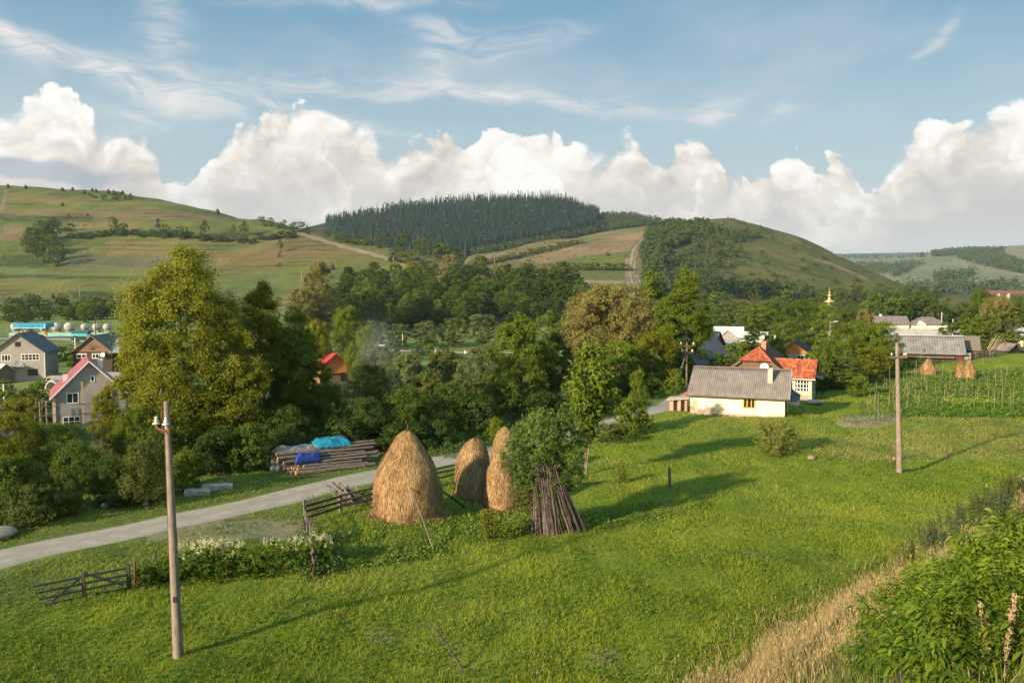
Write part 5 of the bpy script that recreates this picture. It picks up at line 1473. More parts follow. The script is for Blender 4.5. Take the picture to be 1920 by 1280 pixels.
leafy_stalk(955, 1008, 968, 60, 'mid', 'low dark weeds at the left foot of the stacked poles', 1100, 4, .11, name='weed_clump')
leafy_stalk(1165, 905, 868, 34, 'yellow', 'yellowish tall grass tuft by the thin fence post', 500, 5, .22, name='grass_tuft', asp=.12)

# ---- utility poles
def insulator(mb, x, y, z, s=1.0):
    mb.lathe([(r * s, q * s) for r, q in [(.0, .22), (.035, .21), (.05, .17), (.035, .14), (.065, .11), (.07, .08), (.04, .065), (.105, .03), (.115, 0.0), (.05, -.01), (.018, -.02), (.018, -.09)]], 14, (x, y, z))
def pole_near():
    g = G(335, 1232); top = ray(312, 752)[1] * g.y - g.z
    o = thing('utility_pole', 'tall round concrete pole in the left foreground, its head tilted left', 'utility pole', g)
    lx = ray(312, 752)[0] * g.y - g.x
    mb = MB(); n = 12
    mb.tube([(lx * k / n, 0, -.2 + (top + .2) * k / n) for k in range(n + 1)], [.165 - .085 * k / n for k in range(n + 1)], 20)
    mb.build('shaft', M_CONC, o, smooth=False)
    mb = MB(); mb.box((lx * .23 + .03, -.145, top * .235), (.12, .03, .17)); mb.build('number_plate', M_BLACK, o)
    z1 = top - .82; xx = lx * .9
    mb = MB(); mb.beam((xx - .36, -.02, z1 + .02), (xx + .05, -.10, z1 - .10), .05, .06); mb.beam((xx - .02, -.06, z1 - .20), (xx - .34, -.02, z1), .03, .03)
    mb.beam((xx + .02, -.10, z1 - .05), (xx + .12, -.16, z1 - .02), .04, .04); mb.box((xx + .06, -.12, z1 - .10), (.10, .08, .14)); mb.build('bracket', M_RUST, o)
    for x, y in ((xx - .33, -.02), (xx + .02, -.16)):
        mb = MB(); insulator(mb, x, y, z1 + .13, 1.05); mb.build('insulator', M_PORC, o, smooth=True)
    mb = MB(); mb.tube([(lx - .12, -.03, top - .9), (lx - .13, -.03, top + .25)], [.014, .014], 6); mb.build('pin', M_RUST, o)
    mb = MB(); insulator(mb, lx - .13, -.03, top + .27, .62); mb.build('insulator', simple('brown_porcelain', (.11, .06, .045), (.06, .035, .03), 8, .4), o, smooth=True)
    mb = MB(); mb.tube([(lx * .9 - .07, -.09, z1 - .1), (lx * .5 - .125, -.05, top * .5), (-.165, -.03, .1)], .008, 5); mb.build('ground_wire', M_RUST, o)
pole_near()
def pole_far():
    g = G(1687, 886); top = ray(1682, 642)[1] * g.y - g.z
    o = thing('utility_pole', 'tall brownish pole with a short wooden crossarm, right half of the meadow', 'utility pole', g)
    lx = ray(1682, 642)[0] * g.y - g.x; n = 12
    mb = MB(); mb.tube([(lx * k / n, 0, -.2 + (top + .2) * k / n) for k in range(n + 1)], [.185 - .085 * k / n for k in range(n + 1)], 18); mb.build('shaft', M_CONC, o)
    z = top - .87
    mb = MB(); mb.box((lx * .9, -.13, z), (1.05, .09, .10)); mb.build('crossarm', M_WOODB, o)
    for x in (-.40, .02, .34, .46):
        mb = MB(); insulator(mb, lx * .9 + x, -.13, z + .14, .62); mb.build('insulator', M_PORC if abs(x) > .1 else M_RUST, o, smooth=True)
    mb = MB(); mb.tube([(lx, 0, top), (lx, 0, top + .22)], .015, 6); mb.build('pin', M_RUST, o)
    mb = MB(); mb.box((lx * .45 + .1, -.14, top * .40), (.05, .03, .10)); mb.build('number_plate', M_BLACK, o)
pole_far()

# ---- roadside rail fence and the tumbledown fence
def rail_fence():
    A = Vector(gz(*G(572, 985)[:2])); B = Vector(gz(*G(858, 898)[:2])); C_ = Vector(gz(*(B + (B - A) * .16)[:2]))
    o = thing('rail_fence', 'grey wooden rail fence running along the gravel road behind the haystacks', 'fence', A)
    N = 5; P_ = [A + (B - A) * (k / N) for k in range(N + 1)] + [C_]
    for k, p in enumerate(P_):
        p.z = zt(p.x, p.y); h = 1.25 if k == 0 else rs.uniform(.92, 1.05)
        mb = MB(); mb.box((p.x - A.x, p.y - A.y, p.z - A.z + h / 2 - .1), (.13, .13, h + .2), rz=.7, ry=rs.uniform(-.03, .03)); mb.build('post', M_WOOD, o)
    for h in (.38, .66, .93):
        for k in range(len(P_) - 1):
            p, q = P_[k] - A, P_[k + 1] - A
            mb = MB(); mb.beam((p.x - .05, p.y - .10, p.z + h + rs.uniform(-.03, .03)), (q.x + .05, q.y - .10, q.z + h + rs.uniform(-.03, .03)), .045, .11); mb.build('rail', M_WOOD if (k + int(h * 10)) % 3 else M_WOODD, o)
rail_fence()
def side_fence():
    A = Vector(gz(*G(570, 988)[:2])); B = Vector(gz(*G(588, 1082)[:2]))
    o = thing('old_fence', 'crooked dark fence of stakes running towards the flower hedge', 'fence', A)
    for k in range(9):
        p = A.lerp(B, k / 8); p.z = zt(p.x, p.y); h = rs.uniform(.9, 1.45)
        mb = MB(); a, b = rs.uniform(-.18, .18), rs.uniform(-.15, .15)
        mb.tube([(p.x - A.x, p.y - A.y, p.z - A.z - .1), (p.x - A.x + a * .4, p.y - A.y + b, p.z - A.z + h * .6), (p.x - A.x + a, p.y - A.y + b, p.z - A.z + h)], [.045, .04, .03], 6); mb.build('stake', M_WOOD if k % 2 else M_WOODD, o)
    for h in (.35, .7, 1.0):
        a, b = A + Vector((0, 0, h)), B + Vector((0, 0, h + rs.uniform(-.15, .1)))
        mb = MB(); mb.tube([tuple(a - A), tuple(a.lerp(b, .5) - A + Vector((.08, 0, .05))), tuple(b - A)], [.035, .03, .03], 6); mb.build('rail', M_WOOD, o)
side_fence()
def field_gate():
    A = Vector(gz(*G(62, 1142)[:2])); B = Vector(gz(*G(243, 1106)[:2]))
    o = thing('rail_gate', 'low grey wooden gate fence with crossed braces at the lower left', 'fence', A)
    M_ = A.lerp(B, .52)
    def L(p, h): return (p.x - A.x, p.y - A.y, zt(p.x, p.y) - A.z + h)
    for p, h in ((M_, .92), (B, 1.02)):
        c = L(p, 0); mb = MB(); mb.box((c[0], c[1] - .06, c[2] + h / 2), (.11, .09, h), rz=.1); mb.build('post', M_WOODD, o)
    for h, x0, x1 in ((.86, 0, 1), (.60, .02, 1), (.36, .05, 1), (.10, .10, 1)):
        mb = MB(); mb.beam(L(A.lerp(B, x0), h - .05), L(A.lerp(B, x1), h), .05, .085); mb.build('rail', M_WOOD, o)
    mb = MB(); mb.beam(L(A.lerp(B, .14), .0), L(A.lerp(B, .5), .78), .04, .08); mb.build('brace', M_WOOD, o)
    mb = MB(); mb.beam(L(A.lerp(B, .54), .82), L(A.lerp(B, .93), .22), .04, .08); mb.build('brace', M_WOOD, o)
field_gate()
for q in [((253, 1100), (253, 1052), .05, M_RUST, 'rusty upright post at the end of the low gate fence'), ((247, 1104), (241, 1072), .04, M_WOODD, 'short dark stake touching the low gate fence'),
          ((277, 1078), (291, 1034), .035, M_WOOD, 'slanting grey rod left of the flower hedge'), ((298, 1080), (291, 1032), .03, M_WOODD, 'thin dark rod crossing the slanting grey rod'),
          ((426, 1085), (426, 1042), .045, M_RUST, 'rusty post in the middle of the flower hedge'), ((400, 1062), (411, 1028), .02, M_WOOD, 'thin dry stick in the flower hedge'),
          ((1256, 914), (1255, 876), .09, M_WOOD, 'short pointed wooden post alone in the meadow'), ((1170, 905), (1169, 866), .03, M_RUST, 'thin dark iron post beside the yellowish grass tuft'),
          ((1549, 864), (1549, 830), .05, M_RUST, 'rusty post right of the round shrub'), ((1671, 870), (1671, 831), .055, M_RUST, 'rusty post just left of the brownish pole'),
          ((1773, 864), (1777, 829), .035, M_RUST, 'thin leaning post right of the brownish pole'), ((1908, 846), (1908, 824), .05, M_RUST, 'short rusty post at the right edge of the meadow'),
          ((1224, 798), (1224, 776), .04, M_WOOD, 'wire fence post near the cottage lane, right one'), ((1079, 838), (1079, 812), .035, M_WOODD, 'wire fence post behind the young tree'), ((1092, 884), (1090, 856), .03, M_WOODD, 'small stake tied at the young tree')]:
    (bx, by), (tx_, ty_), r_, m_, lab = q; g = G(bx, by)
    t3 = at(tx_, ty_, g.y); stick('fence_post', (g.x, g.y, g.z - .1), (t3.x, t3.y, t3.z), r_, r_ * .85, m_, lab, 'post', bend=0)
# ---- branch heap by the fence
hb = G(640, 945)
for i in range(20):
    a = rs.uniform(-.5, .9) + .6; L_ = rs.uniform(1.0, 2.0)
    x = hb.x + rs.uniform(-.7, .9); y = hb.y + rs.uniform(-.3, .8); z = zt(x, y) + .06 + rs.uniform(0, .45)
    dx = math.cos(a) * L_ * .5; dy = -math.sin(a) * L_ * .35; dz = rs.uniform(.1, .45)
    stick('cut_branch', (x - dx, y - dy, z + dz + .1), (x + dx, y + dy, max(z - dz, zt(x + dx, y + dy) + .04)), rs.uniform(.04, .075), .03, M_BRANCH if i % 3 else M_WOOD, 'cut branch thrown on the heap beside the rail fence', 'branch', 'branch heap beside the rail fence', bend=rs.uniform(-.08, .08))
hb = G(580, 962)
for i in range(6):
    x = hb.x + .35 + rs.uniform(-.2, .5); y = hb.y + rs.uniform(0, .4); z = zt(x, y)
    stick('cut_branch', (x, y, z), (x + rs.uniform(-.5, .5), y + rs.uniform(-.2, .3), z + rs.uniform(.6, 1.0)), .03, .012, M_WOODD, 'upright twig beside the corner post of the rail fence', 'branch', 'twigs at the fence corner', bend=.05)

# ---- log pile and tarp
def logs():
    c = G(628, 884); ang = math.radians(29)
    ux = Vector((math.cos(ang), math.sin(ang), 0)); uy = Vector((-math.sin(ang), math.cos(ang), 0))
    k = 0
    me = {}
    for layer in range(9):
        for j in range(9 - layer):
            L_ = rs.uniform(3.6, 5.2); r = rs.uniform(.065, .105) if layer else rs.uniform(.10, .14)
            off = (j - (8 - layer) / 2) * .19 + .10 * layer; z = .11 + layer * .155
            ctr = c + uy * (off + .9) + ux * (rs.uniform(-.35, .45) + .1 * layer)
            key = k % 6
            if key not in me:
                mb = MB(); pts = [(-.5 + q / 5, rs.uniform(-.003, .003), rs.uniform(-.006, .006)) for q in range(6)]
                mb.tube([(x * 4.6, y * 4.6, zz * 4.6) for x, y, zz in pts], [.12, .118, .114, .11, .106, .10], 12, cap=False)
                ends = []
                for s, rr in ((0, .119), (5, .099)):
                    n0 = len(mb.v); x0 = pts[s][0] * 4.6
                    mb.mi = 1; mb.add([(x0 + (-.003 if s == 0 else .003), pts[s][1] * 4.6 + rr * math.cos(2 * PI * q / 12), pts[s][2] * 4.6 + rr * math.sin(2 * PI * q / 12)) for q in range(12)], [tuple(range(12))]); mb.mi = 0
                o = mb.build('log', [M_LOGBARK, M_LOGEND if key % 3 == 0 else M_LOGPALE]); me[key] = o.data
            else: o = put('log', me[key])
            o.location = (ctr.x, ctr.y, zt(ctr.x, ctr.y) + z); o.rotation_euler = (rs.uniform(0, 6), rs.uniform(-.02, .03), ang + rs.uniform(-.05, .05)); o.scale = (L_ / 4.6, r / .11, r / .11)
            tag(o, 'long barked log of the stack beside the gravel road', 'log', 'logs stacked beside the gravel road'); k += 1
    # older heap behind, under sheets
    c2 = c + uy * 1.7 - ux * 1.35
    for layer in range(5):
        for j in range(5 - layer // 2):
            o = put('log', me[(layer + j) % 6]); ctr = c2 + uy * ((j - 2) * .28 + .4) + ux * rs.uniform(-.3, .3)
            o.location = (ctr.x, ctr.y, zt(ctr.x, ctr.y) + .15 + layer * .24); o.rotation_euler = (rs.uniform(0, 6), 0, ang + rs.uniform(-.1, .1)); o.scale = (.72, 1.1, 1.1)
            tag(o, 'short log of the older heap under the plastic sheets', 'log', 'logs under the sheets')
    def sheet(name, mat, label, u0, u1, v0, v1, z0, sag, seed, hang=.4, n=26):
        rr = np.random.RandomState(seed); U_, V_ = np.meshgrid(np.linspace(0, 1, n), np.linspace(0, 1, n), indexing='ij')
        uu = u0 + (u1 - u0) * U_; vv = v0 + (v1 - v0) * V_
        edge = np.minimum(np.minimum(U_, 1 - U_), np.minimum(V_, 1 - V_))
        prof = z0 - sag * (np.abs(V_ - .55) * 2) ** 2.2 - hang * np.clip(1 - edge / .16, 0, 1) ** 1.5
        prof = prof + .07 * np.sin(uu * 5 + seed) * np.cos(vv * 6 + seed) + .03 * np.sin(uu * 17 + vv * 9) + .02 * rr.normal(size=uu.shape)
        uu = uu + .08 * np.sin(vv * 5 + seed) * (1 + 0 * uu)
        X = c2.x + ux.x * uu + uy.x * vv; Y = c2.y + ux.y * uu + uy.y * vv
        Z = prof - .0
        base = zt(c2.x, c2.y)
        V = np.stack([X - c2.x, Y - c2.y, np.maximum(Z, .05)], -1).reshape(-1, 3); idx = np.arange(n * n).reshape(n, n)
        Q = np.stack([idx[:-1, :-1], idx[1:, :-1], idx[1:, 1:], idx[:-1, 1:]], -1).reshape(-1, 4)
        o = np_mesh(name, V, Q, mat, smooth=False); o.location = (c2.x, c2.y, base)
        so_ = o.modifiers.new('thick', 'SOLIDIFY'); so_.thickness = .012
        tag(o, label, 'sheet')
    grey = simple('grey_sheet', (.20, .19, .19), (.09, .088, .095), 3, .55, .2, spec=.5)
    sheet('plastic_sheet', grey, 'crumpled grey plastic sheet over the older log heap', -1.9, 1.0, -.2, 1.35, 1.38, .4, 1, .25)
    sheet('plastic_sheet', simple('turquoise_sheet', (.012, .19, .28), (.008, .12, .20), 2, .45, .15, spec=.5), 'turquoise tarpaulin on top of the log heap', .6, 2.9, -.3, 1.3, 1.72, .22, 3, .22)
    sheet('plastic_sheet', simple('blue_sheet', (.012, .035, .22), (.01, .025, .14), 2, .45, .15, spec=.5), 'dark blue tarpaulin hanging low at the front of the log heap', -.9, .7, -1.15, -.45, 1.15, .1, 5, .45)
    sheet('plastic_sheet', grey, 'loose grey sheet drooping over the left end of the log heap', -2.2, -1.6, -.3, 1.0, .95, .35, 7, .4)
logs()
# ---- stones, slabs, sand heap
def rock(px, base, wpx, hpx, seed, label, mat=None, asp=1.0, boxy=0.0, cat='rock', name='boulder', rz=0):
    g = G(px, base); w = wpx / F * g.y; h = hpx / F * g.y
    r_ = np.random.RandomState(seed); n, m = 18, 12
    th, ph = np.meshgrid(np.linspace(0, 2 * PI, n, endpoint=False), np.linspace(0, PI, m), indexing='ij')
    e = 1 - boxy * .75
    sg = lambda q: np.sign(q) * np.abs(q) ** e
    X = sg(np.cos(th)) * np.abs(np.sin(ph)) ** e; Y = sg(np.sin(th)) * np.abs(np.sin(ph)) ** e; Z = sg(np.cos(ph))
    k = 1 + .10 * np.sin(3 * th + seed) * np.sin(2 * ph) + r_.normal(0, .035, th.shape)
    V = np.stack([X * k * w / 2, Y * k * w / 2 * asp, Z * k * h / 2 + h * .38], -1).reshape(-1, 3)
    idx = np.arange(n * m).reshape(n, m)
    Q = np.stack([idx, np.roll(idx, -1, 0), np.roll(np.roll(idx, -1, 0), -1, 1), np.roll(idx, -1, 1)], -1)[:, :-1].reshape(-1, 4)
    o = np_mesh(name, V, Q, mat or M_STONE); o.location = g; o.rotation_euler = (0, 0, rz)
    tag(o, label, cat)
def rock2(px, base, wpx, hpx, seed, label, asp=1.0, rz=.3, cat='', name='', boxy=0):
    g = G(px, base); w = wpx / F * g.y; h = hpx / F * g.y * .8; r_ = random.Random(seed); mb = MB()
    n = 7; vs = []; ring = [(-.5, 0), (-.5, .82), (-.42, 1), (.42, 1), (.5, .8), (.5, 0)]
    for k in range(n):
        x = -w / 2 + w * k / (n - 1) + r_.uniform(-.03, .03) * (0 < k < n - 1)
        e = .93 if k in (0, n - 1) else 1
        vs += [(x, q * w * asp * e + r_.uniform(-.015, .015), z_ * h * e + r_.uniform(-.02, .02) - (.1 if z_ == 0 else 0)) for q, z_ in ring]
    fs = [(k * 6 + i, k * 6 + (i + 1) % 6, (k + 1) * 6 + (i + 1) % 6, (k + 1) * 6 + i) for k in range(n - 1) for i in range(6)] + [tuple(range(6)), tuple((n - 1) * 6 + i for i in range(5, -1, -1))]
    mb.add(vs, fs); o = mb.build(name, M_STONE); o.location = g; o.rotation_euler = (0, .03, rz); tag(o, label, cat)
rock(220, 944, 27, 14, 1, 'pale boulder at the edge of the bushes, right of a smaller one'); rock(197, 952, 14, 11, 2, 'smaller pale boulder left of the bigger boulder'); rock(273, 948, 12, 9, 6, 'small stone half hidden in the weeds by the boulders')
rock2(408, 917, 54, 13, 3, 'long pale concrete block lying on the grassy verge', asp=.35, boxy=.9, cat='concrete block', name='concrete_block', rz=.3)
rock2(370, 926, 46, 11, 4, 'darker concrete slab in front of the long block, near the pole', asp=.6, boxy=.85, cat='concrete block', name='concrete_block', rz=.3); rock2(357, 914, 10, 5, 8, 'small broken block behind the darker slab', boxy=.7, cat='concrete block', name='concrete_block')
rock(-14, 1008, 84, 20, 5, 'brown sand heap at the left edge beside the road', M_SAND, cat='heap', name='sand_heap')
rock(10, 1012, 14, 6, 9, 'small white stone in front of the sand heap'); rock(1522, 862, 16, 9, 7, 'small earth-coloured stone by the round shrub', simple('earth', (.28, .20, .14), (.18, .12, .08), 6)); rock(1675, 862, 14, 7, 11, 'earthy stone at the foot of the brownish pole', simple('earth_', (.28, .20, .14), (.18, .12, .08), 6))

# ---- flower hedge
fr = np.random.RandomState(8)
LM['hedge'] = leafmat('leaf_hedge', (.045, .090, .010), (.130, .185, .018), .3)
for i, (x, y, w, h, lab) in enumerate([(262, 1102, 44, 34, 'low weedy bush at the left end of the flower hedge'), (300, 1100, 56, 52, 'leafy bush behind the concrete pole foot of the hedge'), (345, 1096, 60, 66, 'white flowered bush right beside the concrete pole'),
                                       (388, 1092, 60, 70, 'most densely white flowered bush of the hedge'), (430, 1088, 58, 68, 'flowered bush around the rusty post'), (472, 1084, 54, 56, 'leafy dark bush in the middle of the hedge'),
                                       (512, 1080, 54, 58, 'bush in front of the small bare earth patch'), (552, 1076, 54, 56, 'flowered bush left of the crooked fence'), (592, 1072, 52, 58, 'rightmost white flowered bush at the crooked fence')]):
    g = G(x, y); g.y += .5; g = Vector(gz(g.x, g.y)); k = g.y / F
    W, H_ = w * k * 1.25, h * k * .95
    V, Q, tint, L = crown(200 + i, 3600, .085 / W, H_ / W, 'dome', 0.0, 12, .25, asp=.6, clump=30, core=.2, sprig=.1)
    V *= W; V[:, 2] *= H_ / np.percentile(V[:, 2], 99.5)
    o = thing('flowering_bush' if i > 1 else 'weed_bush', lab, 'bush', g)
    np_mesh('foliage', V, Q, LM['hedge'], parent=o, tint=tint)
    if i in (2, 3, 4, 7, 8, 6):
        n = {2: 22, 3: 46, 4: 24, 6: 10, 7: 24, 8: 28}[i]
        a = fr.uniform(0, 2 * PI, n); q = fr.uniform(.1, .5, n) * W
        c = np.stack([q * np.cos(a), q * np.sin(a) * .8, H_ * (1.02 - .45 * (q / W) ** 1.2 * 2 * fr.rand(n)) + fr.uniform(-.05, .18, n)], -1)
        c = np.repeat(c, 16, 0) + fr.normal(0, .035, (n * 16, 3)) * np.array([1, 1, 1.7])
        V2, Q2 = leaf_quads(c, fr.normal(size=(len(c), 3)), fr, .045, .9)
        np_mesh('blossoms', V2, Q2, M_BLOS if 'M_BLOS' in globals() else LM.setdefault('blossom', leafmat('blossom', (.55, .48, .28), (.76, .69, .46), .4)), parent=o, tint=np.repeat(fr.rand(len(c)), 4))
rock(530, 1040, 40, 6, 21, 'bare dark earth heap inside the flower hedge', simple('dark_earth', (.12, .09, .07), (.07, .055, .045), 6), cat='heap', name='earth_heap', asp=.5)
# ---- the round shrub in the meadow
def shrub():
    g = G(1466, 856); g.y += .7; g = Vector(gz(g.x, g.y)); H_ = ray(1466, 783)[1] * g.y - g.z; W = 74 / F * g.y
    V, Q, tint, L = crown(301, 16000, .040, H_ / W, 'round', 0.05, 18, .2, asp=.35, clump=24, core=.35, sprig=.25)
    o = thing('shrub', 'round yellow-green willow shrub alone in front of the white cottage', 'shrub', g)
    V[:, 2] *= (H_ / W) / np.percentile(V[:, 2], 99.5)
    c = np_mesh('foliage', V * W, Q, LM['pale'], parent=o, tint=tint); c.data.materials[0] = leafmat('shrub_leaf', (.11, .14, .020), (.34, .34, .085), .4)
    mb = MB()
    for k in range(9):
        a = k * .7; mb.tube([(.1 * math.cos(a), .1 * math.sin(a), -.05), (.35 * math.cos(a) * W * .5, .35 * math.sin(a) * W * .5, H_ * .5), (.8 * math.cos(a) * W * .4, .8 * math.sin(a) * W * .4, H_ * .8)], [.05, .03, .01], 5)
    mb.build('stems', BARK, o)
shrub()
# ---- big leaved bushes on the bank and weeds
def elder(px, py, R, label, seed, n=330, d=None):
    g = G(px, py, 3.0) if d is None else on(px, d)
    rs = np.random.RandomState(seed)
    o = thing('elder_bush', label, 'bush', g)
    H_ = R * 1.15
    d_ = unit(rs.normal(size=(n, 3)) + np.array([-.1, -.5, .55])); d_[:, 2] = np.abs(d_[:, 2])
    c = d_ * (R * rs.uniform(.72, 1.08, n))[:, None] * np.array([1, 1, H_ / R]) * (1 + .14 * np.sin(d_[:, :1] * 7 + seed) + .10 * np.cos(d_[:, 1:2] * 9))
    VV, QQ, TT, off = [], [], [], 0
    # each compound leaf: a stalk direction with 5-7 drooping leaflets in pairs
    ax = unit(d_ * .8 + rs.normal(size=(n, 3)) * .45 + np.array([0, 0, .15]))
    side = unit(np.cross(ax, np.array([0, 0, 1.0]) + rs.normal(size=(n, 3)) * .25)); up = np.cross(side, ax)
    Ls = rs.uniform(.20, .34, n)
    for pr in range(4):
        for s in ((-1, 1) if pr < 3 else (0,)):
            t0 = .25 + .22 * pr
            base = c + ax * (Ls * t0)[:, None]
            dr = unit(side * s * .85 + ax * (.45 if s else 1) - np.array([0, 0, .25]))
            ll = (rs.uniform(.075, .145, n) * (1 if s else 1.15))[:, None]; ww = ll * .15
            w_ = unit(np.cross(dr, up + rs.normal(size=(n, 3)) * .25))
            bend = np.array([0, 0, -1.0])
            p0 = base; p1 = base + dr * ll * .38; p2 = base + dr * ll * .75 + bend * ll * .18; p3 = base + dr * ll + bend * ll * .42
            cup = np.cross(w_, dr)
            cup *= np.sign(cup[:, 2:3] + 1e-6)
            V = np.stack([p0, p1 - w_ * ww + cup * ww * .3, p1 + w_ * ww + cup * ww * .3, p2 - w_ * ww * .8 + cup * ww * .2, p2 + w_ * ww * .8 + cup * ww * .2, p3, p1, p2], 1).reshape(-1, 3)
            q = np.array([[0, 6, 1, 1], [0, 2, 6, 6], [1, 6, 7, 3], [6, 2, 4, 7], [3, 7, 5, 5], [7, 4, 5, 5]])
            Q = (np.arange(n)[:, None, None] * 8 + q[None]).reshape(-1, 4) + off
            VV.append(V); QQ.append(Q); off += len(V)
            TT.append(np.repeat(np.clip(rs.rand(n) * .75 + .45 * d_[:, 2] - .15, 0, 1), 8))
    # stalks
    V = np.stack([c, c + side * .004, c + ax * Ls[:, None] * .9], 1).reshape(-1, 3)
    QQ_t = None
    Qa = np.concatenate(QQ)
    np_mesh_tri('foliage', np.concatenate(VV), Qa, ELD, o, np.concatenate(TT))
    mb = MB()
    for k in range(9):
        v = d_[k * 7 % n] * R * .75; mb.tube([(0, 0, -.1), tuple(v * .5 + np.array([0, 0, .1])), tuple(v)], [.03, .02, .008], 5)
    mb.build('stems', M_BRANCH, o)
def np_mesh_tri(name, V, Q, mat, parent, tint):
    """faces given as quads, repeated last index marks a triangle"""
    tri = Q[:, 2] == Q[:, 3]
    T1 = Q[tri][:, :3]; Qq = Q[~tri]; T2 = np.concatenate([Qq[:, [0, 1, 2]], Qq[:, [0, 2, 3]]])
    return np_mesh(name, V, np.concatenate([T1, T2]), mat, parent=parent, tint=tint)
ELD = leafmat('elder_leaf', (.028, .076, .005), (.175, .225, .012), .28, spec=.2)
for q in [(1722, 1185, .80, 'large-leaved bush on the bank, left front one', 1, 400), (1800, 1150, .80, 'large-leaved bush on the bank, highest one next to the grey weeds', 2, 400), (1885, 1140, .85, 'large-leaved bush on the bank at the right frame edge', 3, 400),
          (1805, 1235, .80, 'large-leaved bush on the bank, in the middle of the lower right corner', 4, 400), (1925, 1100, .9, 'large-leaved bush on the bank, farthest right and highest', 5, 420), (1690, 1250, .62, 'small large-leaved bush lowest on the bank, touching the tan grass', 6, 340),
          (1900, 1240, .7, 'large-leaved bush closest to the camera at the lower right', 7, 400), (1775, 1285, .5, 'low large-leaved sprawl cut by the bottom edge of the picture', 8, 240)]:
    elder(*q)
def bank_weeds(px, py, h, w, label, seed, flowers=0, c=('grey', 'olive')):
    g = G(px, py, 5.0); rs = np.random.RandomState(seed)
    o = thing('tall_weed', label, 'weed', g); ns = 26; mb = MB(); n = 5200
    tips = []
    for k in range(ns):
        a = rs.uniform(0, 6.28); q = rs.uniform(.05, .5) * w; b = np.array([q * math.cos(a), q * math.sin(a), 0.0]); t_ = b * 1.3 + np.array([rs.normal(0, .1), rs.normal(0, .1), h * rs.uniform(.6, 1.05)])
        b[2] = zt(g.x + b[0], g.y + b[1]) - g.z
        mb.tube([tuple(b), tuple((b + t_) / 2 + .02), tuple(t_)], [.010, .007, .003], 4); tips.append((b, t_))
    mb.build('stems', M_BRANCH, o)
    B = np.array([q[0] for q in tips]); T_2 = np.array([q[1] for q in tips]); k = rs.randint(0, ns, n); t = rs.uniform(.15, 1, n)[:, None]
    cc = B[k] * (1 - t) + T_2[k] * t + rs.normal(0, .055, (n, 3))
    V, Q = leaf_quads(cc, unit(rs.normal(size=(n, 3))), rs, .09, .26, .0)
    np_mesh('foliage', V, Q, LM[c[seed % 2]], parent=o, tint=np.repeat(rs.rand(n), 4))
    if flowers:
        cc = np.repeat(T_2[rs.choice(ns, flowers)], 26, 0) + rs.normal(0, .045, (flowers * 26, 3)); V, Q = leaf_quads(cc, rs.normal(size=(len(cc), 3)), rs, .04, .9)
        np_mesh('blossoms', V, Q, LM['blossom'], parent=o, tint=np.repeat(rs.rand(len(cc)), 4))
for q in [(1735, 1068, 1.0, 1.5, 'grey-green tall weeds next to the tan grass, lowest clump', 1, 0), (1775, 1045, 1.2, 1.7, 'grey-green tall weeds, second clump above the large leaves', 2, 0), (1815, 1015, 1.4, 1.8, 'grey-green tall weeds in the middle of the weedy bank', 4, 0), (1850, 985, 1.4, 1.8, 'brownish tall weeds below the white blossoms', 3, 0),
          (1885, 955, 1.4, 1.7, 'tall weeds topped by white blossoms near the right edge', 5, 4), (1915, 935, 1.4, 1.7, 'tall weeds cut by the right frame edge', 7, 3), (1900, 1000, 1.3, 1.6, 'dense grey-green weeds over the highest large leaves', 8, 1)]:
    bank_weeds(*q)
M_STALK = simple('dry_stalk', (.40, .29, .17), (.24, .16, .09), 8, .9)
for i in range(16):
    x, y = rs.uniform(1660, 1910), rs.uniform(1235, 1285); g = G(x, y, 3.0)
    h = rs.uniform(.6, .95); n = 110; r_ = np.random.RandomState(i)
    t = r_.uniform(.25, 1, n); c = np.stack([r_.normal(0, .012, n) + .06 * t * (i % 3 - 1), r_.normal(0, .012, n), h * t], -1)
    V, Q = leaf_quads(c, r_.normal(size=(n, 3)), r_, .034, .6)
    mb = MB(); mb.tube([(0, 0, 0), (.03 * (i % 3 - 1), 0, h * .5), (.06 * (i % 3 - 1), 0, h)], [.006, .005, .003], 5)
    o = thing('dry_stalk', 'dry brown seed stalk standing in the lower right corner', 'stalk', g, 0, 'dry stalks in the lower right corner')
    mb.build('stem', M_STALK, o); np_mesh('seed_spike', V, Q, M_STALK, parent=o)
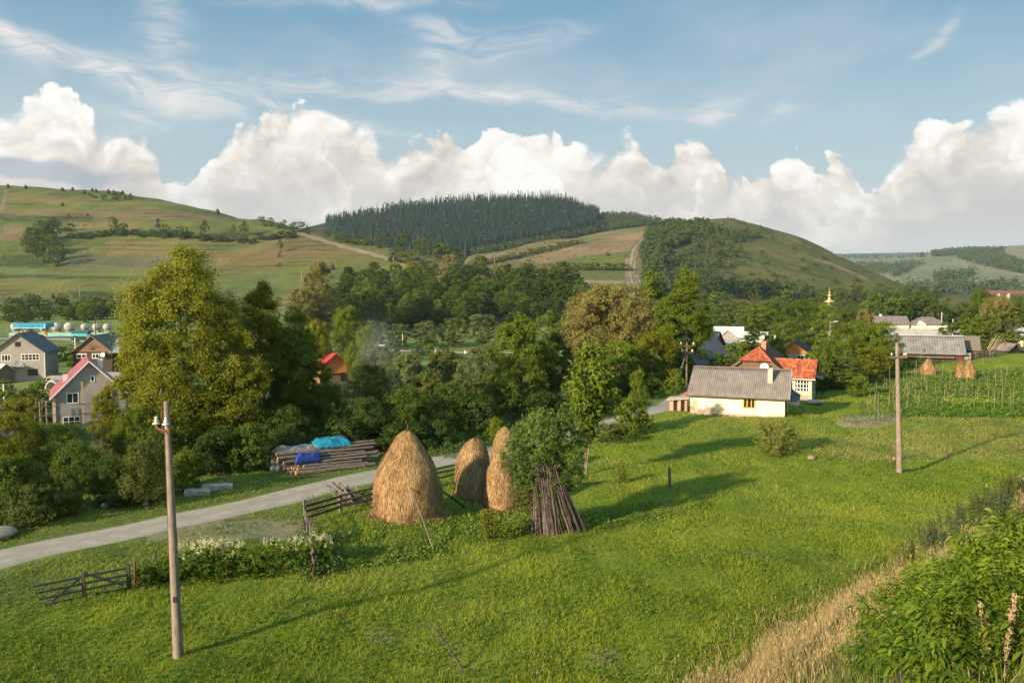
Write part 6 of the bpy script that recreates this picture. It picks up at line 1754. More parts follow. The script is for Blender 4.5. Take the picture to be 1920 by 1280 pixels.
# ------------------------------------------------------------------ building materials
def plaster(name, c1, c2, patch=None, brick=None, scale=1.2):
    t = NT(name); P_ = t.obj()
    nz = t.noise(scale, 6, .65, P_); fz = t.noise(9, 4, .7, P_)
    col = t.ramp(nz, [(.35, c1), (.7, c2)])
    if patch:
        sp = t.n('ShaderNodeSeparateXYZ'); t.set(sp.inputs[0], P_)
        # plaster has fallen low down and towards the left end of the wall
        k = t.m('ADD', t.m('MULTIPLY', sp.outputs[0], -.10), t.m('MULTIPLY', sp.outputs[2], -.30))
        k = t.m('ADD', t.m('ADD', k, .84), t.m('MULTIPLY', t.m('SUBTRACT', nz, .5), 2.4))
        k = t.m('ADD', k, t.m('MULTIPLY', t.m('SUBTRACT', fz, .5), .5))
        m1 = t.ramp(k, [(.52, 0.0), (.60, 1.0)]); m2 = t.ramp(t.m('ADD', k, t.m('MULTIPLY', t.m('SUBTRACT', t.noise(1.9, 3, .5, t.mapping(P_, loc=(5, 2, 1))), .5), 2.2)), [(.86, 0.0), (.92, 1.0)])
        b = t.n('ShaderNodeTexBrick'); t.set(b.inputs['Vector'], t.mapping(P_, rot=(PI / 2, 0, 0))); b.inputs['Scale'].default_value = 1.0
        b.inputs['Brick Width'].default_value = .27; b.inputs['Row Height'].default_value = .09; b.inputs['Mortar Size'].default_value = .012
        b.inputs['Color1'].default_value = (.34, .10, .05, 1); b.inputs['Color2'].default_value = (.42, .15, .08, 1); b.inputs['Mortar'].default_value = (.34, .28, .22, 1)
        col = t.mix(m1, col, t.ramp(fz, [(.35, patch), (.65, tuple(q * .72 for q in patch))])); col = t.mix(m2, col, b.outputs[0])
    return t.out(t.bsdf(col, .92, fz, .4, .01, spec=.1))
def blockwall(name, c1, c2, mort, bw=.42, bh=.2):
    t = NT(name); P_ = t.obj()
    g_ = t.n('ShaderNodeNewGeometry')
    b = t.n('ShaderNodeTexBrick'); t.set(b.inputs['Vector'], t.mapping(P_, rot=(PI / 2, 0, 0))); b.inputs['Scale'].default_value = 1.0
    b.inputs['Brick Width'].default_value = bw; b.inputs['Row Height'].default_value = bh; b.inputs['Mortar Size'].default_value = .012
    for k, c in (('Color1', c1), ('Color2', c2), ('Mortar', mort)): b.inputs[k].default_value = (*c, 1)
    nz = t.noise(.8, 5, .6, P_)
    col = t.mix(t.ramp(nz, [(.4, 0.0), (.6, .6)]), b.outputs[0], tuple(q * .8 for q in c1))
    return t.out(t.bsdf(col, .95, b.outputs['Fac'], -.3, .01, spec=.1))
def tilemat(name, c1, c2, c3, rough=.8):
    t = NT(name)
    a = t.n('ShaderNodeAttribute'); a.attribute_name = 'tint'
    nz = t.noise(1.1, 5, .6, t.obj())
    col = t.ramp(t.m('ADD', t.m('MULTIPLY', a.outputs['Fac'], .6), t.m('MULTIPLY', nz, .4)), [(.15, c1), (.5, c2), (.85, c3)])
    return t.out(t.bsdf(col, rough, nz, .2, .01, spec=.25))
M_GLASS = simple('window_glass', (.030, .026, .040), (.015, .014, .020), 2, .15, 0, spec=.6)
M_BRICKC = blockwall('chimney_brick', (.40, .30, .22), (.50, .40, .31), (.55, .48, .40), .22, .10)
M_BRICKR = blockwall('red_brick', (.42, .17, .09), (.50, .22, .12), (.4, .3, .25), .22, .10)
M_CORR = simple('grey_corrugated', (.245, .210, .185), (.125, .105, .095), 1.6, .9, .5, (1, .35, 1), lo=.3, hi=.75)
M_CORRD = simple('dark_corrugated', (.13, .13, .14), (.075, .075, .085), 1.2, .85, .3)
M_ROOFG = simple('long_roof', (.215, .205, .20), (.13, .12, .118), .9, .85, .3)
M_TILE = tilemat('orange_tile', (.17, .042, .022), (.32, .078, .034), (.48, .15, .062))
M_TILED = tilemat('dark_tile', (.062, .040, .036), (.115, .066, .055), (.18, .10, .075))
M_PINK = simple('pink_metal_roof', (.30, .075, .085), (.25, .06, .07), 1.5, .5, .05, spec=.4)
M_MAROON = simple('maroon_metal_roof', (.18, .030, .038), (.14, .025, .032), 1.5, .5, .05, spec=.4)
M_CREAM = simple('cream_plaster', (.66, .50, .26), (.56, .42, .20), 2, .9, .1)
M_YELLOWP = simple('yellow_paint', (.72, .42, .06), (.60, .33, .05), 3, .7, .1)
M_COTT = plaster('cottage_plaster', (.76, .68, .50), (.68, .59, .42), (.40, .33, .26))
M_COTT2 = plaster('side_plaster', (.52, .48, .44), (.42, .38, .34))
M_BLOCK = blockwall('cinder_block', (.24, .225, .21), (.29, .275, .26), (.33, .31, .29))
M_GREYW = simple('grey_render', (.33, .29, .255), (.27, .24, .21), 1.2, .95, .3)
M_LWALL = simple('village_wall', (.60, .55, .47), (.48, .44, .38), 1.5, .9, .1)
M_LROOF = simple('pale_roof', (.58, .55, .52), (.42, .40, .38), 1.2, .8, .1)
M_PGREY = simple('pale_grey_roof', (.36, .33, .31), (.26, .24, .22), 1.2, .8, .1)
M_VROOF = simple('brown_grey_roof', (.21, .165, .15), (.13, .105, .095), 1.0, .85, .2)
M_BLUEW = simple('blue_grey_boards', (.22, .27, .33), (.16, .20, .25), 1.4, .8, .2)
M_ORNG = simple('orange_log', (.62, .23, .055), (.44, .15, .04), 3, .7, .3, (1, 1, 6))
M_LOGW = simple('brown_log', (.24, .14, .085), (.14, .08, .05), 3, .8, .4, (1, 1, 6))
M_REDR = simple('red_metal_roof', (.50, .045, .055), (.42, .035, .045), 1.5, .45, .05, spec=.4)

def local(o): return o
def corrugated(name, p00, p10, p11, p01, mat, parent, pitch=.177, amp=.028, th=.012, rows=None):
    """sheet from eave (p00->p10) to ridge (p01->p11) with waves running up the slope; rows > 0 adds lapped courses"""
    p00, p10, p11, p01 = [np.array(q, float) for q in (p00, p10, p11, p01)]
    L = np.linalg.norm(p10 - p00); nu = max(8, int(L / pitch * 6)); nv = 8 if rows is None else rows * 2
    u = np.linspace(0, 1, nu); v = np.linspace(0, 1, nv)
    N = np.cross(p10 - p00, p01 - p00); N /= np.linalg.norm(N); N = N * np.sign(N[2])
    U_, V_ = np.meshgrid(u, v, indexing='ij')
    P_ = ((1 - U_) * (1 - V_))[..., None] * p00 + (U_ * (1 - V_))[..., None] * p10 + (U_ * V_)[..., None] * p11 + ((1 - U_) * V_)[..., None] * p01
    h = amp * np.cos(U_ * L / pitch * 2 * PI)
    h = h + .012 * np.sin(U_ * 9) * np.sin(V_ * 4)
    P_ = P_ + N * h[..., None]
    idx = np.arange(nu * nv).reshape(nu, nv)
    Q = np.stack([idx[:-1, :-1], idx[1:, :-1], idx[1:, 1:], idx[:-1, 1:]], -1).reshape(-1, 4)
    o = np_mesh(name, P_.reshape(-1, 3), Q, mat, parent=parent, smooth=True)
    m = o.modifiers.new('thick', 'SOLIDIFY'); m.thickness = th; m.offset = -1
    return o
def tiled(name, p00, p10, p11, p01, mat, parent, row=.30, col=.23, seed=1, lift=.03, th=.03):
    """roof plane of lapped tiles, each its own slightly uneven face"""
    p00, p10, p11, p01 = [np.array(q, float) for q in (p00, p10, p11, p01)]
    rs = np.random.RandomState(seed)
    H = np.linalg.norm((p01 + p11) / 2 - (p00 + p10) / 2); L = max(np.linalg.norm(p10 - p00), np.linalg.norm(p11 - p01))
    nv = max(3, int(H / row)); nu = max(3, int(L / col))
    N = np.cross(p10 - p00, (p01 + p11) / 2 - p00); N /= np.linalg.norm(N); N = N * np.sign(N[2] + 1e-9)
    def P(u, v): return (1 - v) * ((1 - u) * p00 + u * p10) + v * ((1 - u) * p01 + u * p11)
    V, Q, T = [], [], []
    for j in range(nv):
        for i in range(nu):
            u0, u1, v0, v1 = i / nu, (i + 1) / nu, j / nv, (j + 1.12) / nv
            v1 = min(v1, 1.0); l = lift * rs.uniform(.7, 1.3); k = len(V)
            a, b, c, d = P(u0, v0) + N * l, P(u1, v0) + N * l, P(u1, v1) + N * .002, P(u0, v1) + N * .002
            mid0, mid1 = (a + b) / 2 + N * .025, (c + d) / 2 + N * .02
            e, f = P(u0, v0) - N * .01, P(u1, v0) - N * .01
            V += [a, mid0, b, c, mid1, d, e, f]; Q += [(k, k + 1, k + 4, k + 5), (k + 1, k + 2, k + 3, k + 4), (k + 6, k + 7, k + 2, k)]
            T += [rs.rand()] * 8
    o = np_mesh(name, np.array(V), np.array(Q), mat, parent=parent, tint=np.array(T))
    return o
def slab(name, p00, p10, p11, p01, mat, parent, th=.08):
    q = [np.array(a, float) for a in (p00, p10, p11, p01)]
    N = np.cross(q[1] - q[0], q[3] - q[0]); N /= np.linalg.norm(N); N = N * np.sign(N[2] + 1e-9)
    mb = MB(); vs = [tuple(a) for a in q] + [tuple(a - N * th) for a in q]
    mb.add(vs, [(0, 1, 2, 3), (7, 6, 5, 4), (0, 4, 5, 1), (1, 5, 6, 2), (2, 6, 7, 3), (3, 7, 4, 0)])
    return mb.build(name, mat, parent)
def window(parent, c, xd, w, h, cols, rows, fm=None, gm=None, fw=.06, name='window', proud=.03):
    """c = centre on the wall face, xd = unit vector along the wall (2D); the outward side is xd turned right"""
    fm = fm or M_WHITE; gm = gm or M_GLASS
    c = Vector(c); x = Vector((xd[0], xd[1], 0)).normalized(); n = Vector((x.y, -x.x, 0)); z = Vector((0, 0, 1))
    def bar(mb, u0, u1, v0, v1, d0, d1):
        vs = [tuple(c + x * u + z * v + n * d) for d in (d0, d1) for u, v in ((u0, v0), (u1, v0), (u1, v1), (u0, v1))]
        mb.add(vs, [(0, 1, 2, 3), (7, 6, 5, 4), (0, 4, 5, 1), (1, 5, 6, 2), (2, 6, 7, 3), (3, 7, 4, 0)])
    mb = MB(); W, Hh = w / 2, h / 2
    bar(mb, -W, W, -Hh, -Hh + fw, -.02, proud + .02); bar(mb, -W, W, Hh - fw, Hh, -.02, proud)
    bar(mb, -W, -W + fw, -Hh + fw, Hh - fw, -.02, proud - .002); bar(mb, W - fw, W, -Hh + fw, Hh - fw, -.02, proud - .002)
    for i in range(1, cols):
        u = -W + w * i / cols; bar(mb, u - fw * .35, u + fw * .35, -Hh + fw, Hh - fw, -.01, proud - .006)
    for j in range(1, rows):
        v = -Hh + h * j / rows; bar(mb, -W + fw, W - fw, v - fw * .3, v + fw * .3, -.01, proud - .010)
    f = mb.build(name, fm, parent)
    mb = MB(); bar(mb, -W + fw * .5, W - fw * .5, -Hh + fw * .5, Hh - fw * .5, .001, .006); mb.build('pane', gm, f)
    return f
def gable(o, W, L, he, hr, wall, roof, gab=None, over=.35, rth=.08, axis='Y', roofname='roof', kind='slab', seed=1, found=.25, asym=0.0):
    """gabled body centred at the origin: gables face -Y and +Y, ridge along Y"""
    mb = MB(); mb.b2((-W / 2, -L / 2, -found), (W / 2, L / 2, he)); mb.build('wall', wall, o)
    mb = MB(); mb.prism([(-W / 2, he + .002), (W / 2, he + .002), (0, hr)], -L / 2 + .003, L / 2 - .003, 'Y'); mb.build('gable', gab or wall, o)
    sl = (hr - he) / (W / 2); ex = over; zb = he - sl * ex + rth
    for s in (-1, 1):
        a = (s * (W / 2 + ex), -L / 2 - over, zb); b = (s * (W / 2 + ex), L / 2 + over, zb); c = (0, L / 2 + over, hr + rth); d = (0, -L / 2 - over, hr + rth)
        if kind == 'corr': corrugated(roofname, a, b, c, d, roof, o)
        elif kind == 'tile': tiled(roofname, a, b, c, d, roof, o, seed=seed + s)
        else: slab(roofname, a, b, c, d, roof, o, rth)
    return sl
def chimney(o, x, y, z0, z1, w=.5, mat=None, cap=None, d=None):
    mb = MB(); mb.b2((x - w / 2, y - (d or w) / 2, z0), (x + w / 2, y + (d or w) / 2, z1)); c = mb.build('chimney', mat or M_BRICKC, o)
    mb = MB(); mb.b2((x - w * .6, y - (d or w) * .6, z1 + .001), (x + w * .6, y + (d or w) * .6, z1 + .09)); mb.build('cap', cap or M_STONE, c)
def dish(label_o, c, r, dirv, mat=None, parent=None):
    mb = MB(); prof = [(0.0, 0.0)] + [(r * k / 6, r * .22 * (k / 6) ** 2) for k in range(1, 7)]
    prof += [(r * 1.0, r * .22 + .02)] + [(r * k / 6, r * .22 * (k / 6) ** 2 + .02) for k in (5, 3)]
    mb.M = Matrix.Translation(c) @ Vector(dirv).to_track_quat('Z', 'Y').to_matrix().to_4x4()
    mb.lathe([(max(a, .001), b) for a, b in prof], 24); mb.tube([(0, -r * .9, .06), (0, 0, r * .8)], .012, 5); mb.lathe([(.001, r * .86), (.04, r * .84), (.04, r * .76), (.001, r * .74)], 8)
    mb.M = Matrix.Translation(c); dv = Vector(dirv).normalized(); mb.tube([tuple(-dv * .01), tuple(-dv * .25 + Vector((0, 0, -.15)))], .02, 5)
    return mb.build('satellite_dish', mat or M_WHITE, parent)

# ------------------------------------------------------------------ white cottage
def cottage():
    # front wall runs from A (left) to B (right); the house is turned so that its right gable shows
    A = on(1294, 74.0, 778); B = on(1471, 71.2, 780)
    d = (B - A); W = math.hypot(d.x, d.y); rz = math.atan2(d.y, d.x); z = min(A.z, B.z)
    o = thing('cottage', 'low whitewashed cottage with peeling plaster and a grey corrugated roof', 'house', (A.x, A.y, z), rz)
    D = 4.6; he = ray(1380, 739)[1] * 72.3 - z; hr = he + 1.95
    # walls with a real opening for the window
    x0, x1, z0, z1 = W * .565, W * .70, he * .36, he * .86
    mb = MB()
    for a, b in (((0, 0, -.4), (x0, .3, he)), ((x1, 0, -.4), (W, .3, he)), ((x0, 0, -.4), (x1, .3, z0)), ((x0, 0, z1), (x1, .3, he))): mb.b2(a, b)
    mb.build('front_wall', M_COTT, o)
    mb = MB(); mb.b2((0, .3, -.4), (.3, D, he)); mb.b2((.3, D - .3, -.4), (W - .3, D, he)); mb.b2((W - .3, .3, -.4), (W, D, he)); mb.build('wall', M_COTT2, o)
    mb = MB(); mb.prism([(.0, he + .002), (D, he + .002), (D / 2, hr - .08)], W - .12, W - .02, 'X'); mb.prism([(.0, he + .002), (D, he + .002), (D / 2, hr - .08)], .02, .12, 'X'); mb.build('gable_boards', M_WOODD, o)
    # stone footing ledge along the wall
    mb = MB(); mb.b2((W * .22, -.09, .06), (W * .75, -.002, .18)); mb.build('ledge', simple('ledge', (.55, .36, .22), (.4, .25, .15), 5, .9, .4), o)
    mb = MB(); mb.b2((W * .0, -.05, -.3), (W * .6, -.003, .055)); mb.build('footing', M_STONE, o)
    # window: yellow frame with three dark lights
    f = window(o, ((x0 + x1) / 2, .10, (z0 + z1) / 2), (1, 0), x1 - x0, z1 - z0, 3, 1, M_YELLOWP, M_GLASS, .10, proud=.125)
    for k in range(3):
        u = x0 + (x1 - x0) * (k + .5) / 3; mb = MB(); mb.b2((u - .012, .05, z0 + .1), (u + .012, .08, z1 - .1)); mb.b2((u - .11, .05, z0 + (z1 - z0) * .62), (u + .11, .08, z0 + (z1 - z0) * .66)); mb.build('sash_bar', M_WOODD, f)
    ov = .38; sl = (hr - he) / (D / 2); ze = he - sl * ov + .06
    corrugated('front_roof', (-ov * .8, -ov, ze), (W + ov, -ov, ze), (W + ov, D / 2, hr + .06), (-ov * .3, D / 2, hr + .06), M_CORR, o)
    corrugated('back_roof', (-ov * .8, D + ov, ze), (W + ov, D + ov, ze), (W + ov, D / 2, hr + .06), (-ov * .3, D / 2, hr + .06), M_CORR, o)
    mb = MB(); mb.tube([(-ov * .3, D / 2, hr + .085), (W + ov, D / 2, hr + .085)], .05, 8); mb.build('ridge_cap', simple('ridge', (.24, .16, .13), (.17, .12, .1), 2), o)
    mb = MB(); mb.beam((-ov * .7, -ov + .03, ze - .06), (W + ov, -ov + .03, ze - .06), .04, .07); mb.build('eaves_board', M_WOODD, o)
    mb = MB(); mb.beam((-ov * .8, -ov - .02, ze + .02), (-.1, .55, he + .30), .12, .05); mb.box((-.32, -.1, ze + .06), (.45, .45, .05), ry=-.1, rx=.5); mb.build('corner_tiles', M_TILE2, o)
    mb = MB(); mb.beam((W + ov + .02, -ov, ze), (W + ov + .02, D / 2, hr + .02), .05, .16); mb.build('barge_board', simple('pale_barge', (.42, .38, .36), (.3, .27, .26), 3), o)
    # chimney
    cx = W * .835; cz = he + (D * .30) * sl; chimney(o, cx, D * .26, cz - .45, cz + .98, .40, M_BRICKC, M_STONE)
    # side lean-to roof and a door in the gable
    slab('lean_to_roof', (W + .15, -.25, he - .42), (W + 1.15, -.1, he - .75), (W + 1.15, 2.6, he - .15), (W + .15, 2.4, he + .55), M_CORRD, o, .05)
    mb = MB(); mb.b2((W + .004, 1.4, -.2), (W + .05, 2.3, 1.7)); mb.build('door', M_WOODD, o)
    window(o, (W + .002, .9, 1.15), (0, 1), .5, .55, 1, 1, M_WOODD, M_GLASS, .05)
    return o, rz, W, D, he
M_TILE2 = simple('loose_tile', (.50, .12, .07), (.38, .09, .06), 4)
co_, crz, cW, cD, che = cottage()
def cloc(x, y, z): return co_.matrix_basis @ Vector((x, y, z)) if False else Vector(co_.location) + Matrix.Rotation(crz, 3, 'Z') @ Vector((x, y, z))
b_ = G(1513, 776); t_ = cloc(cW + .35, .4, che - .1)
stick('leaning_beam', (b_.x, b_.y, b_.z), tuple(t_), .085, .07, M_WOOD, 'long weathered beam leaning against the right end of the cottage', 'beam', bend=.02)
# little stone outbuilding left of the cottage
def lean():
    a = cloc(-2.0, 1.0, 0); a.z = zt(a.x, a.y)
    o = thing('stone_shed', 'tiny ruined stone shed with a crooked slab roof left of the cottage', 'shed', a, crz)
    M_ = plaster('shed_stone', (.42, .30, .23), (.30, .21, .16))
    mb = MB(); mb.b2((0, 0, -.4), (.35, .9, .95)); mb.b2((.75, 0, -.4), (1.0, .9, .98)); mb.b2((1.35, 0, -.4), (1.55, .9, 1.0)); mb.b2((.35, .5, -.4), (.749, .9, .95)); mb.b2((1.001, .6, -.4), (1.349, .9, .95)); mb.build('wall', M_, o)
    slab('roof', (-.25, -.25, 1.02), (1.75, -.25, 1.22), (1.75, 1.2, 1.30), (-.25, 1.2, 1.10), simple('slab_roof', (.48, .40, .33), (.32, .27, .23), 4), o, .09)
    for x in (1.62, 1.85): 
        mb = MB(); mb.box((x, -.1, .5), (.09, .09, 1.3)); mb.build('post', M_WOODD, o)
lean()
rock(1527, 757, 30, 9, 31, 'pale rubble heap at the foot of the veranda', cat='rubble', name='rubble_heap')

# ------------------------------------------------------------------ house with the orange tiled wing
def orange_house():
    c = on(1416, 85.5); z = c.z; rz = math.radians(-24)
    o = thing('tiled_house', 'large old house behind the cottage with an orange tiled hipped gable and wing', 'house', c, rz)
    k = 87.0 / F
    W = 6.0; L = 8.0; he = 2.55; hr = ray(1435, 652)[1] * 88.0 - z
    hip0 = he + (hr - he) * .50
    mb = MB(); mb.b2((-W / 2, 0, -.3), (W / 2, L, he)); mb.build('wall', M_COTT2, o)
    # boarded gable, cut off where the half hip begins
    f = (hr - hip0) / (hr - he)
    xg = W / 2 * f
    mb = MB(); mb.prism([(-W / 2, he + .002), (W / 2, he + .002), (xg, hip0), (-xg, hip0)], .0, .14, 'Y'); 
    mb.build('gable_boards', M_WOODB, o)
    mb = MB()
    for i in range(24):
        x = -W / 2 + .25 + i * (W - .5) / 23; t = 1 - abs(x) / (W / 2); top = min(hip0 - .02, he + (hr - he) * t - .05)
        if top > he + .15: mb.b2((x - .015, -.02, he + .05), (x + .015, -.001, top))
    mb.build('board_joints', M_WOODD, o)
    ov = .45; sl = (hr - he) / (W / 2)
    th = .10
    yr = 1.9                                   # ridge starts here (hip)
    def zx(x): return hr - abs(x) * sl + th
    xe = W / 2 + ov
    # left and right planes as two quads each (below and above the hip line)
    for s in (-1, 1):
        a, b = (s * xe, -.35, zx(xe)), (s * xe, L + .3, zx(xe))
        m0, m1 = (s * xg, -.35, zx(xg)), (s * xg, L + .3, zx(xg))
        tiled('side_roof', a, b, m1, m0, M_TILED, o, seed=5 + s, row=.33, lift=.05)
        tiled('side_roof', m0, m1, (0, L + .3, hr + th), (0, yr, hr + th), M_TILED, o, seed=8 + s, row=.33, lift=.05)
    tiled('hip_roof', (-xg - .05, -.45, zx(xg) - .04), (xg + .05, -.45, zx(xg) - .04), (.02, yr, hr + th), (-.02, yr, hr + th), M_TILE, o, seed=15, row=.28)
    mb = MB()
    for s in (-1, 1):
        mb.tube([(s * (xg + .03), -.45, zx(xg) + .02), (0, yr, hr + th + .04)], .075, 6)
    mb.tube([(0, yr, hr + th + .04), (0, L + .3, hr + th + .04)], .075, 6); mb.build('hip_ridge', M_TILE2, o)
    mb = MB()
    for s in (-1, 1): mb.beam((s * xe, -.40, zx(xe) - .10), (s * xg, -.40, zx(xg) - .10), .05, .16)
    mb.build('barge_board', M_WOODB, o)
    chimney(o, .35, 2.9, hr - .6, hr + .62, .48, M_BRICKR, M_BRICKR)
    dish(o, (.95, -.45, he + .55), .50, (-.35, -1, .12), M_WHITE, o)
    # the wing, to the right, with its ridge across
    w0, w1, wy0, wy1 = W / 2 - .2, W / 2 + 2.35, .2, 4.6
    wh = 2.35; wr = hip0 + .10
    mb = MB(); mb.b2((w0, wy0, -.3), (w1, wy1, wh)); mb.build('wing_wall', M_CREAM, o)
    mb = MB(); mb.b2((w0 + .02, wy0 - .06, -.5), (w1 + .06, wy1, .52)); mb.build('plinth', M_GREYW, o)
    wm = (wy0 + wy1) / 2; s2 = (wr - wh) / ((wy1 - wy0) / 2); e = .40
    tiled('wing_roof', (w0 - .5, wy0 - e, wh - s2 * e + .1), (w1 + .35, wy0 - e, wh - s2 * e + .1), (w1 + .35, wm, wr + .1), (w0 - 1.6, wm, wr + .1), M_TILE, o, seed=21, row=.27)
    tiled('wing_roof', (w0 - .5, wy1 + e, wh - s2 * e + .1), (w1 + .35, wy1 + e, wh - s2 * e + .1), (w1 + .35, wm, wr + .1), (w0 - 1.6, wm, wr + .1), M_TILED, o, seed=22, row=.3)
    mb = MB(); mb.prism([(wy0 - .2, wh - .1), (wy1 + .2, wh - .1), (wm, wr + .02)], w1 + .05, w1 + .16, 'X'); mb.build('wing_gable', M_WOODD, o)
    slab('pent_roof', (w1 + .1, wy0 - .5, wh + .28), (w1 + 1.05, wy0 - .5, wh - .12), (w1 + 1.05, wy1, wh - .12), (w1 + .1, wy1, wh + .28), M_TILED, o, .06)
    mb = MB(); mb.beam((w0 - .4, wy0 - e, wh - s2 * e + .02), (w1 + .35, wy0 - e, wh - s2 * e + .02), .05, .09); mb.build('gutter', M_WHITE, o)
    window(o, ((w0 + w1) / 2 + .35, wy0 - .01, 1.42), (1, 0), 1.45, 1.25, 5, 3, M_WHITE, M_GLASS, .10, name='veranda_window')
    window(o, (w1 + .01, wm, 1.25), (0, 1), 3.2, 1.5, 4, 1, M_WHITE, simple('milky_glass', (.20, .23, .22), (.15, .17, .17), 3, .3), .06, name='side_window')
orange_house()

# ------------------------------------------------------------------ grey sheds left of the houses
def sheds():
    c = on(1296, 99); o = thing('grey_shed', 'dark grey shed with one sloping roof behind the concrete A-pole', 'shed', c, math.radians(-30))
    gable(o, 3.4, 4.5, 2.1, 3.5, M_WOODD, M_CORRD, over=.25)
    c = on(1316, 112); o = thing('grey_shed', 'weathered board shed with a sagging grey roof, right of the darker shed', 'shed', c, math.radians(-38))
    gable(o, 5.0, 6.5, 2.1, 4.4, M_WOOD, M_CORRD, M_WOOD, over=.3)
    c = on(1308, 124); o = thing('grey_shed', 'farthest grey shed roof peeping over the weathered board shed', 'shed', c, math.radians(60))
    gable(o, 4.5, 6.0, 2.6, 4.6, M_WOOD, M_CORRD, over=.3)
sheds()
def hv(name, px, d, W, L, he, hr, rz, wall, roof, label, over=.35, wins=(), gab=None, ch=None, kind='slab', cat='house'):
    c = on(px, d); o = thing(name, label, cat, c, math.radians(rz)); sl = gable(o, W, L, he, hr, wall, roof, gab, over, kind=kind)
    for w_ in wins: window(o, *w_)
    if ch: chimney(o, *ch)
    return o
hv('village_house', 1362, 212, 5.6, 8, 2.8, 4.9, -12, M_BLUEW, M_LROOF, 'small blue-grey house with a pale gable among the village trees', gab=M_GREYW, wins=[((1.2, -4.01, 1.3), (1, 0), 1.0, 1.1, 2, 1)])
hv('village_house', 1366, 250, 8, 8, 1.8, 4.5, 75, M_GREYW, M_LROOF, 'long white roofed building above the small blue-grey house')
hv('village_house', 1338, 205, 3.4, 4, 2.2, 3.7, 50, M_BLUEW, M_REDR, 'little shed with a red and blue-grey roof left of the blue-grey house')
hv('village_house', 1408, 225, 6, 8, 2.6, 4.2, 70, M_LWALL, M_LROOF, 'white house corner glinting through the village trees')
o = hv('yellow_house', 1491, 118, 4.2, 8, 2.0, 3.5, -22, M_GREYW, M_WOODD, 'far yellow-orange wooden gable with white windows behind the tiled house', gab=M_ORNG, wins=[((-1.0, -4.0, 1.35), (1, 0), 1.0, .95, 2, 1), ((.9, -4.0, 1.35), (1, 0), 1.0, .95, 2, 1)])
mb = MB(); mb.tube([(-2.6, -2, 1.6), (-2.6, -2, 4.3)], .10, 8); mb.build('stove_pipe', simple('zinc', (.6, .6, .6), (.45, .45, .46), 3, .4, .1), o)
hv('village_house', 1668, 290, 9, 10, 2.6, 5.2, 80, M_LWALL, M_VROOF, 'long brown-grey roofed house left of the hip-roofed house', ch=(.3, 3, 4.6, 5.8, .7, M_WHITE))
hv('village_house', 1712, 236, 6, 13, 1.7, 4.4, 84, M_GREYW, M_PGREY, 'long low pale grey roof in front of the hip-roofed house')
def hip_house():
    c = on(1737, 285); o = thing('hip_roofed_house', 'village house with a brown hipped roof and a bright cream end', 'house', c, math.radians(-6))
    mb = MB(); mb.b2((-5, -4, -.3), (5, 4, 3.2)); mb.build('wall', simple('bright_cream', (.85, .74, .52), (.75, .65, .45), 2), o)
    mb = MB(); e = .5; mb.add([(-5 - e, -4 - e, 3.1), (5 + e, -4 - e, 3.1), (5 + e, 4 + e, 3.1), (-5 - e, 4 + e, 3.1), (-1.8, 0, 5.7), (1.8, 0, 5.7)], [(0, 1, 5, 4), (1, 2, 5), (2, 3, 4, 5), (3, 0, 4), (3, 2, 1, 0)]); mb.build('roof', M_VROOF, o)
    mb = MB(); mb.prism([(-1.2, 3.15), (1.2, 3.15), (0, 4.6)], -4.3, -2.5, 'Y'); 
    mb.M = Matrix.Translation((-3.4, 0, 0)); mb2 = MB(); mb2.M = Matrix.Translation((-3.2, 0, 0)); mb2.prism([(-1.5, 3.15), (1.5, 3.15), (0, 4.4)], -4.62, -2.5, 'Y'); mb2.build('dormer', simple('bright_cream2', (.85, .74, .52), (.75, .65, .45), 2), o)
hip_house()
hv('village_house', 1780, 240, 5, 8, 1.8, 4.0, 82, M_GREYW, M_PGREY, 'pale low roof right of the hip-roofed house')
hv('village_house', 1768, 205, 4, 5, 2.4, 3.6, 80, M_LWALL, M_LROOF, 'small white roof edge below the pale low roof')
hv('village_house', 1908, 200, 7, 9, 4.5, 7.2, -60, simple('yellow_wall', (.75, .62, .36), (.68, .56, .32), 2), M_LROOF, 'yellow-walled house cut by the right frame edge')
def barn():
    a = on(1700, 123); b = on(1796, 121); d = b - a; rz = math.atan2(d.y, d.x)
    c = on(1738, 123); o = thing('barn', 'long low barn with a wide grey roof behind the haystacks', 'barn', c, rz)
    L = 9.2; W = 4.2; he = 1.25; hr = 3.35
    mb = MB(); mb.b2((-L / 2, -W / 2, -.4), (L / 2 - 1.2, W / 2, he)); mb.build('wall', M_WOODD, o)
    mb = MB(); mb.b2((L / 2 - 1.18, -W / 2 - .02, -.4), (L / 2 - .2, W / 2, he)); mb.build('end_wall', simple('maroon_boards', (.14, .045, .035), (.09, .03, .025), 4), o)
    mb = MB(); mb.prism([(-W / 2, he + .002), (W / 2, he + .002), (0, hr)], -L / 2 + .1, L / 2 - .3, 'X'); mb.build('gable', M_WOODD, o)
    for s in (-1, 1): corrugated('roof', (-L / 2 - .3, s * (W / 2 + .5), he - .32), (L / 2 + .1, s * (W / 2 + .5), he - .35), (L / 2 + .1, 0, hr + .05), (-L / 2 - .3, 0, hr + .05), M_ROOFG, o, pitch=.35, amp=.03)
    mb = MB(); mb.beam((-L / 2 - .3, 0, hr + .1), (L / 2 + .1, 0, hr + .1), .2, .08); mb.build('ridge_cap', M_LROOF, o)
    mb = MB(); mb.beam((-L / 2, -W / 2 - .55, .55), (L / 2 - 1.5, -W / 2 - .55, .50), .08, .2); mb.build('rail', M_WOOD, o)
    mb = MB(); mb.b2((L / 2 - .1, -W / 2 + .2, -.3), (L / 2 + .7, -.6, 1.1)); mb.build('lean_box', M_LROOF, o)
barn()
o = hv('grey_shed', 1806, 124, 2.6, 3.4, 1.4, 3.0, 70, M_WOOD, M_WOOD, 'tiny board shelter at the right end of the long barn', cat='shed')
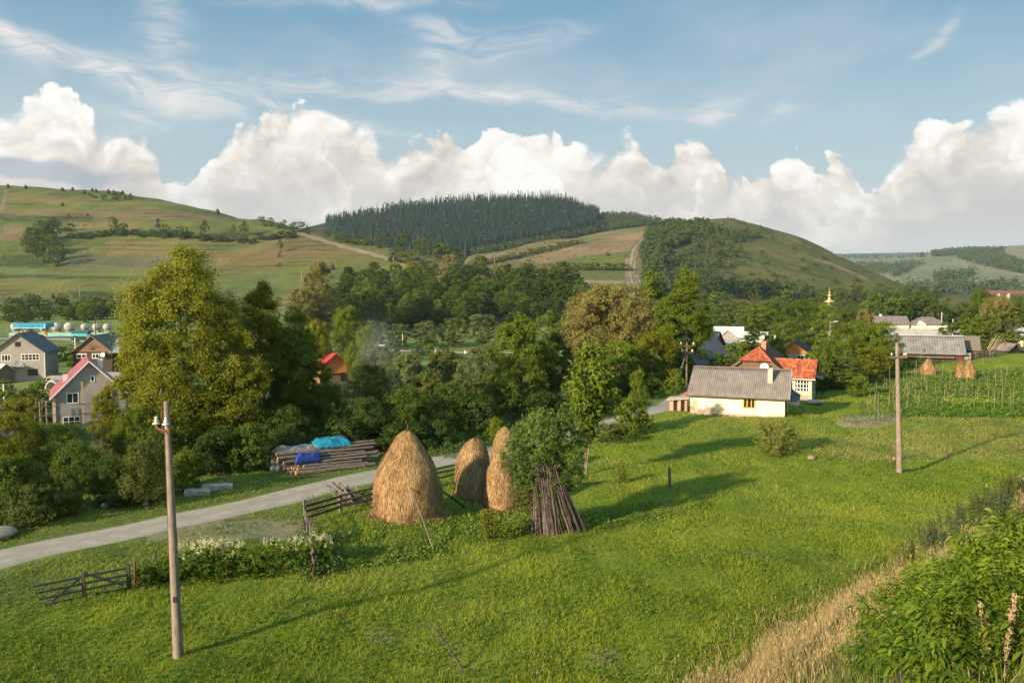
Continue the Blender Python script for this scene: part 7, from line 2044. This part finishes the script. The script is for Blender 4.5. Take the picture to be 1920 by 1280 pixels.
# sticks and yard fence right of the barn
for i in range(9):
    x = 1843 + i * 1.6; a = on(x, 124, 672); t3 = at(1862 + i * 3.0, 632 + rs.uniform(-3, 8), 125)
    stick('stacked_stick', tuple(a), tuple(t3), .07, .04, M_WOOD if i % 2 else M_LOGPALE, 'long stick leaning in the bundle right of the barn', 'pole', 'sticks leaning right of the barn')
def yard_fence():
    a = on(1808, 118, 676); o = thing('yard_fence', 'grey paling fence between the barn and the leaning sticks', 'fence', a)
    b = on(1868, 124, 668)
    for k in range(26):
        p = a.lerp(b, k / 25) - a; h = rs.uniform(.9, 1.3); mb = MB(); mb.box((p.x, p.y, zt(a.x + p.x, a.y + p.y) - a.z + h / 2), (.10, .03, h), rz=.3, ry=rs.uniform(-.06, .06)); mb.build('paling', M_WOOD if k % 3 else M_WOODD, o)
    for h in (.35, .85):
        mb = MB(); mb.beam((0, .04, h), tuple(b - a + Vector((0, .04, h))), .05, .08); mb.build('rail', M_WOODD, o)
yard_fence()
o = hv('hay_shelter', 1888, 130, 2.4, 2.6, .5, 1.4, 20, M_WOODD, M_VROOF, 'tiny brown pointed shelter on the upper green slope', cat='shelter')

# ------------------------------------------------------------------ bean poles of the garden
mb = MB(); mb.tube([(0, 0, 0), (.01, 0, 1.2), (0, .01, 2.4)], [.022, .018, .012], 6); po = mb.build('garden_stake', M_WOOD)
first = True
gr_ = random.Random(44)
cols = [(1618, 1905, 770, 16), (1625, 1900, 755, 24), (1640, 1895, 738, 26), (1660, 1890, 722, 22), (1700, 1905, 706, 16)]
for x0, x1, yb, n in cols:
    for i in range(n):
        x = x0 + (x1 - x0) * (i + .5) / n + gr_.uniform(-5, 5); yy = yb + gr_.uniform(-5, 5)
        g = G(x, yy)
        if abs(x - 1686) < 3: continue
        s = po if first else put('garden_stake', po.data)
        first = False
        s.location = g; s.rotation_euler = (gr_.uniform(-.06, .06), gr_.uniform(-.06, .06), gr_.uniform(0, 6)); h = gr_.uniform(.55, 1.15); s.scale = (.65, .65, h * .85)
        s.material_slots[0].link = 'OBJECT'; s.material_slots[0].material = M_LOGPALE if gr_.random() < .6 else M_WOOD
        tag(s, 'thin bean stake standing in the vegetable garden', 'stake', 'bean stakes of the vegetable garden')
for x, yt, yb, lab in [(1702, 655, 770, 'tall grey stake nearest the brownish pole, in the garden'), (1718, 694, 730, 'stout trunk-like stake by the fruit trees'), (1647, 734, 788, 'tall stake at the left end of the garden')]:
    g = G(x, yb); t3 = at(x, yb - 55, g.y); stick('garden_post', tuple(g), tuple(t3), .05, .04, M_WOOD, lab, 'stake', bend=0)

# ------------------------------------------------------------------ houses on the left
def grey_house():
    d = 152; c = on(51, d, 700); z = c.z
    o = thing('grey_house', 'two-storey grey gabled house with white windows and a satellite dish, far left', 'house', c, math.radians(14))
    W = 8.1; L = 9; he = ray(50, 656)[1] * d - z; hr = ray(50, 624)[1] * d - z + .1
    gable(o, W, L, he, hr, M_GREYW, M_CORRD, over=.45, rth=.12)
    y = -L / 2 - .004
    window(o, (-1.9, y, he - 1.0), (1, 0), 1.5, 1.15, 3, 1, M_WHITE, fw=.12); window(o, (1.9, y, he - .95), (1, 0), 2.9, 1.15, 5, 2, M_WHITE, fw=.12)
    window(o, (0, y, he + 1.35), (1, 0), .9, .85, 2, 1, M_WOODD, fw=.12)
    window(o, (-2.1, y, 1.35), (1, 0), 1.6, 1.15, 2, 1, M_WOODD, fw=.1); window(o, (2.2, y, 1.5), (1, 0), 1.6, 1.15, 2, 1, M_WOODD, fw=.1)
    mb = MB(); mb.b2((-.6, y - .03, -.1), (.4, y - .001, 1.9)); mb.build('door', simple('grey_door', (.34, .32, .30), (.28, .26, .25), 3), o)
    mb = MB(); mb.b2((-1.9, y - .9, 2.55), (1.2, y - .001, 2.68)); mb.build('balcony', M_GREYW, o)
    chimney(o, -2.9, 2.5, he + .3, he + 2.4, .8, M_BRICKR); dish(o, (-.1, y - .5, he - 2.0), .5, (.6, -1, .3), M_WHITE, o)
    for x in (-W / 2 - .12, W / 2 + .12):
        mb = MB(); mb.tube([(x, y - .1, 0), (x, y - .1, he)], .07, 6); mb.build('downpipe', M_WHITE, o)
grey_house()
o = hv('garden_shed', -6, 146, 3, 4, 2.2, 3.2, 70, M_WOOD, M_LROOF, 'small white-edged roof at the left frame edge beside the grey house', cat='shed')
def pink_house():
    d = 108; c = on(168, d, 800); z = c.z
    o = thing('pink_roofed_house', 'unfinished grey block house with a bright pink-red metal roof', 'house', c, math.radians(28))
    k = d / F
    W = 8.0; L = 9.5; he = ray(170, 731)[1] * d - z; hr = ray(173, 672)[1] * d - z
    gable(o, W, L, he, hr, M_BLOCK, M_PINK, M_GREYW, over=.40, rth=.10)
    y = -L / 2 - .004
    for x, zz, w, h, c_, r_ in [(-1.9, he - .35, 1.35, 1.3, 2, 1), (1.7, he - .25, 1.35, 1.3, 2, 1), (-2.1, he - 3.2, 1.9, 1.3, 3, 2), (.35, he + 1.9, .5, .75, 1, 1), (2.0, he - 3.2, 1.5, 1.3, 2, 1)]:
        window(o, (x, y, zz), (1, 0), w, h, c_, r_, M_WHITE, fw=.10)
    mb = MB(); sl = (hr - he) / (W / 2)
    for s in (-1, 1): mb.beam((s * (W / 2 + .4), y - .42, he - sl * .4 + .02), (0, y - .42, hr + .06), .05, .16)
    mb.build('barge_board', M_WHITE, o)
    mb = MB(); mb.b2((-W / 2 - .42, -L / 2 - .3, he - sl * .4 - .15), (-W / 2 - .30, L / 2, he - sl * .4 + .02)); mb.build('gutter', M_PINK, o)
    mb = MB(); mb.b2((-W / 2 - .10, -L / 2 - .12, -.3), (-W / 2 + .25, -L / 2 + .2, he - .2)); mb.build('sunlit_edge_strip', simple('painted_sunlit_edge', (.62, .45, .32), (.5, .36, .26), 3), o)  # added strip, its orange painted in for the sunlit left side wall
    chimney(o, -2.6, -1.2, he + .9, he + 2.35, .55, M_WHITE, M_MAROON); chimney(o, 1.5, 2.5, he + 2.2, he + 3.9, .62, M_WHITE, M_MAROON)
    # timber scaffold against the walls: its own thing
    s_ = thing('scaffold', 'rough pole scaffold standing against the pink-roofed house', 'scaffold', c, math.radians(28))
    r2 = random.Random(3)
    xs = [-W / 2 - 1.5, -W / 2 - .8, -.9, 1.5]
    for x in xs:
        for yy, hh in ((y - .9, he + (1.6 if x > -1 and x < 1 else 0)),):
            mb = MB(); mb.box((x + .05, yy, (he + (1.7 if x > -2 else -.4)) / 2), (.24 if x > -2 else .13, .08, he + (1.7 if x > -2 else -.4)), ry=r2.uniform(-.01, .01)); mb.build('standard', M_LOGPALE, s_)
    for x in (-W / 2 - 1.8, -W / 2 - 1.1, W / 2 + .9, W / 2 + .3):
        mb = MB(); mb.tube([(x - .3, y + 1.4, -.2), (x, y + 1.2, he - .3)], .07, 6); mb.build('standard', M_WOOD, s_)
    for zz in (he * .35, he * .68):
        mb = MB(); mb.tube([(-W / 2 - 2.0, y - .98, zz), (-W / 2 + 1, y - .98, zz + .1)], .05, 6); mb.build('ledger', M_WOOD, s_)
        mb = MB(); mb.tube([(-1.2, y - .98, zz + .1), (W / 2 + .5, y - .98, zz - .05)], .05, 6); mb.build('ledger', M_WOOD, s_)
        mb = MB(); mb.tube([(-W / 2 - 2.0, y + 1.1, zz), (-W / 2 - .8, y + 1.3, zz)], .05, 6); mb.build('ledger', M_WOOD, s_)
    mb = MB(); mb.tube([(-.7, y - .95, he * .68), (1.0, y - .95, he * .3)], .04, 6); mb.build('brace', M_WOOD, s_)
pink_house()
def maroon():
    d = 88; c = on(-30, d, 790); o = thing('maroon_roofed_house', 'corner of a low maroon metal roof at the left frame edge', 'house', c, math.radians(35))
    hr = ray(-5, 752)[1] * d - c.z; gable(o, 5, 6, max(1.6, hr - 2.3), hr, M_GREYW, M_MAROON, over=.5)
maroon()
def dark_house():
    d = 158; c = on(196, d, 672); o = thing('wooden_house', 'dark brown wooden house with a broad gable and a white dish, behind the pink roof', 'house', c, math.radians(4))
    he = ray(190, 655)[1] * d - c.z; hr = ray(187, 627)[1] * d - c.z
    gable(o, 6.8, 10, he, hr, M_WOODD, M_WOOD, M_LOGW, over=.5, rth=.15)
    y = -5.004; window(o, (-1.9, y, he - .8), (1, 0), 1.8, .9, 2, 1, M_WHITE, fw=.15); window(o, (.8, y, he - .8), (1, 0), 1.8, .9, 3, 1, M_WHITE, fw=.12)
    dish(o, (2.0, y - .5, he - .6), .48, (-.3, -1, .25), M_WHITE, o)
    mb = MB()
    for k in range(7): mb.beam((0, y - .02, he + .3), (-1.6 + k * .53, y - .02, he + 1.5 - abs(k - 3) * .18), .05, .03)
    mb.build('sunburst_boards', M_WOODD, o)
    slab('porch_roof', (3.0, -5.6, he - .1), (7.5, -5.6, he - .1), (7.5, -1, hr * .93), (3.0, -1, hr * .93), M_LROOF if False else simple('slate_blue', (.26, .28, .30), (.20, .21, .23), 2), o)
    a = on(225, 140, 685); o = thing('flat_shed', 'long low shed with a pale flat roof right of the pink-roofed house', 'shed', a, math.radians(3))
    mb = MB(); mb.b2((-4, -2, -.3), (5, 2, 1.7)); mb.build('wall', M_GREYW, o); mb = MB(); mb.box((.5, 0, 1.85), (9.8, 4.8, .14), rx=.06); mb.build('roof', simple('flat_roof', (.36, .32, .30), (.28, .25, .24), 2), o)
dark_house()
def dugout():
    a = on(97, 138, 694); o = thing('arched_cellar', 'small arched cellar door beside the grey gabled house', 'cellar', a, .1)
    pts = [(1.0 * math.cos(t), max(0, 1.4 * math.sin(t))) for t in np.linspace(0, PI, 12)]
    mb = MB(); mb.prism(pts, -.2, 2.0, 'Y'); mb.build('vault', M_LROOF, o)
    mb = MB(); mb.prism([(x * .82, z_ * .85) for x, z_ in pts], -.24, -.205, 'Y'); mb.build('door', M_WOODD, o)
    a = on(117, 146, 690); o = thing('board_pile', 'flat stack of pale grey boards behind the arched cellar', 'boards', a, .1)
    for k in range(5):
        mb = MB(); mb.box((0, 0, .25 + k * .22), (5.2 - .2 * k, 1.6, .18)); mb.build('board', M_STONE, o)
dugout()
for i in range(7):
    a = on(76 + i * 4.2, 142, 697); h = rs.uniform(.8, 1.2); stick('garden_post', tuple(a), (a.x, a.y, a.z + h), .08, .07, M_LOGPALE if i % 2 else M_RUST, 'short stake of the paling in front of the grey gabled house', 'post', 'stakes before the grey gabled house', bend=0)

# ------------------------------------------------------------------ filling station, tanks, kiosk, vehicles
M_TURQ = simple('turquoise_paint', (.09, .40, .34), (.07, .32, .28), 3, .6, .1)
M_BLUEC = simple('blue_fascia', (.04, .30, .48), (.03, .24, .42), 3, .5, .05)
def station():
    d = 250; c = on(64, d, 640); z = c.z
    o = thing('canopy', 'bright blue filling station canopy on yellow columns', 'canopy', c, math.radians(6))
    zt1 = ray(64, 606)[1] * d - z; W = 9.0; D_ = 6
    mb = MB(); mb.b2((-W / 2, -D_ / 2, zt1 - 1.25), (W / 2, D_ / 2, zt1)); mb.build('fascia', M_BLUEC, o)
    mb = MB(); mb.b2((-W / 2 - .06, -D_ / 2 + .05, zt1 - 1.3), (-W / 2 - .003, D_ / 2, zt1 + .1)); mb.build('end_panel', M_WHITE, o)
    mb = MB(); mb.b2((-W / 2, -D_ / 2 - .05, zt1 - 1.30), (W / 2, -D_ / 2 - .003, zt1 - 1.12)); mb.b2((W / 2 - .25, -D_ / 2 - .05, zt1 - 1.115), (W / 2, -D_ / 2 - .003, zt1)); mb.build('trim', simple('pale_blue', (.35, .62, .68), (.3, .55, .6), 2), o)
    # worn, unreadable letters on the fascia
    for x, w in ((-2.6, .75), (-1.2, .8), (.05, .7), (.9, .55), (2.3, .8)):
        mb = MB(); mb.box((x, -D_ / 2 - .03, zt1 - .68), (.16, .04, .72), ry=.2); mb.box((x + w * .6, -D_ / 2 - .03, zt1 - .68), (.16, .04, .72), ry=-.25); mb.box((x + w * .3, -D_ / 2 - .025, zt1 - .78), (w * .6, .03, .13)); mb.build('faded_letter', simple('faded_letter', (.06, .16, .30), (.10, .26, .38), 4), o)
    for x, y in ((-2.9, -1.2), (-2.9, 1.0), (3.1, -1.2), (3.1, 1.0)):
        mb = MB(); mb.box((x, y, (zt1 - 1.3) / 2 - .2), (.38, .38, zt1 - .9)); mb.build('column', simple('yellow_column', (.72, .42, .10), (.58, .34, .09), 3), o)
    o = thing('tank_wall', 'low turquoise wall running under the row of white tanks', 'wall', on(110, 264, 632), 0)
    mb = MB(); L0 = on(18, 264); L1 = on(212, 264); mb.b2((L0.x - o.location.x, -.3, -.5), (L1.x - o.location.x, .3, 1.0)); mb.build('wall', simple('pale_turquoise', (.22, .42, .38), (.17, .34, .32), 1.5, .8, .2), o)
    for i, (x, r, lab) in enumerate([(31, 1.35, 'white fuel tank partly hidden by the canopy, leftmost'), (54, 1.25, 'white fuel tank peeping over the canopy, left one'), (84, 1.25, 'white fuel tank peeping over the canopy, right one'), (107, 1.45, 'large white fuel tank just right of the canopy'), (131, 1.45, 'large white fuel tank, second right of the canopy'),
                                     (160, 1.05, 'small white fuel tank behind the turquoise kiosk'), (182, 1.1, 'small white fuel tank beside the thin dark pole'), (202, 1.1, 'rightmost small white fuel tank')]):
        a = on(x, 272, 628); o = thing('fuel_tank', lab, 'tank', a, math.radians(14))
        mb = MB(); zc = ray(x, 612)[1] * 272 - a.z
        mb.M = Matrix.Translation((0, 0, zc)) @ Matrix.Rotation(PI / 2, 4, 'X')
        mb.lathe([(.001, 2.1), (r * .55, 2.0), (r * .86, 1.75), (r * .92, 1.5), (r * .92, -1.5), (r * .86, -1.75), (r * .55, -2.0), (.001, -2.1)], 22); mb.build('shell', simple('tank_white', (.46, .43, .40), (.33, .30, .29), 1.2, .5, .1), o, smooth=True)
        for y in (-1.2, 1.2):
            mb = MB(); mb.b2((-r * .7, y - .2, -.3), (r * .7, y + .2, zc - r * .6)); mb.build('saddle', M_GREYW, o)
    a = on(153, 240, 636); o = thing('kiosk', 'turquoise kiosk with a dark blue roof right of the filling station', 'kiosk', a, math.radians(5))
    mb = MB(); mb.b2((-2.1, -1.4, -.3), (2.1, 1.4, 2.6)); mb.build('wall', M_TURQ, o); mb = MB(); mb.b2((-2.3, -1.7, 2.602), (2.5, 1.6, 3.1)); mb.build('roof', simple('deep_blue', (.02, .12, .26), (.015, .1, .2), 3), o)
    window(o, (-1.3, -1.404, 1.4), (1, 0), .9, 1.0, 1, 1, M_WHITE)
    def vehicle(px, d, py, s, cab, body, label, name, cat, rz):
        a = on(px, d, py); o = thing(name, label, cat, a, rz)
        if name == 'parked_car':
            mb = MB(); mb.prism([(-2.05, .35), (2.05, .35), (2.1, .75), (1.9, .95), (-2.0, 1.0), (-2.1, .8)], -.82, .82, 'Y'); mb.build('body', body, o)
            mb = MB(); mb.prism([(-1.7, .98), (1.25, .96), (.65, 1.48), (-1.2, 1.50)], -.72, .72, 'Y'); mb.build('cabin', M_GLASS, o)
            mb = MB(); mb.b2((-1.15, -.70, 1.49), (.62, .70, 1.54)); mb.build('roof', cab, o)
            wx, wr = (-1.3, 1.3), .33
        else:
            mb = MB(); mb.b2((-2.9, -1.05, .75), (.9, 1.05, 1.0)); mb.build('chassis', M_BLACK, o)
            mb = MB(); mb.b2((-2.9, -1.1, 1.005), (1.0, 1.1, 1.75)); mb.build('bed', body, o)
            mb = MB(); mb.prism([(1.1, .7), (2.6, .7), (2.6, 1.5), (2.2, 2.3), (1.1, 2.3)], -1.05, 1.05, 'Y'); mb.build('cab', cab, o)
            window(o, (1.7, -1.055, 1.85), (1, 0), .9, .55, 1, 1, M_WHITE)
            wx, wr = (-2.0, 1.8), .48
        for x in wx:
            for y in (-.8, .8):
                mb = MB(); mb.M = Matrix.Translation((x, y, wr)) @ Matrix.Rotation(PI / 2, 4, 'X'); mb.lathe([(.001, -.12), (wr, -.12), (wr, .12), (.001, .12)], 14); w_ = mb.build('wheel', M_BLACK, o)
                mb = MB(); mb.M = Matrix.Translation((x, y, wr)) @ Matrix.Rotation(PI / 2, 4, 'X'); mb.lathe([(.001, -.125), (wr * .5, -.125), (wr * .5, .125), (.001, .125)], 10); mb.build('rim', M_LROOF, w_)
    vehicle(73, 246, 638, 1, simple('car_red', (.30, .06, .06), (.26, .05, .05), 2, .3), simple('car_red2', (.30, .06, .06), (.26, .05, .05), 2, .3), 'dark red car parked under the blue canopy', 'parked_car', 'car', 1.35)
    vehicle(157, 234, 640, 1, simple('truck_green', (.05, .12, .07), (.04, .1, .06), 2, .5), simple('truck_dark', (.03, .035, .03), (.02, .025, .02), 2, .6), 'dark truck parked in front of the turquoise kiosk', 'truck', 'truck', .05)
station()
# red roofed log house behind the dark trees
def log_house():
    d = 150; c = on(616, d, 706); z = c.z
    o = thing('log_house', 'little orange log house with a red metal roof, half hidden by dark trees', 'house', c, math.radians(32))
    hr = ray(612, 661)[1] * d - z; he = hr - 2.0
    gable(o, 5.2, 6.5, he, hr, M_LOGW, M_REDR, M_ORNG, over=.7, rth=.1)
    mb = MB(); mb.b2((-2.7, -3.45, he - 1.3), (2.7, -3.252, he + .0)); mb.build('balcony_boards', M_ORNG, o)
    mb = MB(); mb.b2((1.0, -3.30, .2), (2.2, -3.253, 2.2)); mb.build('door', M_BLACK, o)
    window(o, (-1.2, -3.255, he - 2.2), (1, 0), .9, 1.0, 2, 1, M_WHITE)
log_house()
# a white roof glinting at the valley trees, posts of the valley road
o = hv('valley_shed', 712, 205, 2.2, 2.6, 1.2, 2.1, 60, M_WHITE, M_WHITE, 'tiny white roof in the valley trees behind the smoke', cat='shed')
pm = None
for i, x in enumerate([817, 837, 844, 872, 885, 898, 913, 927]):
    a = on(x, 212 - (x - 817) * .06, 657)
    if pm is None:
        mb = MB(); mb.b2((-.17, -.17, 0), (.17, .17, .95)); mb.b2((-.175, -.175, .6), (.175, .175, .75)); p_ = mb.build('road_post', M_WHITE); pm = p_.data
    else: p_ = put('road_post', pm)
    p_.location = a; tag(p_, 'short white post on the edge of the valley road', 'post', 'white posts of the valley road')
# ------------------------------------------------------------------ power poles of the village
def wood_pole(px, base, top, label, d, arm=0, aframe=False, mat=None, lamp=False, r=.13):
    c = on(px, d, base); h = ray(px, top)[1] * d - c.z; o = thing('power_pole', label, 'utility pole', c)
    mb = MB(); mb.tube([(0, 0, -.2), (0, 0, h)], [r, r * .75], 10); mb.build('shaft', mat or M_CONC, o)
    if aframe:
        mb = MB(); mb.tube([(-1.3, .2, -.2), (-.05, 0, h * .78)], [r, r * .7], 8); mb.build('strut', mat or M_CONC, o)
    for k in range(arm):
        z_ = h - .35 - k * .75; mb = MB(); mb.box((0, -.12, z_), (1.5 - .25 * k, .09, .09)); mb.build('crossarm', M_RUST, o)
        for x in (-.68 + .12 * k, .68 - .12 * k):
            mb = MB(); insulator(mb, x, -.12, z_ + .16, 1.2); mb.build('insulator', M_PORC, o, smooth=True)
    if lamp:
        mb = MB(); mb.tube([(0, 0, h - .6), (.9, -.1, h - .3)], .04, 6); a_ = mb.build('arm', M_WHITE, o); mb = MB(); mb.box((1.2, -.12, h - .27), (.7, .25, .14)); mb.build('lamp_head', M_WHITE, a_)
    return o
wood_pole(1287, 712, 642, 'A-shaped power pole with white insulators in front of the grey sheds', 92, 2, True, M_WOOD)
wood_pole(1358, 690, 668, 'small dark pole with insulators behind the cottage roof', 104, 1, False, M_WOODD)
for q in [(1463, 660, 613, 'pale village pole with a street lamp, left of the big garden trees', 160, 0, False, None, True), (1555, 640, 600, 'grey village pole with a street lamp below the church', 180, 0, False, None, True), (1764, 625, 585, 'pale pole right of the hip-roofed house', 230, 0, False, M_LROOF),
          (1785, 625, 598, 'short pale pole further right of the hip-roofed house', 215, 0, False, M_LROOF), (1808, 618, 585, 'street lamp pole above the barn', 230, 0, False, M_WHITE, True), (1864, 600, 578, 'thin far pole before the tan round tree on the right', 260, 0, False, M_WOODD),
          (755, 655, 626, 'whitish valley pole beside the roadside fruit trees', 216, 0, False, M_LWALL), (142, 666, 633, 'white slanting pole in front of the turquoise kiosk', 190, 0, False, M_WHITE), (180, 640, 600, 'thin dark pole between the small tanks', 240, 0, False, M_WOODD), (8, 735, 720, 'small pale post in the garden at the far left', 120, 0, False, M_WHITE)]:
    wood_pole(*q)
def hill_pole(px, base, top, label, dmin=380):
    g = G(px, base, dmin); h = ray(px, top)[1] * g.y - g.z; o = thing('power_pole', label, 'utility pole', g)
    mb = MB(); mb.tube([(0, 0, -.3), (0, 0, h)], [.32, .26], 8); mb.build('shaft', M_CONC, o); mb = MB(); mb.box((0, -.3, h - .5), (2.2, .2, .2)); mb.build('crossarm', M_WOODD, o)
for q in [(738, 510, 480, 'pole on the hill beside the end of the dirt track'), (927, 503, 478, 'pole at the foot of the saddle fields'), (150, 563, 532, 'thin pole on the lowest field of the left hill'), (566, 530, 504, 'thin pole behind the tallest tan tree of the ravine wood')]:
    hill_pole(*q)
# ------------------------------------------------------------------ church cupola, far white building, viaduct
def church():
    d = 245; c = on(1553, d, 600); z = c.z; o = thing('church', 'small church with a golden onion cupola shining above the village trees', 'church', c, .1)
    zt1 = ray(1553, 545)[1] * d - z; zb = ray(1553, 566)[1] * d - z
    gold = simple('gold', (1.0, .66, .30), (.85, .52, .22), 3, .28, .05, metal=.75, spec=.8); s = (zt1 - zb)
    mb = MB(); mb.b2((-4, -5, -.5), (4, 5, zb - 6.2)); mb.build('nave', M_LWALL, o)
    mb = MB(); mb.prism([(-4.4, zb - 6.2), (4.4, zb - 6.2), (0, zb - 3.6)], -5.3, 5.3, 'Y'); mb.build('roof', M_VROOF, o)
    mb = MB(); mb.lathe([(q * s * .70, zb + w * s) for q, w in [(.30, -.35), (.30, -.03), (.60, -.02), (.62, .02), (.56, .10), (.36, .17), (.20, .26), (.165, .32), (.165, .52), (.24, .55), (.25, .60), (.18, .66), (.08, .71), (.055, .78), (.12, .82), (.15, .87), (.12, .92), (.03, .96), (.02, 1.0)]], 20); cu = mb.build('cupola', gold, o, smooth=True)
    mb = MB(); mb.b2((-.05, -.05, zt1 - .05), (.05, .05, zt1 + 1.0)); mb.b2((-.3, -.04, zt1 + .5), (.3, .04, zt1 + .62)); mb.build('cross', gold, cu)
church()
def far_building():
    g = G(1746, 545, 1300); k = g.y / F; o = thing('far_white_building', 'long white building with a grey roof on the far valley side', 'building', g, .1)
    W = 22 * k; H_ = 5.0 * k
    mb = MB(); mb.b2((-W / 2, -5, -1), (W / 2, 5, H_ * .62)); mb.build('wall', simple('bright_wall', (.85, .80, .72), (.78, .72, .64), .2), o)
    mb = MB(); mb.prism([(-6, H_ * .62), (6, H_ * .62), (0, H_ * 1.1)], -W / 2 - .5, W / 2 + .5, 'X'); mb.build('roof', M_VROOF, o)
    for x in (-.32, -.1, .12, .3):
        window(o, (x * W, -5.02, H_ * .25), (1, 0), 2.2, 2.4, 1, 1, M_WOODD)
far_building()
def viaduct():
    d = 900; a = at(1850, 545, d); o = thing('viaduct', 'rust-red railway viaduct on stone piers at the far right', 'bridge', (a.x, a.y, a.z), -.06)
    k = d / F
    mb = MB(); mb.b2((-4 * k, -2.5, -3.2), (120 * k, 2.5, .0)); mb.build('girder', simple('girder_red', (.20, .085, .075), (.14, .06, .055), .5), o)
    for x in (20, 38, 78, 100):
        mb = MB(); mb.box((x * k, 0, -12.0), (3.6 * k * .9, 6, 18)); mb.build('pier', simple('pier_stone', (.58, .44, .36), (.46, .35, .28), .5), o)
    mb = MB()
    for x in range(0, 118, 6): mb.box((x * k, -2.4, .6), (.25, .15, 1.2))
    mb.beam((-4 * k, -2.4, 1.2), (118 * k, -2.4, 1.2), .12, .12); mb.build('railing', simple('rail_red', (.22, .10, .09), (.16, .07, .06), .5), o)
viaduct()
# ------------------------------------------------------------------ thin smoke in the valley
def smoke():
    c = at(705, 655, 120)
    mb = MB(); mb.M = Matrix.Translation((0, 0, 0)); mb.lathe([(.01, -4.5), (2.2, -3.8), (3.8, -1.5), (4.6, 1.5), (3.9, 4.5), (2.0, 6.5), (.01, 7.2)], 20)
    t = NT('smoke'); P_ = t.obj()
    nz = t.noise(.35, 4, .6, t.mapping(P_, (1, 1, .6)))
    ln = t.n('ShaderNodeVectorMath'); ln.operation = 'LENGTH'; t.set(ln.inputs[0], t.mapping(P_, (.23, .23, .16), loc=(0, 0, -.1)))
    fall = t.m('SUBTRACT', 1.0, ln.outputs['Value'], clamp=True)
    dens = t.m('MULTIPLY', t.m('MULTIPLY', t.ramp(nz, [(.30, 0.0), (.8, 1.0)]), t.m('POWER', fall, 1.6)), .10)
    v = t.n('ShaderNodeVolumePrincipled'); v.inputs['Color'].default_value = (.72, .80, .92, 1); t.set(v.inputs['Density'], dens)
    o = mb.build('smoke', t.out(None, v.outputs[0])); o.location = c; o.scale = (1, .8, 1); tag(o, 'thin bluish smoke drifting over the valley bushes', kind='stuff')
smoke()
mb = MB(); mb.b2((-5200, -300, -30), (6200, 8700, 420))
t = NT('haze')
v = t.n('ShaderNodeVolumePrincipled'); v.inputs['Color'].default_value = (.66, .82, 1.0, 1); v.inputs['Density'].default_value = HAZE; v.inputs['Anisotropy'].default_value = 0.0
tag(mb.build('haze', t.out(None, v.outputs[0])), kind='stuff')
